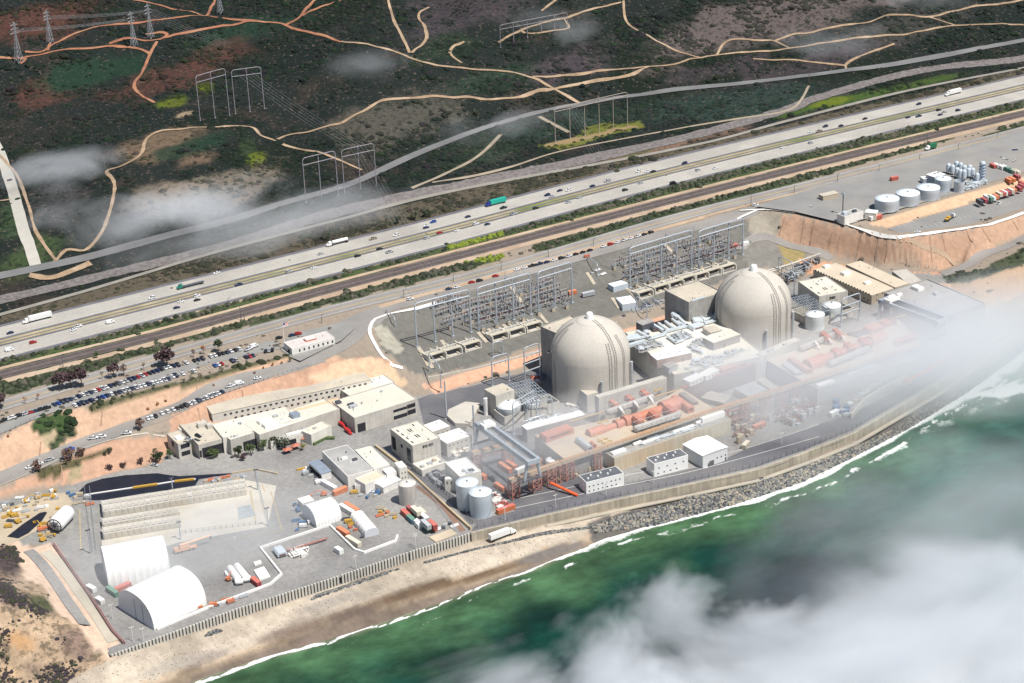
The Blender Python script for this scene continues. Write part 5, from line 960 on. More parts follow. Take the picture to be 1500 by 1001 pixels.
for i,(a,b,lab) in enumerate([(PYL[0],PYL[2],'thin power lines between the left edge tower and the dirt-loop towers'),(PYL[1],PYL[3],'thin power lines from the second tower to the dirt-loop towers'),(PYL[3],T(335,118)+Vector((0,0,30)),'thin power lines sagging from the dirt-loop towers toward the hillside frames'),(T(366,160)+Vector((0,0,28)),T(528,272)+Vector((0,0,30)),'thin power lines between the two pairs of hillside frames'),(T(528,272)+Vector((0,0,30)),W(689,487,44),'thin power lines crossing the freeway to the switchyard'),(T(833,195)+Vector((0,0,22)),W(1000,400,44),'thin power lines from the yellow grass frame to the switchyard')]):
    mb=MB()
    for k in range(-2,3):
        P=[]
        for s in range(13):
            u=s/12; p=a.lerp(b,u); P.append((p.x+k*3.2,p.y+k*1.2,p.z-6*math.sin(u*math.pi)*(a-b).length/400))
        mb.tube(P,.04,3,cap=False)
    tag(mb.build('power_line',steel_l),lab,'power line','power lines over the hills')
for i,(px,py,h) in enumerate([(154,247,10),(1185,122,9),(608,143,9),(1035,70,9)]):
    b=T(px,py); t=thing('utility_pole','lone dark wooden pole by a dirt track, %s from the left' % nth([0,3,1,2][i]),'pole',b,group='wooden poles by the dirt tracks'); part('shaft',MB().tube([(0,0,-.3),(0,0,h)],.3,6,r2=.2),bark,t); part('crossarm',MB().box(-1.2,-.12,h-1.2,1.2,.12,h-.9),bark,t)
# lamp posts and poles along the roads and railway
PO=[(A4(1005,350),A4(1007,308)),(A4(1060,408),A4(1056,335)),(A4(1075,410),A4(1073,360)),(A4(278,612),A4(275,560)),(A5(275,310),A5(273,270)),(A5(493,238),A5(491,210)),(A5(703,185),A5(702,152)),(A5(910,130),A5(909,97)),(A5(1108,82),A5(1106,48)),(A3(300,905),A3(298,848)),(A3(490,850),A3(489,815)),(A3(680,800),A3(679,768)),(A3(862,770),A3(861,725)),(A3(1040,712),A3(1040,678)),(A3(1210,675),A3(1211,632)),(A3(1380,620),A3(1381,592)),(A3(1074,625),A3(1073,585)),(A4(1415,420),A4(1414,385))]
for i,(a,b) in enumerate(sorted(PO)):
    B=T(*a); h=max(6,top_z(b,a,B.z)-B.z); t=thing('street_lamp','thin dark lamp post along the old highway and railway, %s from the left' % nth(i),'lamp post',B,group='lamp posts along the old highway'); part('post',MB().tube([(0,0,-.2),(0,0,h)],.22,6,r2=.12),steel_d,t); part('lamp_arm',MB().box(0,-.1,h-.25,1.6,.1,h-.1).box(1.0,-.2,h-.35,1.8,.2,h-.2),steel_d,t)
B=T(*A4(1252,530)); t=thing('flagpole','tall white flagpole with a red, white and blue flag by the small station','flagpole',B); h=top_z(A4(1243,418),A4(1252,530),B.z)-B.z
part('pole',MB().tube([(0,0,0),(0,0,h)],.22,8,r2=.12),white_p,t); fl=MB(); 
for k in range(6): z0=h-.4-k*.42; fl.add([(.15,0,z0),(3.8,.5,z0-.1),(3.8,.5,z0-.52),(.15,0,z0-.42)],[(0,1,2,3)],k % 2)
fl.add([(.15,-.03,h-.4),(1.7,.17,h-.45),(1.7,.17,h-1.7),(.15,-.03,h-1.65)],[(0,1,2,3)],2)
part('flag',fl,[M('flag_red',(.5,.04,.05),.7),white_p,M('flag_blue',(.03,.05,.2),.7)],t)

# ---------------------------------------------------------------- switchyard equipment
def switch_unit():
    t=thing('disconnect_switch','x','switchgear',(0,0,0)); fr=MB()
    for x_ in (-2.6,2.6): fr.box(x_-.15,-.15,0,x_+.15,.15,3.2)
    fr.box(-3.2,-.3,3.2,3.2,.3,3.5); part('support_frame',fr,steel,t)
    for x_ in (-2.4,0,2.4): part('insulator',MB().lathe([(.22,3.5),(.34,3.8),(.2,4.1),(.34,4.4),(.2,4.7),(.3,5.0),(.12,5.6)],8,c=(x_,0)),insul_m,t)
    part('bus_bar',MB().tube([(-3,0,5.7),(3,0,5.7)],.12,6),steel,t); return t
def breaker_unit():
    t=thing('circuit_breaker','x','switchgear',(0,0,0)); part('cabinet',MB().box(-1.1,-.7,0,1.1,.7,2.2),tan_eq,t)
    for a in (-.9,0,.9): part('bushing',MB().tube([(a*.8,-.2,2.1),(a*1.9,-.8,5.6)],.26,8,r2=.12),steel,t); part('bushing',MB().tube([(a*.8,.2,2.1),(a*1.9,.9,5.6)],.26,8,r2=.12),grey_eq,t)
    return t
rc=[]
def place_rows(proto,L0,L1,n,rows,z,off,lab,group,jit=.6,skip=0,used=[]):
    c=0
    for r_ in range(rows):
        a=W(*L0,z); b=W(*L1,z); d=(b-a).normalized(); nn_=Vector((-d.y,d.x,0))
        for k in range(n):
            if random.random()<skip: continue
            p=a.lerp(b,(k+.5+random.uniform(-.12,.12))/n)+nn_*(off*r_)+Vector((random.uniform(-jit,jit),random.uniform(-jit,jit),0)); gz=float(hgt(p.x,p.y)); p.z=gz
            l_=lab % (nth(c),nth(r_)) if lab.count('%s') == 2 else lab % nth(c); c += 1
            rz=math.atan2(d.y,d.x)+random.choice((0,math.pi/2*(random.random()<.25)))
            if proto.name not in used: proto.location=p; proto.rotation_euler=(0,0,rz); proto['label']=l_; proto['group']=group; used.append(proto.name)
            else: copy_tree(proto,None,p,rz,l_)
            rc.append(p)
rc=[]
su=switch_unit(); su['group']='red insulator switches of the switchyard'; bu=breaker_unit(); bu['group']='circuit breakers of the switchyard'
secs=[('left',(650,478),(692,466),(610,468)),('centre-left',(700,478),(775,458),0),('centre',(785,455),(838,440),0),('right',(925,415),(1012,390),0),('far right',(1020,388),(1085,368),0)]
for nm,a,b,_ in secs:
    k={'left': 5,'centre-left': 9,'centre': 6,'right': 10,'far right': 8}[nm]
    place_rows(su,a,b,k,4 if nm != 'left' else 3,18.5,7.0,'red insulator disconnect switch in the ' +nm+' switchyard, %s in its block, row %s','red insulator switches of the switchyard',skip=.08)
    place_rows(bu,(a[0]-2,a[1]+8),(b[0],b[1]+8),max(2,k // 2),3 if nm != 'left' else 1,18.5,13,'tan circuit breaker with splayed bushings in the ' +nm+' switchyard, %s in row %s','circuit breakers of the switchyard',skip=.05)
# thin lightning rods
proto=thing('bus_support','slim bus support post','post',(0,0,0),group='slim posts of the switchyard'); part('post',MB().tube([(0,0,0),(0,0,7.5)],.16,6,r2=.1),steel,proto); part('cap',MB().box(-.6,-.15,7.4,.6,.15,7.6),steel,proto)
first=True
for i,u in enumerate(sorted(random.random() for _ in range(70))):
    px=640+u*445; base_y=500-(px-610)*.262; py=base_y-random.uniform(3,34)
    p=W(px,py,18.5); p.z=float(hgt(p.x,p.y)); l_='slim steel bus support post among the switchyard gear, %s from left' % nth(i)
    if first: proto.location=p; proto['label']=l_; first=False
    else: copy_tree(proto,None,p,random.uniform(0,3),l_)
# concrete bays with transformers on the slope below the yard
def bay():
    t=thing('transformer_bay','x','transformer bay',(0,0,0),group='concrete transformer bays below the switchyard'); w_=MB()
    w_.box(-6,-.4,-3,-5.4,8.5,3.4).box(5.4,-.4,-3,6,8.5,3.4).box(-5.4,8,-3,5.4,8.5,3.4); part('walls',w_,cream_wall,t); part('slab',MB().box(-5.4,-.4,-3,5.4,8,-.2),concrete,t)
    part('canopy',MB().box(-6.3,1.0,3.45,6.3,4.2,3.9),M('canopy_cream',(.48,.44,.35),.8,.08,.2),t); tr=part('transformer',MB().box(-2.6,3,-.2,2.6,6,2.9).box(-3.1,3.2,0,-2.65,5.8,2.4).box(2.65,3.2,0,3.1,5.8,2.4),steel_d,t)
    for x_ in (-1.6,0,1.6): part('bushing',MB().tube([(x_,4.5,2.9),(x_*1.6,5.4,7.2)],.28,8,r2=.14),grey_eq,tr)
    return t
bp=bay(); BA=[A5(425,590),A5(497,570),A5(580,545),A5(700,505),A5(775,485),A5(850,462),s4(520,655),s4(660,608),s4(790,570),s4(900,530),s4(1010,495),s4(1120,455),s4(1250,415)]
ang_=math.atan2((W(*BA[5],13)-W(*BA[0],13)).y,(W(*BA[5],13)-W(*BA[0],13)).x)
for i,p in enumerate(BA):
    P=W(*p,14); P.z=float(hgt(P.x,P.y))+.6
    if i == 0: bp.location=P; bp.rotation_euler=(0,0,ang_); bp['label']='concrete transformer bay below the switchyard, first from the left'
    else: copy_tree(bp,None,P,ang_,'concrete transformer bay below the switchyard, %s from the left' % nth(i))
for p in BA[:13]:
    for k in (-8,7): strip('concrete_ridge',[(p[0]+k,p[1]-k*.28-3),(p[0]+k-19,p[1]-k*.28-17)],1.5,M('gutter',(.42,.37,.29),.85),.7)
def wall_line(name,label,pts,z,w,h,m,cat='wall',group=None,mo=None,dz=-.4):   # a wall following pixel points at height z
    P=[W(p[0],p[1],p[2] if len(p)>2 else (z if z is not None else 8)) if z is not None or len(p)>2 else T(*p) for p in pts]; o=P[0]; mb=MB(); n_=len(P); D_=[(Vector((b.x-a.x,b.y-a.y,0))).normalized() for a,b in zip(P[:-1],P[1:])]; vs=[]
    for i,p in enumerate(P):
        a,b=D_[max(i-1,0)],D_[min(i,n_-2)]; t=(a+b).normalized(); nn_=Vector((-t.y,t.x,0))*(w/2/max(.4,t.dot(a))); q=p-o
        vs += [q-nn_+Vector((0,0,dz)),q+nn_+Vector((0,0,dz)),q+nn_+Vector((0,0,h)),q-nn_+Vector((0,0,h))]
    mb.add(vs,[(i*4+k,i*4+(k+1) % 4,i*4+4+(k+1) % 4,i*4+4+k)[::-1] for i in range(n_-1) for k in range(4)]+[(0,1,2,3),tuple(range(4*n_-4,4*n_))[::-1]])
    ob=mb.build(name,m,None,o); return tag(ob,label,cat,group)
wall_line('retaining_wall','long grey concrete wall along the low edge of the switchyard',[(625,560),(700,545),(800,518),(905,478)],9.5,.8,3.2,concrete)
for i,(a,b) in enumerate([((612,508),(634,540)),(A5(600,460),A5(640,505)),(A5(790,400),A5(830,440)),(A5(745,260),A5(795,330)),(s4(970,385),s4(1030,455)),(s4(680,170),s4(820,310)),(d1(730,230),d1(800,330)),(d1(500,0),d1(570,110)),(A5(340,530),A5(385,610)),(s4(350,560),s4(430,640)),(s4(600,520),s4(650,590)),(s4(740,480),s4(790,540)),(A5(440,495),A5(475,545)),(A5(645,445),A5(690,480)),(A5(710,425),A5(745,460)),(A5(870,378),A5(905,420))]):
    strip('concrete_gutter',[a,b],2.4,M('gutter',(.50,.44,.34),.85),.35)
wall_line('barrier_wall','white curb wall bending round the left tip of the switchyard',[(552,470,27.6),(543,480,27),(541,490,26.5),(552,510,25.5),(565,530,22),(592,545,17)],None,.9,1.2,slab_m) if 0 else strip('white_kerb',[(566,462),(550,468),(543,478),(542,490),(550,506),(560,522),(575,536),(590,540)],2.2,white_wall,.5)
strip('white_kerb',[(566,462),(600,455),(640,444)],1.8,white_wall,.6)
strip('white_kerb',z2([(250,930),(360,925),(480,938),(600,955),(700,985),(800,1015),(950,1045),(1010,1040),(1290,1000),(1400,975),(1499,940)],1000,0),1.6,white_wall,.9)
strip('white_kerb',[(1080,322),(1095,315),(1112,308)],1.5,white_wall,.8)
for a,b in ((e1(180,700),e1(400,640)),(e1(260,660),e1(820,480)),(e1(400,605),e1(420,640))): strip('pipe_run',[a,b],1.6,slab_m,.5)
# ---------------------------------------------------------------- turbine decks, runway, cranes
def deck(label,poly,z=20.0,name='turbine_deck'):
    P=[W(p[0],p[1],z) for p in poly]; o=P[0]; t=thing(name,label,'turbine deck',(o.x,o.y,8)); pl=[(p.x-o.x,p.y-o.y) for p in P]
    part('deck_block',MB().prism(pl,-.3,z-8-.4),concrete_d,t); part('deck_slab',MB().prism(pl,z-8-.4,z-8),M('deck_tan',(.50,.41,.30),.85,.1,.08,lo=(.44,.37,.29),fine=.06),t); return t
deck('tan turbine deck carrying the red turbine in front of the left dome',[y3(285,800),y5(880,955),y5(590,775),y3(895,398),(783,638)])
deck('tan turbine deck carrying the foggy red turbine near the right dome',[(1173,557),y8(900,385),y8(690,160),y5(1330,525)])
def face_windows(): pass
# pit between the decks
sheet('pit_floor',[y5(860,960),y5(1499,750),y5(1340,520),y5(600,770)],concrete_d,9,.05)
for A_,B_,C_,h_,rm_,lab in [(y5(960,905),y5(1110,860),y5(760,860),3,slab_m,'pale angled slab block in the turbine pit, left'),(y5(1180,850),y5(1350,790),y5(1020,790),4,grey_eq,'grey flat slab in the turbine pit, middle'),(y5(1380,790),y5(1440,770),y5(1250,700),5,slab_m,'pale block in the turbine pit, right')]:
    bld('pit_block',lab,'concrete block',A_,B_,C_,h=h_,zb=9,wm=concrete,rm=rm_,par=0)
wall_line('pit_wall','dark red-brown back wall of the turbine pit with a rusty railing',[y5(600,775),y5(1335,525)],20,.8,.05,M('pit_brown',(.19,.13,.12),.85,.15,.1,streak=.2),dz=-12)
wall_line('pit_railing','rusty red railing on top of the pit back wall',[y5(590,775),y5(1335,522)],20.1,.5,1.0,red_paint,cat='railing',dz=0)
wall_line('pit_wall','grey end wall of the turbine pit below the foggy deck',[y5(1335,525),(1173,557)],20,.7,.05,M('pit_grey',(.22,.22,.24),.85,.15,.1,streak=.2),dz=-12)
# runway galleries: a beam deck on red lattice towers
def runway(label,pts,z,wid,towers,lat=True,rail=True):
    P=[W(p[0],p[1],z) for p in pts]; o=P[0]; t=thing('crane_runway',label,'crane runway',(o.x,o.y,8)); d=(P[-1]-P[0]).normalized(); n=Vector((-d.y,d.x,0)); L_=(P[-1]-P[0]).length; ang=math.atan2(d.y,d.x); h=z-8; t.rotation_euler=(0,0,ang)
    part('deck_beam',MB().box(0,-wid/2,h-1.3,L_,wid/2,h),tan_steel if not lat or rail else red_steel,t)
    part('crane_rail',MB().box(0,-wid/2+.3,h,L_,-wid/2+.7,h+.35).box(0,wid/2-.7,h,L_,wid/2-.3,h+.35),M('rail_orange',(.50,.26,.10),.6,.15,.5),t)
    if rail:
        rl=MB(); rl.box(0,-wid/2-.1,h+1.05,L_,-wid/2,h+1.15)
        for k in range(int(L_/2.5)): rl.box(k*2.5,-wid/2-.1,h,k*2.5+.12,-wid/2,h+1.05)
        part('handrail',rl,red_steel,t)
    if lat:
        tr=MB(); nseg=max(2,int(L_/4.2)); hh=2.6
        for y_ in (-wid/2+.2,wid/2-.2):
            tr.box(0,y_-.15,h-1.3-hh,L_,y_+.15,h-1.0-hh)
            for k in range(nseg):
                a,b=L_*k/nseg,L_*(k+1)/nseg; tr.bar((a,y_,h-1.3),((a+b)/2,y_,h-1.2-hh),.16); tr.bar(((a+b)/2,y_,h-1.2-hh),(b,y_,h-1.3),.16)
        part('truss',tr,red_steel,t)
    for (u0,wt) in towers:
        tw=MB(); a,b=u0*L_,u0*L_+wt; e=h-1.3; y0,y1_=-wid/2-.3,wid/2+.3
        for xx in (a,b):
            for yy_ in (y0,y1_): tw.box(xx-.28,yy_-.28,-.2,xx+.28,yy_+.28,e)
        lv=[0,e*.34,e*.67,e]
        for q0,q1 in zip(lv[:-1],lv[1:]):
            for yy_ in (y0,y1_): tw.bar((a,yy_,q0),(b,yy_,q1),.2); tw.bar((b,yy_,q0),(a,yy_,q1),.2); tw.bar((a,yy_,q1),(b,yy_,q1),.2)
            for xx in (a,b): tw.bar((xx,y0,q0),(xx,y1_,q1),.2); tw.bar((xx,y1_,q0),(xx,y0,q1),.2); tw.bar((xx,y0,q1),(xx,y1_,q1),.2)
        part('lattice_tower',tw,red_steel,t)
    return t
runway('red lattice runway nearest the sea, from the left yard to the turbine deck',[y2(640,375),y2(1170,225),y3(250,815)],20,3.6,[(0,4.6),(.40,5.4),(.69,5.4),(.93,5)])
runway('red lattice runway behind, running to the foggy end of the crane',[y2(310,135),y2(655,55)],20,3.2,[(0,4.4),(.78,5)])
runway('tan and orange runway along the seaward edge of the left turbine deck',[y3(250,818),y3(1499,440),y5(880,958)],20.3,3.0,[(.02,5),(.2,4)],lat=False)
runway('tan runway on rusty lattice towers in front of the turbine pit',[y5(875,960),(1172,560)],20.3,3.0,[(.06,5),(.30,5),(.55,4.5),(.74,4.5),(.90,4.5)])
runway('tan runway along the seaward edge of the foggy turbine deck',[(1173,560),y8(600,455),y8(900,385)],20.3,3.0,[],lat=False)
wall_line('crane_rail_beam','yellow rail beam along the inland edge of the left turbine deck',[y3(330,470),y3(620,385),y5(0,990),y5(600,770)],20,.7,.5,M('beam_yellow',(.55,.38,.16),.7,.1,.3),cat='beam',dz=0) if 0 else wall_line('crane_rail_beam','yellow rail beam along the inland edge of the left turbine deck',[y3(330,470),y3(890,305),y3(1300,185)],20,.7,.5,M('beam_yellow',(.55,.38,.16),.7,.1,.3),cat='beam',dz=0)
wall_line('crane_rail_beam','yellow rail beam along the inland edge of the foggy turbine deck',[y7(560,880),y7(1380,600)],20,.7,.5,MATS['beam_yellow'],cat='beam',dz=0)
# gantry cranes: twin box girders on splayed legs
def crane(label,a0,a1,gap_px,z,zr,group='big grey gantry cranes over the turbine decks'):
    A_,B_=W(*a0,z),W(*a1,z); d=B_-A_; L_=d.length; ang=math.atan2(d.y,d.x); t=thing('gantry_crane',label,'gantry crane',(A_.x,A_.y,zr),ang,group); h=z-zr; G=(W(*gap_px,z)-A_).length
    s=1 if Vector((-d.y,d.x)).dot((W(*gap_px,z)-A_).xy)>0 else -1
    for y_ in (0,s*G): part('girder',MB().box(-1,y_-.9,h-2.8,L_+1,y_+.9,h),steel,t)
    for x_ in (-1.4,L_+1): part('end_beam',MB().box(x_-.2,min(0,s*G)-.9,h-2.6,x_+1.6,max(0,s*G)+.9,h-.2),steel,t)
    for x_ in (0,L_):
        for y_,o_ in ((0,-s*1.8),(s*G,s*1.8)): part('leg',MB().tube([(x_,y_+o_,.2),(x_,y_,h-2.8)],.75,6,r2=1.1),steel,t)
        part('bogie',MB().box(x_-.6,min(0,s*G)-3,-.1,x_+.6,max(0,s*G)+3,.8),steel_d,t)
    tx=L_*.12; part('trolley',MB().box(tx-2.5,min(0,s*G)-.6,h+.02,tx+2.5,max(0,s*G)+.6,h+1.6).capsule((tx-1,s*G*.2,h+2.2),(tx-1,s*G*.8,h+2.2),.9),roof_white,t)
    part('cab',MB().box(L_-5,s*G/2-1,h-5,L_-2.5,s*G/2+1,h-2.9),steel,t)
    for y_ in (-s*.7,s*(G+.7)): 
        hr=MB(); hr.box(0,y_-.05,h+.9,L_,y_+.05,h+1)
        for k in range(12): hr.box(L_*k/12,y_-.05,h,L_*k/12+.1,y_+.05,h+.9)
        part('handrail',hr,steel,t)
crane('grey twin-girder gantry crane over the red runways, left of the turbines',y1(955,240),y1(1390,560),y1(1040,215),33,20.4)
crane('grey twin-girder gantry crane fading into fog at the right end of the turbines',r7(690,245),r7(1190,430),r7(780,215),33,20.4)
# turbine sets
def turbine(label,a,b,z,kit):
    A_,B_=W(*a,z),W(*b,z); d=B_-A_; L_=d.length; t=thing('turbine_generator',label,'turbine',(A_.x,A_.y,z),math.atan2(d.y,d.x),'red turbine generators on the decks')
    def half(x0,x1,r,m,nm,sq=False):
        mb=MB(); n=12; P=[(-r,0)]+[(-r*math.cos(math.pi*k/n),r*.25+r*math.sin(math.pi*k/n)) for k in range(n+1)]+[(r,0)]
        vs=[(x_,y_,z_) for x_ in (x0,x1) for y_,z_ in P]; q=len(P); mb.add(vs,[(k,q+k,q+k+1,k+1) for k in range(q-1)],0,True); mb.add([v for v in vs[:q]],[tuple(range(q))]); mb.add([v for v in vs[q:]],[tuple(range(q))[::-1]])
        part(nm,mb,m,t)
    for k in kit(L_): half(*k)
    return t,L_,A_,math.atan2(d.y,d.x)
redp=M('faded_red',(.50,.22,.155),.6,.08,.15,streak=.1)
kit=lambda L_: [(0,L_*.17,2.9,redp,'exciter_cover'),(L_*.172,L_*.29,2.0,redp,'coupling_cover'),(L_*.292,L_*.33,3.2,redp,'bearing_ring'),(L_*.332,L_*.38,2.6,redp,'casing'),(L_*.382,L_*.43,3.8,redp,'bearing_ring'),(L_*.432,L_*.55,3.2,redp,'low_pressure_casing'),(L_*.552,L_*.8,3.0,orange_eq,'low_pressure_casing'),(L_*.802,L_*1.0,4.6,redp,'generator_hood')]
turbine('long faded-red turbine on the left deck, with an orange middle casing',y3(490,590),y3(1290,325),20,kit)
kit2=lambda L_: [(0,L_*.2,4.4,redp,'generator_hood'),(L_*.202,L_*.3,3.4,redp,'casing'),(L_*.302,L_*.62,3.0,orange_eq,'low_pressure_casing'),(L_*.622,L_*.8,2.8,redp,'low_pressure_casing'),(L_*.802,L_*.84,3.9,redp,'bearing_ring'),(L_*.842,L_*1,3.3,redp,'exciter_cover')]
turbine('long red turbine on the foggy right deck',y7(450,985) if 0 else (1182,540),y8(570,330),20,kit2)
def hood(label,A_,B_,C_,z,hh,m,group='red equipment hoods on the turbine decks',legs=False):
    o,ang,w_,d_=frame3(A_,B_,C_,z+hh); t=thing('equipment_hood',label,'equipment hood',(o.x,o.y,z),ang,group)
    part('housing',MB().box(0,0,hh*.35 if legs else 0,w_,d_,hh*.8).box(.5,0,hh*.8,w_-.5,d_,hh),m,t)
    if legs: part('support_frame',MB().box(.2,.2,0,.5,.5,hh*.35).box(w_-.5,.2,0,w_-.2,.5,hh*.35).box(.2,d_-.5,0,.5,d_-.2,hh*.35).box(w_-.5,d_-.5,0,w_-.2,d_-.2,hh*.35),steel,t)
    part('louvre',MB().box(w_*.15,-.06,hh*.42,w_*.85,0,hh*.72),M('louvre_dark',(.14,.05,.04),.8),t)
HL=[((718,318),(768,305),(665,280),'left one of the back row'),((855,272),(905,258),(803,236),'middle one of the back row'),((985,228),(1038,215),(935,190),'right one of the back row'),((930,462),(985,445),(872,415),'left one of the front row'),((1070,425),(1125,408),(1010,375),'middle one of the front row'),((1210,375),(1262,358),(1145,322),'right one of the front row')]
for a_,b_,c_,lab in HL: hood('box-shaped red equipment hood on the left turbine deck, ' +lab,y3(*a_),y3(*b_),y3(*c_),20,5.2,red_paint if 'front' in lab and 'left' not in lab else redp if 'left' in lab else red_paint,legs=True)
for a_,b_,c_,lab in [((175,305),(220,295),(110,250),'back one'),((60,330),(110,318),(0,280),'back left one'),((160,480),(220,462),(95,425),'front left one'),((270,430),(325,415),(210,375),'front middle one'),((405,390),(460,372),(335,330),'front right one')]:
    hood('box-shaped red equipment hood on the foggy turbine deck, ' +lab,y8(*a_),y8(*b_),y8(*c_),20,5.0,red_paint,legs=True)
def vessel(label,a,b,r,z,m=grey_eq,frame=True,group=None,name='steam_vessel',cat='vessel'):
    A_,B_=W(*a,z),W(*b,z); t=thing(name,label,cat,(A_.x,A_.y,z-r),group=group); d=B_-A_
    part('shell',MB().capsule((0,0,r),(d.x,d.y,r),r),m,t); sd=MB()
    for u in (.15,.5,.85): sd.box(d.x*u-.5,d.y*u-r*.8,-.6,d.x*u+.5,d.y*u+r*.8,r*.6)
    part('saddles',sd,steel_d,t)
    if frame:
        fr=MB(); n_=max(3,int(d.length/3)); nn_=Vector((-d.y,d.x,0)).normalized()*(r+.5)
        for s in (-1,1):
            for k in range(n_+1): p=d*(k/n_)+nn_*s; fr.bar((p.x,p.y,-.3),(p.x,p.y,r*2+1.2),.13)
            for zz in (r,r*2+1.1): p,q=nn_*s,d+nn_*s; fr.bar((p.x,p.y,zz),(q.x,q.y,zz),.13)
        part('pipe_frame',fr,steel,t)
    return t
gv=M('vessel_grey',(.42,.40,.37),.6,.12,.3,streak=.1)
vessel('long grey reheater vessel in a pipe frame in front of the left turbine',y3(905,530),y3(1285,405),1.9,22.2,gv,group='grey reheater vessels')
vessel('long grey reheater vessel behind the left turbine under the back red hoods',y3(660,385),y3(1050,250),1.9,22.2,gv,group='grey reheater vessels')
vessel('long grey reheater vessel in front of the foggy turbine',y8(95,560),y8(430,425),1.9,22.2,gv,group='grey reheater vessels')
vessel('long grey reheater vessel behind the foggy turbine',y7(440,905),y7(780,760),1.8,22.2,gv,group='grey reheater vessels')
def pipes(label,paths,r,m,cat='pipework',group=None,name='pipework'):
    o=paths[0][0]; o=W(*o[:2],o[2]); t=thing(name,label,cat,o,group=group)
    for p in paths: P=[W(q[0],q[1],q[2])-o for q in p]; part('pipe',MB().tube(P,r,8),m,t)
    return t
pipes('white curved steam pipes dropping from the back red hoods of the left turbine',[[(*y3(760,335),24.5),(*y3(785,365),23.5),(*y3(800,400),20.5)],[(*y3(890,290),24.5),(*y3(915,315),23.5),(*y3(930,350),20.5)],[(*y3(1020,240),24.5),(*y3(1045,270),23.5),(*y3(1062,310),20.5)]],.75,white_wall)
pipes('dark upright steam pipes between the orange casing and its front hoods',[[(*y3(975,405),20),(*y3(975,375),23.5)],[(*y3(1012,400),20),(*y3(1012,368),23.5)],[(*y3(1105,370),20),(*y3(1105,340),23.5)],[(*y3(1130,355),20),(*y3(1130,325),23.5)],[(*y3(815,330),20),(*y3(815,290),23.5)],[(*y3(845,320),20),(*y3(845,280),23.5)],[(*y3(945,270),20),(*y3(945,245),23)]],.45,steel)
pipes('white curved steam pipes beside the back hoods of the foggy turbine',[[(*y8(190,300),24.5),(*y8(212,325),23.5),(*y8(225,365),20.5)],[(*y8(75,325),24.5),(*y8(95,350),23.5),(*y8(110,385),20.5)],[(*y7(560,845),24),(*y7(585,870),23),(*y7(600,905),20.5)]],.7,white_wall)
hood('long faded-red ribbed housing at the left end of the left turbine deck',y3(120,605),y3(365,520),y3(40,575),20,3.6,redp)
hood('red box housing right of the generator hood, back one',y3(1290,285),y3(1340,270),y3(1215,240),20,3.2,redp)
hood('red box housing right of the generator hood, front one',y3(1365,345),y3(1415,325),y3(1290,292),20,3.8,redp)
hood('grey container box at the seaward edge of the left turbine deck',y3(480,690),y3(525,672),y3(375,605),20,3.2,grey_eq)
hood('red box beside the grey container on the left turbine deck',y3(528,668),y3(560,655),y3(498,640),20,2.8,redp)
hood('grey stepped stair housing at the right end of the left turbine deck',y3(1400,300),y3(1450,280),y3(1285,215),20,2.2,M('stair_grey',(.27,.25,.23),.8))
for a_,b_,c_,lab in [((300,95),(320,90),(0,0),'')][:0]: pass
hood('long red housing at the far end of the foggy turbine deck',y8(690,365),y8(865,310),y8(665,340),20,3.6,redp)
hood('red flat housing behind the foggy turbine deck',y7(1060,745),y7(1175,705),y7(1005,705),20,3.4,redp)
hood('red housing near the grey hall on the foggy deck',y7(1190,690),y7(1280,655),y7(1150,655),20,3,red_paint)
hood('faded red housing left of the foggy turbine',y6(790,135),y6(835,115),y6(620,30),20,3,redp)
hood('grey stair housing left of the foggy turbine',y6(690,165),y6(740,140),y6(570,75),20,1.8,grey_eq)
hood('red tarped housing in the haze beside the turbine pit',y5(950,618),y5(1085,570),y5(930,585),20.2,2.4,redp)
hood('small red tarped housing in the haze beside the turbine pit',y5(1110,560),y5(1180,535),y5(1090,530),20.2,2.4,redp)
yf=M('yellow_frame',(.62,.42,.08),.6)
for i,(p_,lab) in enumerate([(y3(620,470),'behind the exciter'),(y3(575,585),'in front of the exciter'),(y3(620,630),'at the seaward edge, left'),(y3(655,650),'at the seaward edge, right'),(y3(1110,190),'by the gallery wall')]):
    b=W(*p_,20); t=thing('lifting_beam','small yellow steel frame on the left turbine deck, ' +lab,'steel frame',b,.1,'yellow lifting frames'); part('bars',MB().box(-3.4,-.2,.2,3.4,.2,.6).box(-2,-1.2,.2,-1.6,1.2,.6).box(1.6,-1.2,.2,2,1.2,.6).box(-3,0.5,.6,-2.6,.8,1.6),yf,t); part('feet',MB().box(-3.4,-.5,0,-3,.5,.25).box(3,-.5,0,3.4,.5,.25),steel_d,t)
# ducts and pipework on the auxiliary roof
zt=24.2; D=[]
def duct(label,pts,r,m=duct_m,z=25): 
    o=W(*pts[0][:2],z); t=thing('air_duct',label,'duct',o,group='pale air ducts on the auxiliary roof'); P=[W(q[0],q[1],z)-o for q in pts]; mb=MB()
    for a,b in zip(P[:-1],P[1:]):
        d_=(b-a).normalized(); n_=Vector((-d_.y,d_.x,0))*r; q=[a-n_-d_*r*.8,b-n_+d_*r*.8,b+n_+d_*r*.8,a+n_-d_*r*.8]; mb.add([(v.x,v.y,-r*.7) for v in q]+[(v.x,v.y,r*.9) for v in q],[(3,2,1,0),(4,5,6,7),(0,1,5,4),(1,2,6,5),(2,3,7,6),(3,0,4,7)])
    part('duct_run',mb,m,t); lg=MB(); tot=P[-1]
    for k in range(len(P)): lg.box(P[k].x-.15,P[k].y-.15,-1.2,P[k].x+.15,P[k].y+.15,-r*.7)
    part('stands',lg,steel_d,t)
duct('wide white duct along the front of the roof ducts',[y5(205,275),y5(310,335),y5(450,295)],.9)
duct('long white duct loop crossing the middle of the roof',[y5(260,240),y5(330,210),y5(440,275),y5(640,225),y5(560,150)],.9)
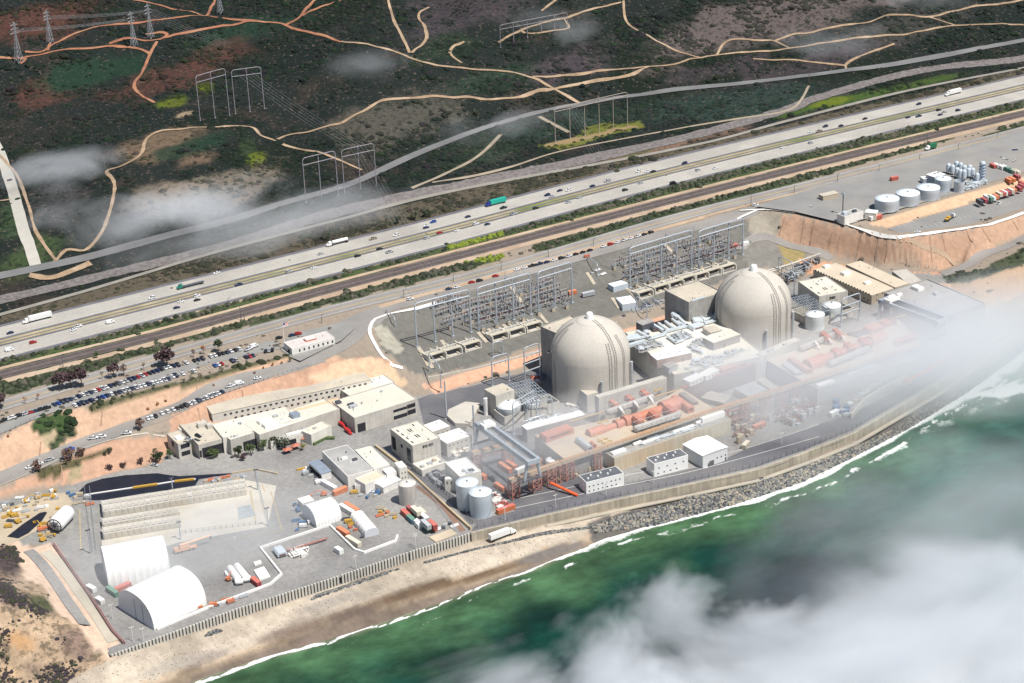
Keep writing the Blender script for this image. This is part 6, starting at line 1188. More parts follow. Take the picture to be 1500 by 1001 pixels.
for i,(a_,b_) in enumerate([((390,205),(450,250)),((450,190),(515,240)),((510,170),(570,215)),((560,190),(620,230))]): duct('short white branch duct in the comb of four, %s from the left' % nth(i),[y5(*a_),y5(*b_)],.75)
duct('bulky pale duct running up toward the foggy dome',[y5(540,150),y5(600,130),y5(690,80),y5(800,60)],1.1)
duct('pale duct at the foot of the foggy dome',[y5(800,200),y5(880,180),y5(885,120)],.9)
duct('fat pale duct at the left end of the roof',[y5(130,400),y5(250,365)],1.2)
duct('thin white duct near the left end of the roof',[y5(120,350),y5(280,320)],.7)
duct('white duct elbow in the middle of the roof',[y5(470,320),y5(540,370),y5(600,350)],.7)
for i,(A_,B_,C_,lab) in enumerate([((110,340),(235,310),(90,315),'flat bluish air handler near the left dome'),((265,285),(310,275),(255,260),'grey air handler left of the comb ducts'),((340,250),(380,240),(320,228),'dark air handler inside the duct loop'),((695,245),(800,215),(670,210),'broad pale air handler behind the comb ducts'),((700,190),(770,170),(680,150),'pale air handler with a square recess'),((510,130),(560,115),(495,105),'pale hood at the back edge of the roof'),((560,110),(605,100),(545,85),'second pale hood at the back edge of the roof'),((670,420),(770,450),(650,400),'ribbed pale cabinet beside the white penthouse'),((700,530),(760,520),(680,510),'small dark grille pair on the roof'),((215,430),(260,420),(210,405),'tan cabinet near the front edge of the roof')]):
    hood(lab,y5(*A_),y5(*B_),y5(*C_),23.7,2.4,duct_m if i != 2 else steel_d,group='air handlers on the auxiliary roof')
rg=random.Random(3)
def tangle(label,poly,z,n,m,r=.22,hmax=2.0,name='pipe_rack',group=None,ang=0.0,boxes=0,bm=None,seg=(3,9)):
    P=[W(*p,z) for p in poly]; xs,ys=[p.x for p in P],[p.y for p in P]; o=Vector((sum(xs)/len(xs),sum(ys)/len(ys),z)); t=thing(name,label,'pipework',o,group=group); pl=[(p.x,p.y) for p in P]; mb=MB(); bx=MB(); c=0; tries=0
    def ins(x_,y_): return bool(inside(pl,np.array([x_]),np.array([y_]))[0])
    while c<n and tries<n*12:
        tries += 1; x_,y_=rg.uniform(min(xs),max(xs)),rg.uniform(min(ys),max(ys)); L_=rg.uniform(*seg); a=ang+(0 if rg.random()<.5 else math.pi/2); x2,y2_=x_+math.cos(a)*L_,y_+math.sin(a)*L_
        if not (ins(x_,y_) and ins(x2,y2_)): continue
        zz=rg.uniform(.3,hmax); mb.tube([(x_-o.x,y_-o.y,0),(x_-o.x,y_-o.y,zz),(x2-o.x,y2_-o.y,zz),(x2-o.x,y2_-o.y,0)],r*rg.uniform(.6,1.4),6); c += 1
    for _ in range(boxes):
        for __ in range(20):
            x_,y_=rg.uniform(min(xs),max(xs)),rg.uniform(min(ys),max(ys))
            if ins(x_,y_): break
        else: continue
        a,b,h_=rg.uniform(.6,1.8),rg.uniform(.6,1.6),rg.uniform(.6,hmax*1.1); part('cabinet',MB().box(x_-o.x-a,y_-o.y-b,0,x_-o.x+a,y_-o.y+b,h_,rz=ang),bm or grey_eq,t)
    part('pipes',mb,m,t)
    return t
tangle('dense grey pipe tangle in the dark recess near the left dome',[y5(140,415),y5(320,350),y5(440,400),y5(230,475)],23.7,55,grey_eq,.2,1.6,group='pipe tangles on the auxiliary roof',boxes=6)
tangle('dense grey pipe tangle in the middle of the auxiliary roof',[y5(470,320),y5(600,270),y5(700,330),y5(560,390)],23.7,45,steel,.2,1.6,group='pipe tangles on the auxiliary roof',boxes=6)
tangle('grey pipe tangle between the penthouses',[y5(620,380),y5(780,330),y5(850,400),y5(700,470)],23.7,30,grey_eq,.2,1.6,group='pipe tangles on the auxiliary roof',boxes=10)
tangle('pale pipe tangle at the foot of the foggy dome',[y5(700,120),y5(860,60),y5(900,160),y5(760,230)],23.7,30,duct_m,.25,2,group='pipe tangles on the auxiliary roof',boxes=6)
tangle('pipes and pumps along the front corner of the auxiliary roof',[y5(560,600),y5(800,500),y5(1080,440),y5(1230,440),y5(700,640)],23.7,45,grey_eq,.18,1.6,group='pipe tangles on the auxiliary roof',boxes=20)
tangle('rusty pumps and valves yard in front of the turbine pit, left half',[y6(100,560),y6(330,470),y6(480,600),y6(330,700),y6(160,800)],8,60,M('rust_pipe',(.26,.14,.11),.8),.35,4,boxes=18,bm=tan_eq,group='machinery yards by the seawall road')
tangle('rusty pumps and valves yard in front of the turbine pit, right half',[y6(480,520),y6(740,400),y6(960,480),y6(720,620),y6(520,640)],8,80,MATS['rust_pipe'],.35,4,boxes=26,bm=grey_eq,group='machinery yards by the seawall road')
tangle('pipe yard under the red runway by the white office block',[y3(0,980),y3(420,820),y3(600,860),y3(430,930),y3(200,1000)],8,50,MATS['rust_pipe'],.3,3.5,boxes=16,bm=tan_eq,group='machinery yards by the seawall road')
tangle('red and white drums and hoses yard beside the blue-grey tanks',[y2(490,490),y2(560,520),y2(640,600),y2(520,690),y2(500,600)],8,26,M('drum_red',(.5,.1,.08),.6),.2,1.4,boxes=16,bm=white_wall,seg=(1,3),group='machinery yards by the seawall road')
tangle('pumps and hoses behind the long low wall near the fog',[y6(1180,420),y6(1330,300),y8(700,670),y8(560,770),y6(1250,420)],8,40,grey_eq,.3,3,boxes=24,bm=tan_eq,group='machinery yards by the seawall road')
tangle('pipes and pumps on the trench roof in front of the left turbine deck',[y4(340,350),y4(420,320),y4(1040,120),y4(1000,165),y4(500,320)],15.6,40,duct_m,.28,1.5,boxes=12,group='pipework in the deck trenches',ang=-.02)
tangle('pipes and pumps in the trench in front of the foggy turbine deck',[y6(900,270),y8(200,630),y8(640,500),y8(620,560),y6(1100,250)],15.0,40,grey_eq,.28,1.5,boxes=12,group='pipework in the deck trenches',ang=-.02)
tangle('filters and pumps between the fence road and the cream wing',[y1(500,690),y1(620,650),y1(650,740),y1(640,830),y1(560,760)],8,35,grey_eq,.2,2,boxes=14,bm=steel_d,group='machinery yards by the fence road')
tangle('steel supply racks between the annexes and the crane',[y1(700,500),y1(830,470),y1(900,520),y1(760,560)],8,24,tan_eq,.25,3,boxes=8,bm=cream_wall,group='machinery yards by the fence road')
tangle('grey pipe rack beneath the long slatted roof left of the left turbine deck',[q7(480,700),q7(860,600),q7(1300,540),q7(1250,590),q7(560,800)],8,45,duct_m,.3,4,boxes=8,group='machinery yards by the fence road')
tangle('red pipe trench beside the steel deck left of the left dome',[q7(640,130),q7(760,110),q7(760,250),q7(660,200)],8,24,M('trench_red',(.45,.16,.12),.7),.3,3,boxes=6,group='machinery yards by the fence road')
tangle('process piping around the open tank in the upper yard',[tf(1180,420),tf(1200,330),tf(1420,280),tf(1460,330),tf(1300,400)],32,60,tank_blue,.25,2.5,boxes=22,bm=grey_eq,group='machinery of the upper yard')
tangle('pipes and cabinets at the back of the switchyard behind the left dome',[s4(230,860),s4(440,640),s4(720,620),s4(720,740),s4(420,830)],10,110,steel,.2,5,boxes=24,bm=steel_d,group='pipework behind the domes')
tangle('pipe racks behind the foggy dome',[e1(420,700),e1(700,560),e1(820,480),e1(860,520),e1(680,680),e1(500,800)],10,50,grey_eq,.22,4,boxes=16,bm=steel_d,group='pipework behind the domes')
tangle('dark equipment heap on the foggy turbine deck',[y7(870,785),y7(1000,745),y7(1050,770),y7(940,810)],20,30,steel_d,.25,1.5,boxes=10,bm=steel_d,group='pipework in the deck trenches')
for i,(a_,b_) in enumerate([((410,310),(470,285)),((490,298),(590,262)),((760,200),(850,172)),((860,170),(930,145)),((960,120),(1030,95))]): vessel('white horizontal cooler in the trench before the left turbine deck, %s from the left' % nth(i),y4(*a_),y4(*b_),1.1,16.6,white_wall,False,group='white coolers in the trench')
for i,(a_,b_) in enumerate([((1030,195),(1090,175)),((1110,170),(1180,145)),((1320,105),(1400,75)),((1400,80),(1470,45))]): vessel('white horizontal cooler in the foggy trench, %s from the left' % nth(i),y6(*a_),y6(*b_),1.1,16.4,white_wall,False,group='white coolers in the trench')
# ---------------------------------------------------------------- spent-fuel pad, tents, containers, walls, yards
def isfsi(label,A_,B_,base,depth,n,part_n=True):
    zt_=top_z(A_,base,8.1); o,b=W(*A_,zt_),W(*B_,zt_); d=b-o; L_=d.length; t=thing('storage_module_row',label,'storage modules',(o.x,o.y,8.1),math.atan2(d.y,d.x),'concrete storage module rows'); h=zt_-8.1; cw=L_/n
    for k in range(n):
        m_=part('module',MB().box(k*cw+.05,0,0,(k+1)*cw-.05,depth,h).box(k*cw+.45,-.12,.5,(k+1)*cw-.45,0,h-.6),slab_m if k % 7 else concrete,t)
        part('vent_cap',MB().box(k*cw+.5,depth*.15,h,(k+1)*cw-.5,depth*.3,h+.3),concrete_d,m_)
    part('shield_edge',MB().box(-.5,-.25,0,-.02,depth+.2,h+.5),concrete_d,t); part('joint_line',MB().box(0,depth*.5-.12,h,L_,depth*.5+.12,h+.12),concrete_d,t)
isfsi('long row of concrete storage modules nearest the black lined basin',A7(455,247),A7(1083,147),A7(455,273),8,24)
isfsi('second long strip of concrete modules directly behind the longest row',A7(450,221),A7(1082,122),A7(450,240),6.5,24)
isfsi('shorter row of concrete storage modules beside the rear white tent',A7(456,345),A7(795,290),A7(456,371),8,13)
isfsi('short strip of concrete modules behind the shorter row',A7(453,302),A7(790,246),A7(453,322),7,13)
tent_w=tent_m
def tent(name,label,fl,fr,bl,h,ribs,**k):
    a,b,c=W(*fl,8),W(*fr,8),W(*bl,8); ang=math.atan2((b-a).y,(b-a).x); d=abs((c-a).xy.dot(Vector((-math.sin(ang),math.cos(ang)))))
    return barrel(name,label,'tent',(a.x,a.y),ang,(b-a).length,d,h,tent_w,M('tent_end_shaded',(.56,.58,.62),.6,.03,.2),n=18,ribs=ribs,group='white arched fabric tents',z=8.05,pw=2.5,**k)  # gable ends are greyer than the fabric: their shade is put into the colour
tent('fabric_tent','huge white arched tent nearest the sea, its gable in painted shade facing left',(226,924),(303.5,886),(177.5,890),14.5,8,door=True)
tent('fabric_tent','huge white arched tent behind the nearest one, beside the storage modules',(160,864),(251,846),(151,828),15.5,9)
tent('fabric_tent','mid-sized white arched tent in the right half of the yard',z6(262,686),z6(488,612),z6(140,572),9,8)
a,b,c=W(*z6(690,772),8),W(*z6(812,738),8),W(*z6(562,618),8)
barrel('fabric_tent','small white arched tent with its gable toward the sea','tent',(b.x,b.y),math.atan2((c-a).y,(c-a).x),(c-a).length,(b-a).length,4.6,tent_w,M('tent_end_shaded',(.5,.5,.5)),ribs=6,group='white arched fabric tents',z=8.05,pw=2.8)
bld('canopy_shed','white flat box awning behind the mid-sized tent','shed',z6(140,470),z6(240,440),z6(108,425),h=4,wm=white_wall,rm=roof_white,par=0)
# containers
CT={}
def container(label,px,py,ang,col,L_=12.2,z=8.05,cat='container',w_=2.5,h_=2.7,top=None):
    key=(col,L_,top)
    if key not in CT:
        base={'red': (.44,.11,.08),'orange': (.54,.18,.08),'white': (.70,.70,.67),'cream': (.55,.50,.40),'green': (.10,.22,.16),'teal': (.10,.20,.24),'grey': (.36,.38,.39),'maroon': (.30,.06,.07),'blue': (.06,.14,.34),'tan': (.50,.42,.30),'black': (.05,.06,.07)}
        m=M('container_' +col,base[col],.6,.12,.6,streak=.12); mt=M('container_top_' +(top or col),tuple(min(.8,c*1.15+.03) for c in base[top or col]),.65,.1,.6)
        t=thing('shipping_container',label,cat,(0,0,0)); bx=MB(); n=int(L_/.5)
        bx.box(-L_/2,-w_/2,.12,L_/2,w_/2,h_-.05)
        for k in range(n): x_=-L_/2+(k+.5)*L_/n; bx.box(x_-.1,-w_/2-.05,.3,x_+.1,w_/2+.05,h_-.3)
        part('body',bx,m,t); part('roof',MB().box(-L_/2,-w_/2-.02,h_-.04,L_/2,w_/2+.02,h_+.04),mt,t); part('doors',MB().box(-L_/2-.06,-w_/2+.1,.25,-L_/2,-.03,h_-.2).box(-L_/2-.06,.03,.25,-L_/2,w_/2-.1,h_-.2),m,t)
        CT[key]=t
    else: t=copy_tree(CT[key],None,None,None,label)
    p=W(px,py,z); t.location=p; t.rotation_euler=(0,0,ang); return t
YA=R(88); cn=lambda f,x,y: f(x,y)
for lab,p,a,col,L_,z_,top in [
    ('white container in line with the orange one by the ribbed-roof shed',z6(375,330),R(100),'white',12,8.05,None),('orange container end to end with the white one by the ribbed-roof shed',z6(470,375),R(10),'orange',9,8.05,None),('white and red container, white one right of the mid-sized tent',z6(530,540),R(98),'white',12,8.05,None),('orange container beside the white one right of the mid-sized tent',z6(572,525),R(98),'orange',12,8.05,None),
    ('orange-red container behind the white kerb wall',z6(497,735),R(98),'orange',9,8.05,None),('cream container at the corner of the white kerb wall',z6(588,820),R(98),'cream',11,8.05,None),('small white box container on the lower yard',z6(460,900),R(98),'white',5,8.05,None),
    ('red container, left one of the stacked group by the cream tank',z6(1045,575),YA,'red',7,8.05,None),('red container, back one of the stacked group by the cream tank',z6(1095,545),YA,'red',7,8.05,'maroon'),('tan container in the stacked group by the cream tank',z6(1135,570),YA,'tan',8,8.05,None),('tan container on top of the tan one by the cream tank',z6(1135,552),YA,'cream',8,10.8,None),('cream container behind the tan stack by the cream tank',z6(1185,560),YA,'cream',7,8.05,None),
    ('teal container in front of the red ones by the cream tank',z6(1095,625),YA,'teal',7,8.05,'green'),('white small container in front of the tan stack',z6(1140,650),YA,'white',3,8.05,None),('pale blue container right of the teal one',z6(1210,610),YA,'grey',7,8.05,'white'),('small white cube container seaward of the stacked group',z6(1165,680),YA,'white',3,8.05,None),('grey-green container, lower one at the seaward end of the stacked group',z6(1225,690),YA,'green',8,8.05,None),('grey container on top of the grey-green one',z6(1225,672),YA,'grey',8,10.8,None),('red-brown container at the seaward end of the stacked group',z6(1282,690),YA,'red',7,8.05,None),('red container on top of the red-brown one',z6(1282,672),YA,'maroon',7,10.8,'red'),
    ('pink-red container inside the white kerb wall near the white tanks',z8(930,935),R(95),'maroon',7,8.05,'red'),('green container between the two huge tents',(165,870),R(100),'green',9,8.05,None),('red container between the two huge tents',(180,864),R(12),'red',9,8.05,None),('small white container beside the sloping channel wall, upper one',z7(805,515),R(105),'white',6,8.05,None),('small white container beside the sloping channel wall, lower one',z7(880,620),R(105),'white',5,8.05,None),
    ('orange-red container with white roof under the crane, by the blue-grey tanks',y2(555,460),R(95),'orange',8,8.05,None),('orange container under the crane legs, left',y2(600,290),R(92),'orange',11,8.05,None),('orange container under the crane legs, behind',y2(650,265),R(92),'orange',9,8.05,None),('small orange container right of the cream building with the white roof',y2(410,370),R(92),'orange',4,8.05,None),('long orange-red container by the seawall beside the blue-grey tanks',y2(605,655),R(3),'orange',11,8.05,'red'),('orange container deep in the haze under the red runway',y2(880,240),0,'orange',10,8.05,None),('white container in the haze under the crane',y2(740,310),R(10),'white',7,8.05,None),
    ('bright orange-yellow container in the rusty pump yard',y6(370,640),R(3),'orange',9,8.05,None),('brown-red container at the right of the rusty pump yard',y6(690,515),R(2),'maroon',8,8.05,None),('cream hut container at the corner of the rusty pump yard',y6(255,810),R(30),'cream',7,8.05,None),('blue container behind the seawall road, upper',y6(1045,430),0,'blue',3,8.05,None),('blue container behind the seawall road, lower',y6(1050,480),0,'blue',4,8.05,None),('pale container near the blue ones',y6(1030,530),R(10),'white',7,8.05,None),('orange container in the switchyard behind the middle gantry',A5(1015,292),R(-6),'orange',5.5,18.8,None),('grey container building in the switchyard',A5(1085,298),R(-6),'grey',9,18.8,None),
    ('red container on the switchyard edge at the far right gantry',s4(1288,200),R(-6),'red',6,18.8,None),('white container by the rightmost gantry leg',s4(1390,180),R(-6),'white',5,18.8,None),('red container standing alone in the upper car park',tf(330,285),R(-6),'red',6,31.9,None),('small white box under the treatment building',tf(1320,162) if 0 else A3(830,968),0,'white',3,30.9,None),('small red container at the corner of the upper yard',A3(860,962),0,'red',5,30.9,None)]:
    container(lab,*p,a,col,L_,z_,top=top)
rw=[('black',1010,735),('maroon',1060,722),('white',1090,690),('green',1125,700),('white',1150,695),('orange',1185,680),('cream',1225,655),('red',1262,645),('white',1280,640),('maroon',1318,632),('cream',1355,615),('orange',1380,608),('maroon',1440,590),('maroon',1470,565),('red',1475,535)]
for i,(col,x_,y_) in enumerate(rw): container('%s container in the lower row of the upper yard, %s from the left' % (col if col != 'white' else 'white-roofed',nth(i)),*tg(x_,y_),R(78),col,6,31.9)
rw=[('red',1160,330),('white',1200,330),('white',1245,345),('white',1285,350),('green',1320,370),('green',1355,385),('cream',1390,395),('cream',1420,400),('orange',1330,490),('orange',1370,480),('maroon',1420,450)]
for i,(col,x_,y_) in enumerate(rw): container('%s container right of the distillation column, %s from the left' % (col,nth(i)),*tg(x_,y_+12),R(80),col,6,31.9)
# seawalls, fences, kerb walls
PT=[W(p[0],p[1],8) for p in SEAWALL[:5]]; o=PT[0]; t=thing('sheet_pile_wall','ribbed grey sheet-pile wall between the left yard and the beach','seawall',o); wl,rb,cp=MB(),MB(),MB()
for a,b in zip(PT[:-1],PT[1:]):
    d=b-a; L_=d.length; d.normalize(); n=Vector((d.y,-d.x,0)); k=int(L_/1.75)
    for i in range(k):
        p=a+d*(i*1.75)-o; q=a+d*(i*1.75+1.0)-o; r_=a+d*((i+1)*1.75)-o
        for u,v,of,mb in ((p,q,.75,rb),(q,r_,.1,wl)):
            c_=[u+n*of,v+n*of,v-n*.3,u-n*.3]; mb.add([(x_.x,x_.y,-5) for x_ in c_]+[(x_.x,x_.y,1.1 if mb is rb else .2) for x_ in c_],[(3,2,1,0),(4,5,6,7),(0,1,5,4),(1,2,6,5),(2,3,7,6),(3,0,4,7)])
part('dark_panels',wl,M('pile_dark',(.10,.10,.10),.9,.2,.5),t); part('pale_ribs',rb,M('pile_pale',(.50,.48,.43),.8,.1,.5,streak=.2),t)
SW2=SEAWALL[4:]
wall_line('concrete_seawall','long tan concrete seawall with a raised cap from the sheet piling to the fog',[(p[0],p[1]) for p in SW2],8,1.4,1.0,M('seawall_conc',(.42,.37,.29),.88,.14,.12,lo=(.34,.30,.24),streak=.45),cat='seawall',dz=-5)
wall_line('seawall_railing','thin dark fence along the top of the concrete seawall',[(p[0]-1,p[1]-4) for p in SW2],8,.12,2.0,steel_d,cat='fence',dz=0) if 0 else None
def post_fence(label,pts,z,h,gap,m=steel_d,group=None,name='chain_fence',rails=2):
    P=[(W(p[0],p[1],z) if z is not None else T(*p)) for p in pts]; o=P[0]; t=thing(name,label,'fence',o,group=group); ps_,rl=MB(),MB()
    for a,b in zip(P[:-1],P[1:]):
        L_=(b-a).length; k=max(1,int(L_/gap))
        for i in range(k): p=a.lerp(b,i/k)-o; ps_.box(p.x-.08,p.y-.08,p.z-.2,p.x+.08,p.y+.08,p.z+h)
        for r_ in range(rails): hh=h*(r_+1)/rails-.1; rl.bar(a-o+Vector((0,0,hh)),b-o+Vector((0,0,hh)),.06)
    part('posts',ps_,m,t); part('wires',rl,m,t); return t
post_fence('dark post fence along the inland side of the concrete seawall',[(p[0]-2,p[1]-6) for p in SW2],8,2.6,4)
wall_line('seawall_ledge','pale concrete ledge walk at the foot of the seawall',[(p[0]+1.5,p[1]+14) for p in SW2[1:]],4.3,2.4,.2,M('ledge',(.42,.38,.30),.9,.12,.1,lo=(.34,.32,.28)),cat='walkway')
tan_w=M('fence_wall_tan',(.50,.40,.25),.85,.12,.1)
wall_line('boundary_wall','tan wall running from the pump building down to the seawall',[y1(60,450),y1(200,560),y1(380,700),y1(700,1000),y2(300,820)],8,.9,1.6,tan_w)
strip('brown_ditch',[y1(420,790),y1(640,960),y2(230,830)],3.2,M('ditch_brown',(.24,.15,.11),.9,.15,.2),0,z=8.12) 
strip('fence_road',[y1(330,610),y1(520,760),y1(770,940),y2(330,760)],6,asphalt_d,0,z=8.14)
post_fence('double security fence left of the boundary wall, from the warehouse to the beach',[y1(130,560),y1(330,700),y1(560,900),y2(180,850)],8,2.6,3,steel,'security fences')
post_fence('security fence right of the fence road',[y1(300,600),y1(560,770),y1(790,960),y2(330,790)],8,2.6,3,steel_d,'security fences')
kw=[z8(1499,445),z6(380,665),z6(600,880),z6(680,905),z6(960,800),z6(975,755)]
wall_line('kerb_wall','long white zigzag kerb wall on the grey yard, right part',kw,8.1,.9,1.1,roof_white,group='white kerb walls of the yard')
wall_line('kerb_wall','white bent kerb wall on the grey yard, left part, ending at the nearest tent',[z8(1499,448),z8(970,622),z8(1155,855),z8(1060,940),A7(910,672),A7(690,765)],8.1,.9,1.1,roof_white,group='white kerb walls of the yard')
ch=M('channel_wall',(.34,.20,.19),.8,.12,.2)
for off,lab in ((0,'inner'),(-2.2,'outer')): wall_line('channel_wall',lab+' red-brown fence wall between the pale slope and the grey yard',[z7(480+off*6,115),z7(560+off*6,230),z7(800+off*6,570),z7(1000+off*6,880),z7(1100+off*6,985)],8.1,.35,1.8,ch,group='paired fence walls of the sloping channel')
strip('channel_floor',[z7(250,165),z7(370,280),z7(470,420),z7(600,620),z7(750,830)],5.5,asphalt,.45)
strip('channel_floor',[z7(400,170),z7(540,300),z7(700,520),z7(860,740),z7(1000,960)],6,M('channel_conc',(.46,.42,.34),.9,.08,.1),.25)
post_fence('double fence with posts left of the storage module rows',[A7(372,150),A7(410,430)],8,2.6,3,steel,'pad fences'); post_fence('second fence line just right of the left pad fence',[A7(395,150),A7(425,420)],8,2.6,3,steel,'pad fences')
post_fence('fence right of the storage pad near the red hut',[A7(1120,60),A7(1180,310)],8,2.6,3,steel,'pad fences'); post_fence('fence along the seaward side of the storage pad',[A7(790,345),A7(1150,300)],8,2.2,3,steel_d,'pad fences')
post_fence('steel palisade fence at the foot of the orange bluff',[A6(650,118),A6(900,165),A6(1130,188)],9.5,3.2,2.4,M('palisade',(.30,.28,.26),.7),None)
post_fence('fence along the edge of the upper car park above the orange slope',[z1(0,948),z1(230,845),z1(420,738)],None,1.6,3,steel_d,'car park fences'); post_fence('fence along the downhill edge of the ramp road',[z1(980,985),z1(1480,930)],None,1.4,3,steel_d,'car park fences'); post_fence('fence below the parked row on the ramp road',[z2_(0,770),z2_(480,580),z2_(860,450),z2_(1240,330)],None,1.4,3,steel_d,'car park fences')
for i,(a_,b_) in enumerate([(A7(400,430),A7(393,160)),(A7(760,160),A7(755,97)),(A7(1133,150),A7(1120,60)),(A7(1180,310),A7(1163,230)),(A7(795,370),A7(787,290))]):
    B=W(*a_,8); t=thing('light_mast','grey steel light mast around the storage pad, %s' % ['at its left fence','by the black basin','at its far right corner','at its near right corner','beside the rear tent'][i],'mast',B,group='light masts of the storage pad'); h=min(16,top_z(b_,a_,8)-8) if i else 14
    part('mast',MB().tube([(0,0,0),(0,0,h)],.4,8,r2=.25),steel,t); part('lamp_head',MB().box(-1.3,-.3,h-.3,1.3,.3,h+.2),steel_d,t)
for i,p_ in enumerate([z7(990,760),z7(1170,960),z7(1265,970),A8(65,500),A8(328,410),A8(720,285),A8(942,230),y4(165,760),y4(585,655),z8(750,640),z6(1135,850),y6(570,800)]):
    b=W(*p_,8); t=thing('yard_lamp','thin pale lamp post along the seaward yard edge, %s from the left' % nth([0,1,2,4,6,7,8,9,10,3,5,11][i]),'lamp post',b,group='lamp posts along the seaward edge'); part('post',MB().tube([(0,0,0),(0,0,8)],.16,6),white_wall,t); part('lamp_arms',MB().box(-1.2,-.12,7.8,1.2,.12,8),white_wall,t)
# black lined basin and pit
def liner(name,poly,z=8): return sheet(name,poly,liner_m,z,.16)
liner('lined_basin',[z5(665,522),z5(700,475),z5(760,415),z5(900,370),z5(1100,340),z5(1380,322),z5(1500,340),z3(260,708),z3(480,695),z3(700,682),z3(720,690),z3(430,735),z3(395,790),z3(0,852),z5(1320,490),z5(900,560),z5(800,560),z5(740,520)])
liner('lined_trench',[z5(60,880),z5(200,770),z5(350,670),z5(400,660),z5(415,670),z5(370,740),z5(250,850),z5(160,897)])
wall_line('basin_divider','white toothed divider strip across the black lined basin',[z5(740,515),z5(1160,452),z3(60,780),z3(210,755),z3(400,735)],8.1,.8,.5,roof_white,cat='barrier')
for i,(a_,b_) in enumerate([((1168,450),(1385,418)),((1322-5,400),(1323,400))][:1]): wall_line('yellow_barrier','long yellow barrier on the divider of the black basin, left',[z5(*a_),z5(*b_)],8.3,1.4,.7,yellow_m,cat='barrier',group='yellow barriers')
wall_line('yellow_barrier','long yellow barrier on the divider of the black basin, right',[z3(215,755),z3(385,735)],8.3,1.4,.7,yellow_m,cat='barrier',group='yellow barriers')
wall_line('yellow_barrier','yellow barrier beside the red canopies near the warehouse',[z3(1290,655),z3(1385,638)],8.1,1.2,.9,yellow_m,cat='barrier',group='yellow barriers')
wall_line('brown_barrier','row of brown posts bending at the right end of the black basin',[z3(720,685),z3(930,650),z3(1120,690)],8.1,.8,.9,tan_eq,cat='barrier')
for a_,b_,w_ in ((z5(700,640),z5(710,1000),.5),(z3(1060,840),z8(1160,465),.5),(z8(480,580),z8(1160,470),.5),(z8(880,120),z8(930,400),.8),(z8(980,60),z8(1010,130),.5)): strip('painted_line',[a_,b_],w_,M('faded_yellow',(.42,.34,.20),.9,.15,.5),.2,z=8,px=True)
strip('painted_line',[(700,742),(800,722),(900,700),(1000,680),(1100,655),(1200,622)],.35,line_w,.12,z=8); strip('painted_line',[(700,756),(800,735),(900,714),(1000,694),(1100,668),(1200,640)],.35,line_w,.12,z=8)
# tanks on the ground, plates, heavy kit
for i,(a_,b_,r_,lab) in enumerate([((700,795),(770,890),1.9,'left of the long pair'),((760,775),(838,870),1.9,'right of the long pair'),((755,915),(805,908),1.5,'short one on the left'),((825,893),(875,882),1.5,'short one on the right')]):
    vessel('white horizontal tank lying on the yard, ' +lab,z8(*a_),z8(*b_),r_,8.3+r_,white_p,False,group='white tanks lying on the yard',name='horizontal_tank',cat='tank')
vessel('big white cylinder with a spoked end lying beside the storage pad',z5(497,765),z5(592,665),4.2,12.4,white_p,False,name='cask_vessel'); b=W(*z5(503,765),8)
t=thing('spoked_wheel','black spoked disc on the near end of the big white cylinder','wheel',W(*z5(497,765),12.4)); dd=(W(*z5(592,665),12.4)-W(*z5(497,765),12.4)).normalized(); t.rotation_euler=(0,0,math.atan2(dd.y,dd.x)); wm_=MB()
for k in range(8): a=k*math.pi/4; wm_.bar((-2.6,0,0),(-2.6,3.8*math.cos(a),3.8*math.sin(a)),.3)
part('spokes',wm_,dark_open,t); part('rim',MB().tube([(-2.6,3.9*math.cos(k*math.pi/10),3.9*math.sin(k*math.pi/10)) for k in range(21)],.3,6),dark_open,t)
def plate(label,poly,z,h,m,name='steel_plate',cat='plate',group='white plates on the yard'):
    P=[W(*p,z+h) for p in poly]; o=P[0]; t=tag(MB().prism([(p.x-o.x,p.y-o.y) for p in P],0,h).build(name,m,None,(o.x,o.y,z)),label,cat,group); return t
plate('square white plate beside the white lying tanks',[z8(910,810),z8(1000,778),z8(1055,865),z8(965,895)],8.1,.7,roof_white); plate('small white plate above the square one',[z8(905,740),z8(970,722),z8(980,745),z8(920,767)],8.1,.9,roof_white)
for i,p_ in enumerate([(670,830),(690,860),(720,870)]): plate('white block left of the long lying tanks, %s' % nth(i),[z8(p_[0]-18,p_[1]-14),z8(p_[0]+18,p_[1]-20),z8(p_[0]+26,p_[1]+10),z8(p_[0]-8,p_[1]+16)],8.1,1.4,white_p,group='white blocks beside the lying tanks',name='white_block',cat='block')
plate('pale concrete foundation slab at the seaward corner of the yard',[z6(1250,760),z6(1440,690),z6(1499,730),z6(1310,805)],8.1,.5,M('sand_slab',(.50,.42,.31),.9,.1,.1),group=None,name='foundation_slab',cat='slab')
plate('large pale slab with white edge beside the steep fence road',[q7(-30,560) if 0 else y1(700,120),y1(850,50),y1(985,65),y1(885,245),y1(760,240),y1(690,175)],8,2.5,slab_m,group=None,name='concrete_slab',cat='slab')
plate('blue and dark grey flat steel plates on the storage pad',[z8(765,260),z8(880,235),z8(930,330),z8(780,365)],8.2,.1,M('bluish',(.30,.33,.34),.8,.2,.3),group=None)
tangle('white pipe bridge frame standing on the lower yard',[z8(1210,640),z8(1390,600),z8(1410,690),z8(1240,720)],8.1,22,white_wall,.3,2.2,boxes=4,bm=white_wall,name='pipe_bridge')
pipes('long red-brown pipe line on the lower yard',[[(*z8(1200,640),9.4),(*z8(1499,550),9.4),(*z6(355,770),9.4)]],.45,M('pipe_brown',(.36,.15,.12),.8)); 
hood('blue pump skid at the left end of the red-brown pipe line',z8(1120,670),z8(1195,640),z8(1075,610),8.1,3,blue_m if 0 else tank_blue,group=None,legs=True)
wall_line('dark_hedge','low green hedge beside the cream box wing',[z4(110,555),z4(215,500),z4(300,500)],8.1,2.2,1.4,leaf_g,cat='hedge')
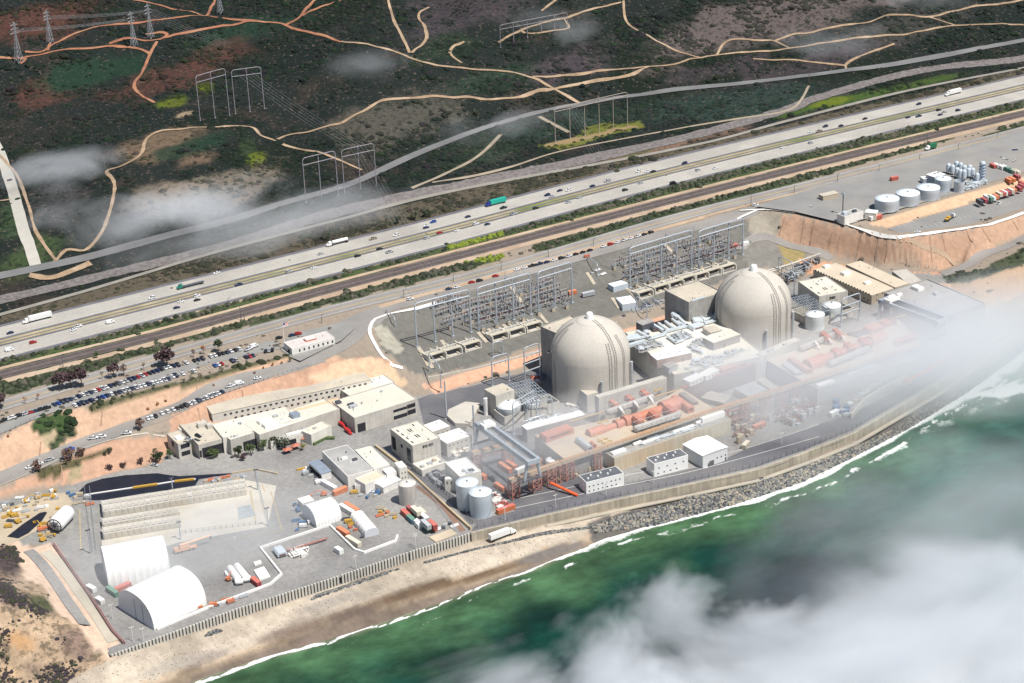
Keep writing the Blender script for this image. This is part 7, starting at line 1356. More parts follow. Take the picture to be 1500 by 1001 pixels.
for i,(x_,y_,lab) in enumerate([(1210,505,'red fabric canopy at the corner of the planted row'),(1280,470,'small red canopy right of the planted row'),(1355,400,'red-roofed canopy at the cream box wing')]):
    b=W(*z3(x_,y_),8); t=thing('canopy',lab,'canopy',b,group='red canopies by the offices'); part('canopy_roof',MB().add([(-2.5,-2,2.6),(2.5,-2,2.6),(2.5,2,2.6),(-2.5,2,2.6),(0,0,3.8)],[(0,1,4),(1,2,4),(2,3,4),(3,0,4)]),red_paint,t); part('leg',MB().box(-.1,-.1,0,.1,.1,2.6),steel_d,t)
# scattered yard kit: crates, carts, skids (each its own thing)
def kit_item(kind,col,m):
    t=thing(kind,'x',kind.replace('_',' '),(0,0,0))
    if kind == 'equipment_crate': part('crate_body',MB().box(-1,-.7,.15,1,.7,1.3),m,t); part('pallet',MB().box(-1.1,-.8,0,1.1,.8,.14),tan_eq,t)
    elif kind == 'generator_set': part('housing',MB().box(-1.9,-.8,.4,1.9,.8,2.0),m,t); part('exhaust',MB().tube([(1.2,0,2),(1.2,0,2.7)],.12,6),steel_d,t); part('skid',MB().box(-2.1,-.9,0,2.1,.9,.38),steel_d,t)
    else: part('load',MB().box(-2.4,-.2,.3,2.4,.2,.8).box(-2.4,-1,.3,2.4,-.6,.7).box(-2.2,.5,.3,2.6,.9,.9),m,t); part('bearers',MB().box(-1.8,-1.1,0,-1.5,1,.28).box(1.5,-1.1,0,1.8,1,.28),bark,t)
    return t
KP={}; kcol={'yellow': yellow_m,'orange': orange_eq,'grey': grey_eq,'tan': tan_eq,'blue': blue_m,'white': white_p,'red': red_paint,'dark': steel_d}
def scatter(area,where,poly,n,cols,z=8.1,kinds=('equipment_crate','generator_set','timber_load')):
    P=[W(*p,z) for p in poly]; xs,ys=[p.x for p in P],[p.y for p in P]; pl=[(p.x,p.y) for p in P]; pts=[]
    for _ in range(n*20):
        x_,y_=rg.uniform(min(xs),max(xs)),rg.uniform(min(ys),max(ys))
        if len(pts)<n and inside(pl,np.array([x_]),np.array([y_]))[0] and all((x_-a) ** 2+(y_-b) ** 2>9 for a,b in pts): pts.append((x_,y_))
    pts.sort(); cnt={}; ren={'equipment_crate': 'crate','generator_set': 'generator','timber_load': 'load of beams'}; tot={}; asg=[]
    for x_,y_ in pts: k,c=rg.choice(kinds),rg.choice(cols); asg.append((x_,y_,k,c)); tot[(k,c)]=tot.get((k,c),0)+1
    for x_,y_,k,c in asg:
        i=cnt.get((k,c),0); cnt[(k,c)]=i+1; lab='%s %s %s' % (c,ren[k],where)+('' if tot[(k,c)] == 1 else ', %s from the left' % nth(i))
        if (k,c) not in KP: t=KP[(k,c)]=kit_item(k,c,kcol[c]); t['label']=lab
        else: t=copy_tree(KP[(k,c)],None,None,None,lab)
        t.location=(x_,y_,float(hgt(x_,y_))+(z-8)); t.rotation_euler=(0,0,rg.uniform(-.5,.5)+R(-15)); t['group']='loose kit ' +area
scatter('in the dirt yard','in the dirt yard at the left edge',[z5(0,600),z5(230,520),z5(450,470),z5(520,540),z5(400,640),z5(200,720),z5(60,820),z5(0,800)],28,['yellow','tan','grey','dark','white'])
scatter('by the basin corner','at the left corner of the black basin',[z5(600,500),z5(760,520),z5(800,600),z5(620,600)],8,['orange','blue','tan','grey'])
scatter('by the big cylinder','near the big white spoked cylinder',[z5(340,760),z5(480,690),z5(520,620),z5(450,830),z5(420,930),z5(340,880)],11,['yellow','dark','orange','tan'])
scatter('behind the module rows','between the black basin and the module rows',[z3(440,750),z3(830,690),z3(840,740),z3(500,770)],12,['tan','orange','grey'],kinds=('equipment_crate','timber_load'))
scatter('by the ribbed shed','left of the ribbed blue-roofed shed',[z6(120,190),z6(190,150),z6(300,270),z6(280,290)],12,['grey','white','grey','dark'])
scatter('by the warehouse front','in front of the pale grey warehouse',[z6(560,360),z6(700,330),z6(980,340),z6(900,400),z6(640,420)],7,['yellow','grey','white','blue'])
scatter('by the mid-sized tent','around the mid-sized tent',[z6(60,510),z6(140,520),z6(250,690),z6(130,680),z6(60,740)],6,['blue','tan','grey','white'])
scatter('by the cream tank','in the yard before the round cream tank',[z6(800,500),z6(860,520),z6(980,590),z6(920,610),z6(800,570)],8,['tan','orange','yellow'],kinds=('timber_load','equipment_crate'))
scatter('by the small tent','beside the small arched tent',[z6(500,600),z6(560,600),z6(680,780),z6(640,760),z6(520,650)],6,['yellow','dark','red'])
scatter('at the yard corner','at the seaward corner near the stacked containers',[z6(1320,700),z6(1440,640),z6(1480,670),z6(1360,710)],6,['grey','dark','white'])
scatter('by the nearest tent','along the kerb wall right of the nearest huge tent',[A7(870,670),A7(1080,605),A7(1100,615),A7(900,685)],8,['tan','orange','grey'])
scatter('in the lower fog yard','behind the low wall near the fog',[y6(1000,560),y6(1130,470),y6(1200,420),y6(1160,540)],8,['white','grey','blue'])
scatter('in the switchyard','in the open middle of the switchyard',[s4(-20,470),s4(120,440),s4(200,600),s4(50,640)],5,['grey','white','red'],z=8.0)
scatter('in the upper yard','on the ground around the process vessels',[tg(880,470),tg(1040,430),tg(1250,420),tg(1290,500),tg(1000,560)],14,['grey','tan','white','dark'])
bld('switch_house','blue-grey box switch house behind the left dome','building',s4(232,545),s4(362,510),s4(165,520),h=7,zb=15,wm=tank_blue,rm=roof_white,par=.1,group='blue-grey switch houses'); bld('switch_house','lower blue-grey switch house in front of the other','building',s4(310,700),s4(425,660),s4(250,640),h=6,zb=12,wm=tank_blue,rm=roof_white,par=.1,group='blue-grey switch houses')
bld('slatted_roof','long white slatted roof beside the left end of the left turbine deck','roof',q7(600,755),q7(1310,570),q7(480,715),h=8,wm=concrete_d,rm=roof_white,par=0,seams=22)
wall_line('low_wall','long pale low wall behind the seawall road near the fog',[y6(1180,560),y8(400,900),y8(560,800),y8(750,710)],8.1,1.0,3.0,concrete,group=None)
pipes('bright orange hose barrier leading into the fog',[[(*y8(790,695),9),(*y8(930,630),9),(*y8(1060,540),9),(*y8(1160,455),9)]],.7,M('hose_orange',(.85,.12,.03),.6),name='hose_barrier'); pipes('red-orange pipe sloping down under the red runway',[[(*y2(1000,405),12),(*y2(1235,515),8.8)]],.8,M('hose_orange',(.8,.1,.03)),name='sloping_pipe')
hood('red-orange skid at the start of the hose barrier',y8(760,710),y8(800,690),y8(700,660),8.1,2.2,orange_eq,group=None)
# ---------------------------------------------------------------- vehicles
glass_c=M('car_glass',(.02,.025,.03),.1,.1,1)
paint={}
for nm_,c_ in {'white': (.75,.76,.77),'silver': (.42,.44,.46),'grey': (.16,.17,.18),'black': (.018,.02,.024),'dark blue': (.02,.035,.09),'blue': (.02,.09,.38),'red': (.42,.02,.02),'tan': (.32,.27,.20),'green': (.02,.20,.15),'orange': (.65,.22,.05)}.items(): paint[nm_]=M('paint_' +nm_.replace(' ','_'),c_,.3,.02,1)
def loft(mb,secs,mi=0):                             # secs: list of (x, half width, z bottom, z top, tuck)
    P=[]
    for x_,w_,z0,z1_,k in secs: P += [(x_,-w_,z0),(x_,-w_,z0+(z1_-z0)*.6),(x_,-w_*k,z1_),(x_,w_*k,z1_),(x_,w_,z0+(z1_-z0)*.6),(x_,w_,z0)]
    n=len(secs); mb.add(P,[(i*6+j,(i+1)*6+j,(i+1)*6+(j+1) % 6,i*6+(j+1) % 6)[::-1] for i in range(n-1) for j in range(6)]+[tuple(range(6)),tuple(range((n-1)*6,n*6))[::-1]],mi); return mb
def wheels(t,xs,w_,r=.34):
    for x_ in xs:
        for s in (-1,1): part('wheel',MB().tube([(x_,s*(w_-.22),r),(x_,s*(w_+.01),r)],r,10),tyre_m,t)
def make_car(kind):
    t=thing(kind,'x','car',(0,0,0)); W0=paint['white']
    if kind == 'saloon_car':
        part('body',loft(MB(),[(-2.25,.78,.35,.80,.9),(-2.1,.88,.28,.92,.92),(-1.2,.9,.25,.96,.93),(1.1,.9,.25,.95,.93),(2.0,.86,.28,.80,.9),(2.25,.7,.36,.66,.9)]),W0,t); cab=loft(MB(),[(-1.55,.72,.93,1.0,.9),(-.85,.70,.93,1.36,.82),(.35,.70,.93,1.38,.82),(1.15,.74,.93,.98,.9)]); part('windows',cab,glass_c,t); part('roof',MB().box(-.82,-.56,1.34,.32,.56,1.41),W0,t); wheels(t,(-1.4,1.4),.9)
    elif kind == 'suv':
        part('body',loft(MB(),[(-2.3,.86,.35,1.05,.94),(-2.2,.94,.3,1.08,.95),(1.1,.94,.3,1.08,.95),(2.1,.9,.3,.98,.92),(2.3,.76,.4,.8,.9)]),W0,t); part('windows',loft(MB(),[(-2.15,.80,1.05,1.25,.9),(-1.9,.78,1.05,1.68,.86),(.3,.76,1.05,1.70,.86),(1.1,.78,1.05,1.1,.92)]),glass_c,t); part('roof',MB().box(-1.9,-.66,1.66,.25,.66,1.74),W0,t); wheels(t,(-1.45,1.45),.94,.38)
    elif kind == 'pickup_truck':
        part('body',loft(MB(),[(-2.8,.92,.45,1.08,.97),(-.5,.94,.4,1.08,.97),(1.6,.94,.4,1.12,.95),(2.7,.88,.45,1.02,.92),(2.85,.74,.5,.85,.9)]),W0,t); part('cargo_bed',MB().box(-2.65,-.74,1.07,-.75,.74,1.12),steel_d,t); part('windows',loft(MB(),[(-.7,.78,1.08,1.2,.92),(-.5,.76,1.08,1.76,.86),(.8,.74,1.08,1.78,.86),(1.5,.78,1.1,1.14,.92)]),glass_c,t); part('roof',MB().box(-.5,-.64,1.74,.75,.64,1.82),W0,t); wheels(t,(-1.8,1.75),.94,.42)
    else:
        part('body',loft(MB(),[(-2.7,.95,.4,2.3,.92),(1.2,.95,.38,2.35,.9),(2.0,.93,.38,1.4,.92),(2.75,.85,.4,1.0,.9)]),W0,t); part('windscreen',MB().add([(1.28,-.78,2.15),(1.28,.78,2.15),(2.02,.84,1.46),(2.02,-.84,1.46)],[(3,2,1,0)]),glass_c,t); part('windows',MB().box(.3,-.97,1.45,1.2,.97,1.95),glass_c,t); wheels(t,(-1.7,1.8),.95,.4)
    return t
CARS={}; cars_cnt={}
KN={'saloon_car': 'saloon','suv': 'suv','pickup_truck': 'pickup','van': 'van'}
def car(P,rz,kind,col,label,group):
    key=kind
    if kind not in CARS:
        t=make_car(kind); CARS[kind]=t; src=t; KIDS[t.name]=list(t.children)
        if col != 'white':
            for k in list(t.children): remat(k,{'paint_white': paint[col]})
            CARS[kind]=None; t['label']=label
    if CARS.get(kind) is None: CARS.pop(kind); src=None
    else:
        if 'label' in CARS[kind] and CARS[kind]['label'] != 'x': t=copy_tree(CARS[kind],None,None,None,label,{'paint_white': paint[col]} if col != 'white' else None)
        else: t=CARS[kind]
    t['label']=label; t['group']=group; t['category']='van' if kind == 'van' else 'pickup truck' if kind == 'pickup_truck' else 'car'
    t.location=P; t.rotation_euler=(0,0,rz); return t
for k_ in ('saloon_car','suv','pickup_truck','van'): make_car_=None
CC={'w': 'white','s': 'silver','g': 'grey','k': 'black','n': 'dark blue','b': 'blue','r': 'red','t': 'tan','o': 'orange','e': 'green'}
KD=['saloon_car','suv','saloon_car','pickup_truck','suv','saloon_car']
def row(pts,cols,where,group,ang,z=None,dz=0,rel=False,kinds=None,jit=.05):   # cars spread along a pixel polyline; '.' leaves a gap
    P=[T(*p) if z is None else W(p[0],p[1],z) for p in pts]; d=[0]
    for a,b in zip(P[:-1],P[1:]): d.append(d[-1]+(b-a).length)
    n=len(cols); sel=[(i,c) for i,c in enumerate(cols) if c != '.']
    for j,(i,c) in enumerate(sel):
        s=d[-1]*(i+.5)/n; k=max(q for q in range(len(P)-1) if d[q] <= s+1e-6); u=(s-d[k])/max(1e-6,d[k+1]-d[k]); p=P[k].lerp(P[k+1],u); a0=math.atan2((P[k+1]-P[k]).y,(P[k+1]-P[k]).x)
        kind=kinds[j % len(kinds)] if kinds else KD[rg.randrange(6)]; p.z=(float(hgt(p.x,p.y)) if z is None else z)+dz
        car(p,a0+ang+rg.uniform(-jit,jit),kind,CC[c.lower()],('%s %s %s, %s from left' if len(sel)>1 else '%s %s %s%.0s') % (CC[c.lower()],KN[kind],where,nth(j)),group)
# the upper car park: two rows of bays, nose-in, and a line parked along its left end
row([z1(460,693),z1(900,545),z1(1499,350)],'nbknnsnwsnwrwwnkgwsnnrwrknnkww','in upper car park far row, left half','cars in the upper car park',R(93),dz=.38)
row([z2_(10,350),z2_(130,320),z2_(320,270),z2_(620,195)],'kk.w.kkk.wwkknwkw'.replace('kk.w','nk.w'),'in upper car park far row, right half','cars in the upper car park',R(93),dz=.38)
row([z1(640,700),z1(960,600),z1(1499,455)],'wnnnnsnbnwknwwnwwwnwwwwn','in upper car park near row, left half','cars in the upper car park',R(93),dz=.38)
row([z2_(0,445),z2_(60,425),z2_(200,395),z2_(420,335),z2_(740,250)],'wn.w..w.....bwr..ns..nrn','in upper car park near row, right half','cars in the upper car park',R(93),dz=.38)
row([z1(-40,850),z1(100,805),z1(240,765),z1(440,710)],'kkwwksrnkk','at the left end of the upper car park','cars in the upper car park',0,dz=.4)
row([z2_(660,215),z2_(760,165)],'ww','parked by the red post near the small station','cars by the small station',R(-5),dz=.5,kinds=['pickup_truck','van']); row([z2_(820,220),z2_(910,205)],'ksk','in the short row left of the flagpole','cars by the small station',R(75),dz=.5); row([z2_(925,105),z2_(1060,80),z2_(1150,60)],'k.nr','behind the small station','cars by the small station',R(0),dz=.5)
row([z1(1285,812),z1(1385,782)],'wwk','in the lowest group of the ramp road bays','cars on the ramp road',R(93),dz=.3); row([z2_(5,735),z2_(140,690),z2_(300,630),z2_(470,565)],'wkkkwwnswwwwn','in the row along the ramp road','cars on the ramp road',R(93),dz=.3)
row([z1(1400,770),z1(1499,740)],'ww','in the ramp road row just above the lowest group','cars on the ramp road',R(93),dz=.3)
row([z2_(490,535),z2_(560,515)],'w','parked lengthwise at the top of the ramp row','cars on the ramp road',0,dz=.3); row([z2_(570,510),z2_(640,495)],'w','at the top of the ramp row','cars on the ramp road',0,dz=.3,kinds=['van']); row([z2_(735,460),z2_(795,445)],'w','driving alone up the ramp road','cars on the ramp road',0,dz=.3,kinds=['saloon_car'])
row([z1(1070,945),z1(1160,935)],'w','standing at the road fork below the ramp row','cars on the ramp road',0,dz=.3,kinds=['pickup_truck']); row([z1(780,990),z1(940,960)],'ww','waiting on the ramp road at the fork','cars on the ramp road',0,dz=.3,kinds=['pickup_truck','suv']); row([z5(215,295),z5(480,195)],'wws','on the lowest stretch of the ramp road','cars on the ramp road',0,dz=.3); row([z5(580,125),z5(650,110)],'b','beside the wide reddish bush on the ramp road','cars on the ramp road',0,dz=.3,kinds=['pickup_truck'])
# frontage road above the switchyard
row([A5(302,318),A5(303,317.8)],'w','alone at the left end of the frontage road','cars on the frontage road',R(-8),dz=.35,kinds=['suv'])
row([A5(455,276),A5(525,262)],'nw','on the frontage road behind the leftmost gantry','cars on the frontage road',0,dz=.35); row([A5(555,247),A5(625,233)],'rk','on the frontage road behind the second gantry','cars on the frontage road',0,dz=.35); row([A5(665,218),A5(690,214)],'r','alone on the frontage road behind the second gantry','cars on the frontage road',0,dz=.35)
row([A5(755,192),A5(915,152),A5(1110,98),A5(1375,20)],'wwknnwkwkkk.wrwwwwkk','in the long line on the frontage road','cars on the frontage road',0,dz=.35)
row([A3(1088,705),A3(1190,683)],'nnk','at the far edge of the upper yard','cars in the upper yard',0,dz=.2)
row([A3(300,908),A3(340,905)],'w','on the road at the head of the orange bluff','cars in the upper yard',0,dz=.4,kinds=['suv']); row([A3(548,920),A3(575,918)],'w','in the open lot above the orange bluff','cars in the upper yard',.6,dz=.4,kinds=['pickup_truck']); row([A3(755,833),A3(850,815)],'w.w','left of the tank row in the upper yard','cars in the upper yard',R(10),dz=.2,kinds=['van','suv']); row([A3(900,832),A3(915,831)],'w','alone in the middle of the upper yard','cars in the upper yard',0,dz=.2)
row([tg(1150,225),tg(1330,280)],'wswnwwn','in the angled row of the upper yard','cars in the upper yard',R(60),dz=.2); row([tg(1310,185),tg(1440,175)],'wn','behind the angled row at the far right','cars in the upper yard',R(5),dz=.2,kinds=['suv','van']); row([tg(1370,300),tg(1420,265)],'ww','right of the angled row at the far right','cars in the upper yard',R(20),dz=.2); row([tg(1030,185),tg(1090,180)],'n','by the entrance of the upper yard','cars in the upper yard',0,dz=.2)
row([A3(1380,902),A3(1400,898)],'w','by the container row in the lower lot','cars in the upper yard',R(30),dz=.6,kinds=['pickup_truck']); row([A6(1020,25),A6(1045,22)],'w','at the edge of the lower lot','cars in the upper yard',0,dz=.6)
for a_,b_,c_,w_ in ((y2(470,360),y2(505,385),'n','between the cream building and the crane'),(z3(320,385),z3(350,385),'s','parked on the cream deck roof, left'),(z3(405,355),z3(440,370),'k','parked on the cream deck roof, middle'),(z3(20,610),z3(60,618),'s','under the dark green tree by the office corner'),(y7(1020,210),y7(1060,225),'w','behind the long tan office roof, left'),(y7(1090,240),y7(1130,250),'w','behind the long tan office roof, right')):
    row([a_,b_],c_,w_,'cars inside the plant',0,z=19.0 if 'roof, ' in w_ and 'deck' in w_ else 8.15)
# freeway traffic
FF='cars on the freeway'
far=[(45,467,'n'),(668,312,'w'),(955,202,'w')]; fz=lambda f,L_: [(*f(x,y),c) for x,y,c in L_]
tr_far=fz(A4,[(45,466,'n'),(668,312,'w'),(953,202,'w')])+fz(A5,[(240,36,'w'),(140,52,'t'),(372,3,'n'),(10,65,'s')][:3])+fz(A2,[(404,980,'b'),(376,996,'w'),(556,957,'n'),(713,918,'k'),(905,862,'n'),(924,868,'s'),(960,842,'n'),(998,840,'w'),(1103,822,'n'),(1170,800,'s'),(1305,757,'w'),(1345,758,'w'),(1370,758,'k')])+fz(A3,[(8,722,'n'),(562,583,'w'),(600,581,'t'),(627,560,'n'),(695,557,'k'),(801,526,'k'),(1037,462,'n')])
tr_near=fz(A4,[(43,542,'w'),(146,508,'r'),(323,452,'w'),(342,438,'w'),(485,420,'w'),(777,355,'n'),(795,328,'w'),(867,321,'k'),(867,303,'w'),(1050,254,'n'),(1270,197,'s'),(1380,179,'w'),(1410,118,'s')])+fz(A5,[(72,128,'k'),(168,96,'k'),(212,110,'s'),(376,49,'s'),(432,25,'r'),(510,16,'w')])+fz(A2,[(592,988,'w'),(642,990,'n'),(757,945,'s'),(855,920,'k'),(997,893,'s'),(1045,873,'s'),(1247,840,'k'),(1315,808,'s'),(1458,812,'k')][:9])+fz(A3,[(68,752,'s'),(143,743,'w'),(440,652,'w'),(563,632,'s'),(990,520,'n'),(1037,515,'n'),(1125,488,'k'),(1150,496,'s'),(1132,508,'n'),(1210,489,'n')])
mw=[T(*p) for p in MED]
for nm_,L_,back in (('far',tr_far,0),('near',tr_near,1)):
    for i,(x_,y_,c) in enumerate(sorted(L_)):
        P=T(x_,y_); k=min(range(len(mw)-1),key=lambda q: abs((mw[q]+mw[q+1]).x/2-P.x)); a0=math.atan2((mw[k+1]-mw[k]).y,(mw[k+1]-mw[k]).x); P.z += .22
        kd='van' if (nm_,i) in (('near',0),('near',4),('near',27)) else KD[(i*7) % 6]; car(P,a0+(0 if back else math.pi),kd,CC[c],'%s %s on the %s freeway carriageway, %s from the left' % (CC[c],KN[kd],nm_,nth(i)),FF)
def lorry(label,px,py,ang,cab,box,L_=14,h_=2.9,flat=False,tanker=False,z=None,dz=.22,cat='lorry',k=1.0):
    P=T(px,py) if z is None else W(px,py,z); P.z += dz; t=thing('articulated_lorry',label,cat,P,ang,'lorries'); t.scale=(k,k,k); c=M('lorry_' +cab,{'white': (.75,.75,.73),'green': (.02,.18,.13),'blue': (.02,.04,.22),'orange': (.68,.30,.10),'red': (.50,.03,.03)}[cab],.4,.03,1)
    cb=part('cab',loft(MB(),[(L_/2+.4,1.2,.6,3.3,.9),(L_/2+2.2,1.2,.6,3.0,.92),(L_/2+2.8,1.15,.6,1.9,.9),(L_/2+4.0,1.05,.6,1.6,.9)]),c,t); part('windscreen',MB().box(L_/2+2.3,-1.0,2.0,L_/2+2.55,1.0,2.75),glass_c,cb)
    part('chassis',MB().box(-L_/2,-.5,.8,L_/2+1.5,.5,1.15),steel_d,t)
    if tanker: part('tank',MB().capsule((-L_/2+1,0,2.3),(L_/2-1,0,2.3),1.15),white_p,t)
    elif flat: part('trailer_deck',MB().box(-L_/2,-1.25,1.15,L_/2,1.25,1.4),steel_d,t)
    else:
        bx=MB().box(-L_/2,-1.28,1.16,L_/2,1.28,1.16+h_)
        for q in range(int(L_)): bx.box(-L_/2+q+.4,-1.33,1.3,-L_/2+q+.55,1.33,1.0+h_)
        part('trailer_box',bx,M('trailer_' +box,{'white': (.74,.74,.72),'teal': (.02,.38,.30),'green': (.02,.16,.08)}[box],.5,.04,.4),t)
    for x_ in (-L_/2+1.2,-L_/2+2.5,L_/2-.2,L_/2+1.1,L_/2+3.2):
        for s in (-1,1): part('wheel',MB().tube([(x_,s*.85,.5),(x_,s*1.22,.5)],.5,10),tyre_m,t)
    return t
fa=math.atan2((mw[2]-mw[1]).y,(mw[2]-mw[1]).x)+math.pi; lorry('long white ribbed articulated lorry on the freeway at the left edge',*A4(178,405),fa,'white','white',15); lorry('green articulated lorry with an almost empty car trailer on the freeway',*A4(850,255),fa,'green','white',15,flat=True)
lorry('blue articulated lorry pulling a bright teal trailer on the freeway',*A2(688,898),fa,'blue','teal',13); lorry('white articulated lorry on the freeway at the upper right',*A3(1195,415),fa,'white','white',13); lorry('white tanker lorry on the freeway in the thin mist',*A5(-5,70),fa,'white','white',13,tanker=True)
lorry('green box lorry on the old highway by the trackside strip',*A3(1098,655),fa,'white','green',6.5); lorry('white lorry trailer parked on the beach below the seawall',*y2(550,890),R(2),'white','white',12,z=4.4,dz=0)
lorry('white flatbed lorry carrying yellow gear in the lower lot',*A3(1170,968),R(20),'white','white',9,flat=True,z=29.6,dz=.1); b=W(*A3(1165,962),31.2); t=thing('yellow_machinery','yellow machinery on the flatbed in the lower lot','machinery',b,R(20)); part('frame',MB().box(-3.5,-.9,0,3.5,.9,.9),yellow_m,t); part('engine',MB().box(-1,-.8,.9,1.5,.8,1.7),yellow_m,t)
lorry('red fire engine beside the big cream hall, farther one',*z4(362,385),R(-88),'red','white',5,h_=2.2,z=8.1,dz=0,cat='fire engine',k=.72); lorry('red fire engine beside the big cream hall, nearer one',*z4(412,440),R(-88),'red','white',5,h_=2.2,z=8.1,dz=0,cat='fire engine',k=.72)
for o_ in list(C.objects):
    if o_.get('category') == 'fire engine':
        for k in o_.children:
            if k.name.startswith('trailer_box'): k.data=k.data.copy(); k.data.materials[0]=M('lorry_red',(.5,.03,.03))
# mobile crane, boom lifts, excavators
b=W(*z8(320,640),8.1); t=thing('mobile_crane','pale orange mobile crane with its boom laid forward on the grey yard','crane',b,R(-6)); om=M('crane_orange',(.70,.38,.20),.5,.05,.4)
part('carrier',MB().box(-6,-1.3,.9,5.5,1.3,1.9).box(-6.3,-1.25,1.0,-4.4,1.25,2.9),om,t); part('superstructure',MB().box(-3.5,-1.2,1.95,1.5,1.2,3.4),om,t); part('boom',MB().tube([(-3,.2,3.9),(13.5,.2,5.0)],.75,4,r2=.5),om,t); part('hook_block',MB().box(13,-.3,2.9,13.6,.6,4.6),steel_d,t)
for x_ in (-4.8,-3,1.5,3.2): 
    for s in (-1,1): part('wheel',MB().tube([(x_,s*.9,.65),(x_,s*1.35,.65)],.65,12),tyre_m,t)
def lift(label,p_,ang,m,name='boom_lift',cat='lift',z=8.1):
    b=W(*p_,z); t=thing(name,label,cat,b,ang,'boom lifts and excavators'); part('chassis',MB().box(-1.5,-1.1,.5,1.5,1.1,1.1),m,t); part('turret',MB().box(-1.8,-.8,1.1,.8,.8,2.1),m,t); part('boom',MB().tube([(-.8,0,2.1),(3.0,0,3.6),(6.6,0,1.5)],.3,5,r2=.2),m,t)
    part('basket' if name == 'boom_lift' else 'bucket',MB().box(6.3,-.7,.6,7.4,.7,1.5),m,t)
    for x_ in (-1.1,1.1):
        for s in (-1,1): part('wheel',MB().tube([(x_,s*.8,.45),(x_,s*1.25,.45)],.45,10),tyre_m,t)
lift('blue boom lift in front of the white long shed',z6(795,385),R(190),blue_m); lift('blue boom lift left of the mid-sized tent',z6(100,535),R(80),blue_m); lift('orange boom lift behind the mid-sized tent',z6(325,395),R(160),orange_eq); lift('orange boom lift by the lined white tanks',z8(690,900),R(30),orange_eq)
for i,(x_,y_,a) in enumerate([(160,755,20),(235,575,0),(470,540,60),(360,805,100),(380,915,10),(90,690,40)]): lift('yellow excavator in the dirt yard, %s from the left' % nth([1,2,5,3,4,0][i]),z5(x_,y_),R(a),yellow_m,'excavator','excavator')
# parking bay lines
def bays(a_,b_,n,L_,z=None,dz=.42,rz=R(93)):
    A_,B_=T(*a_),T(*b_); d=B_-A_; an=math.atan2(d.y,d.x)+rz; mb=MB(); c,s=math.cos(an)*L_/2,math.sin(an)*L_/2
    for i in range(n+1):
        p=A_.lerp(B_,i/n); zz=float(hgt(p.x,p.y))+dz; t_=d.normalized()*.08; mb.add([(p.x-c-t_.x,p.y-s-t_.y,zz),(p.x+c-t_.x,p.y+s-t_.y,zz),(p.x+c+t_.x,p.y+s+t_.y,zz),(p.x-c+t_.x,p.y-s+t_.y,zz)],[(3,2,1,0)])
    tag(mb.build('bay_lines',line_w),kind='structure')
bays(z1(460,693),z1(1499,350),30,5.2); bays(z2_(10,350),z2_(620,195),18,5.2); bays(z1(640,700),z1(1499,455),25,5.2); bays(z2_(0,445),z2_(740,250),25,5.2)
bays(A3(950,998),A3(1480,840),26,5,dz=.75,rz=R(80)); bays(A3(1050,1010),A3(1499,880),22,5,dz=.75,rz=R(80)); bays(A3(390,895),A3(620,835),14,5,dz=1.0); bays(A3(440,915),A3(560,885),10,5,dz=1.0)
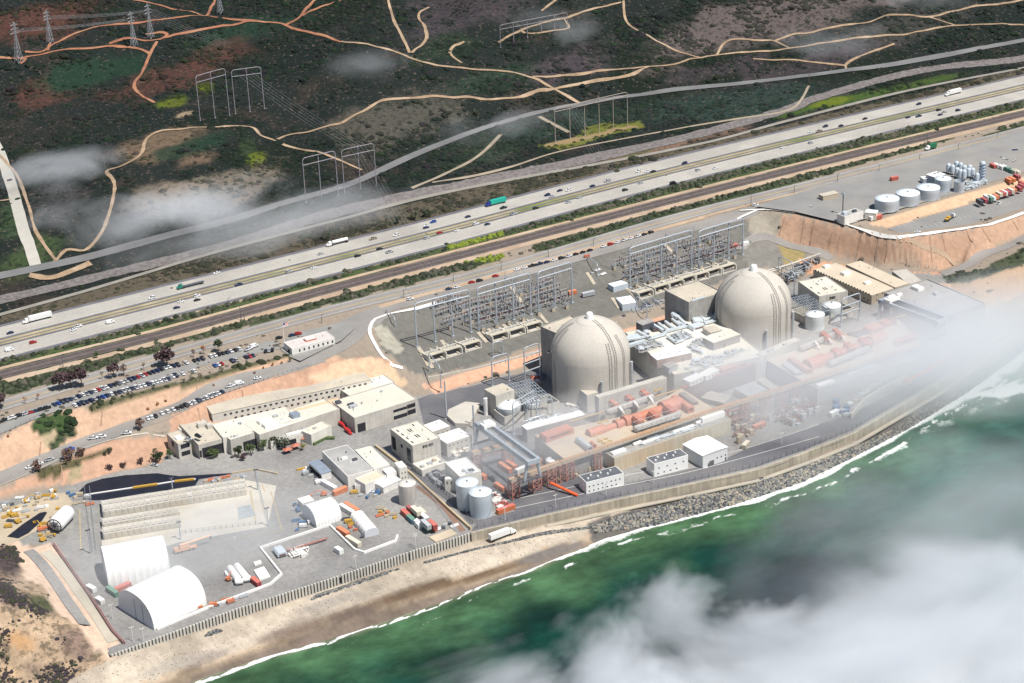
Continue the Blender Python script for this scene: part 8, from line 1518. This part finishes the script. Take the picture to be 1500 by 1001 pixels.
# ---------------------------------------------------------------- cloud and drifting fog: real volumes above the sea, the plant and the hills
def fog(name,label,px,py,z,rx,ry,rz,dens,thr=.0,nk=1.6,sc=.02,ang=0.0,terrain=False,detail=5.0,soft=1.0):
    c=T(px,py)+Vector((0,0,z)) if terrain else W(px,py,z)
    mb=MB(); n=20; mb.lathe([(math.cos(R(a)),math.sin(R(a))) for a in range(-88,89,11)],n)
    m=bpy.data.materials.new(name+'_vapour'); m.use_nodes=True; nn_,l=m.node_tree.nodes,m.node_tree.links; nn_.remove(nn_['Principled BSDF']); out=nn_['Material Output']
    oc=mk(nn_,l,'ShaderNodeTexCoord').outputs['Object']; ps=mk(nn_,l,'ShaderNodeNewGeometry').outputs['Position']
    ln_=mk(nn_,l,'ShaderNodeVectorMath',{0: oc},operation='LENGTH').outputs['Value']
    fall=mk(nn_,l,'ShaderNodeMapRange',{'Value': ln_,1: 1.0,2: .15,3: 0.0,4: 1.0}).outputs[0]
    t=mk(nn_,l,'ShaderNodeTexNoise',{'Vector': mk(nn_,l,'ShaderNodeMapping',{0: ps,'Scale': (.75,1.0,1.2)}).outputs[0],'Scale': sc,'Detail': detail,'Roughness': .6,'Distortion': .5}).outputs['Fac']
    a=mk(nn_,l,'ShaderNodeMath',{0: t,1: .5},operation='SUBTRACT').outputs[0]; a=mk(nn_,l,'ShaderNodeMath',{0: a,1: nk,2: fall},operation='MULTIPLY_ADD').outputs[0]; a=mk(nn_,l,'ShaderNodeMath',{0: a,1: thr},operation='SUBTRACT').outputs[0]
    a=mk(nn_,l,'ShaderNodeMapRange',{'Value': a,1: 0.0,2: soft,3: 0.0,4: 1.0}).outputs[0]; e=mk(nn_,l,'ShaderNodeMapRange',{'Value': ln_,1: 1.0,2: .8,3: 0.0,4: dens}).outputs[0]
    v=mk(nn_,l,'ShaderNodeVolumePrincipled',{'Color': (.95,.975,1,1),'Density': mk(nn_,l,'ShaderNodeMath',{0: a,1: e},operation='MULTIPLY').outputs[0],'Anisotropy': 0.0}); l.new(v.outputs[0],out.inputs['Volume'])
    o=mb.build(name,m,None,c,ang); o.scale=(rx,ry,rz); return tag(o,label,'cloud' if name == 'cloud' else 'fog',kind='stuff')
fog('cloud','thick white cloud bank over the sea at the lower right',1235,1065,60,225,165,40,.13,.42,3.0,.012,R(-14),soft=.85)
fog('cloud','second thick cloud bank over the sea at the lower right corner',1530,950,60,160,100,36,.08,.35,2.8,.014,R(-10),soft=1.0)
fog('fog_bank','soft fog over the sea at the right edge',1370,750,45,160,95,28,.017,.25,2.2,.014)
fog('fog_bank','blue-white fog bank swallowing the right end of the plant and shore',1500,495,28,150,92,30,.034,.05,1.1,.012)
fog('fog_bank','thin fog veil over the foggy turbine deck',1250,540,26,155,72,20,.036,.05,1.3,.02)
fog('fog_bank','thin fog veil around the foot of the foggy dome',1065,540,30,85,50,17,.026,.1,1.5,.026)
fog('fog_bank','thin haze drifting over the crane and red runways',790,645,28,110,50,17,.027,.15,1.7,.026)
fog('fog_bank','faint haze over the two huge tents and the grey yard',260,800,26,120,50,15,.022,.15,1.8,.022)
fog('fog_bank','bright patch of mist over the paved hill road at the left',230,335,14,120,66,15,.046,.32,2.6,.018,R(-10),True)
fog('fog_bank','small wisp of mist on the dark slope at the left',100,275,14,62,56,13,.036,.36,2.8,.026,0,True)
fog('fog_bank','thin mist trailing across the freeway by the tanker lorry',400,355,14,150,55,13,.024,.2,2.0,.018,0,True)
fog('fog_bank','faint blue wisp at the hilltop frame',815,60,14,60,90,16,.015,.4,2.8,.022,0,True)
fog('fog_bank','faint wisp on the middle hillside',545,120,14,55,55,14,.012,.4,3.0,.028,0,True)
fog('fog_bank','faint wisp above the yellow grass strip',745,205,14,75,55,12,.013,.35,2.6,.025,0,True)
fog('fog_bank','faint wisp on the right hillside',1215,85,14,80,60,12,.012,.4,2.8,.025,0,True)
fog('fog_bank','faint wisp at the top edge on the right',1345,15,14,55,90,14,.012,.4,2.8,.025,0,True)
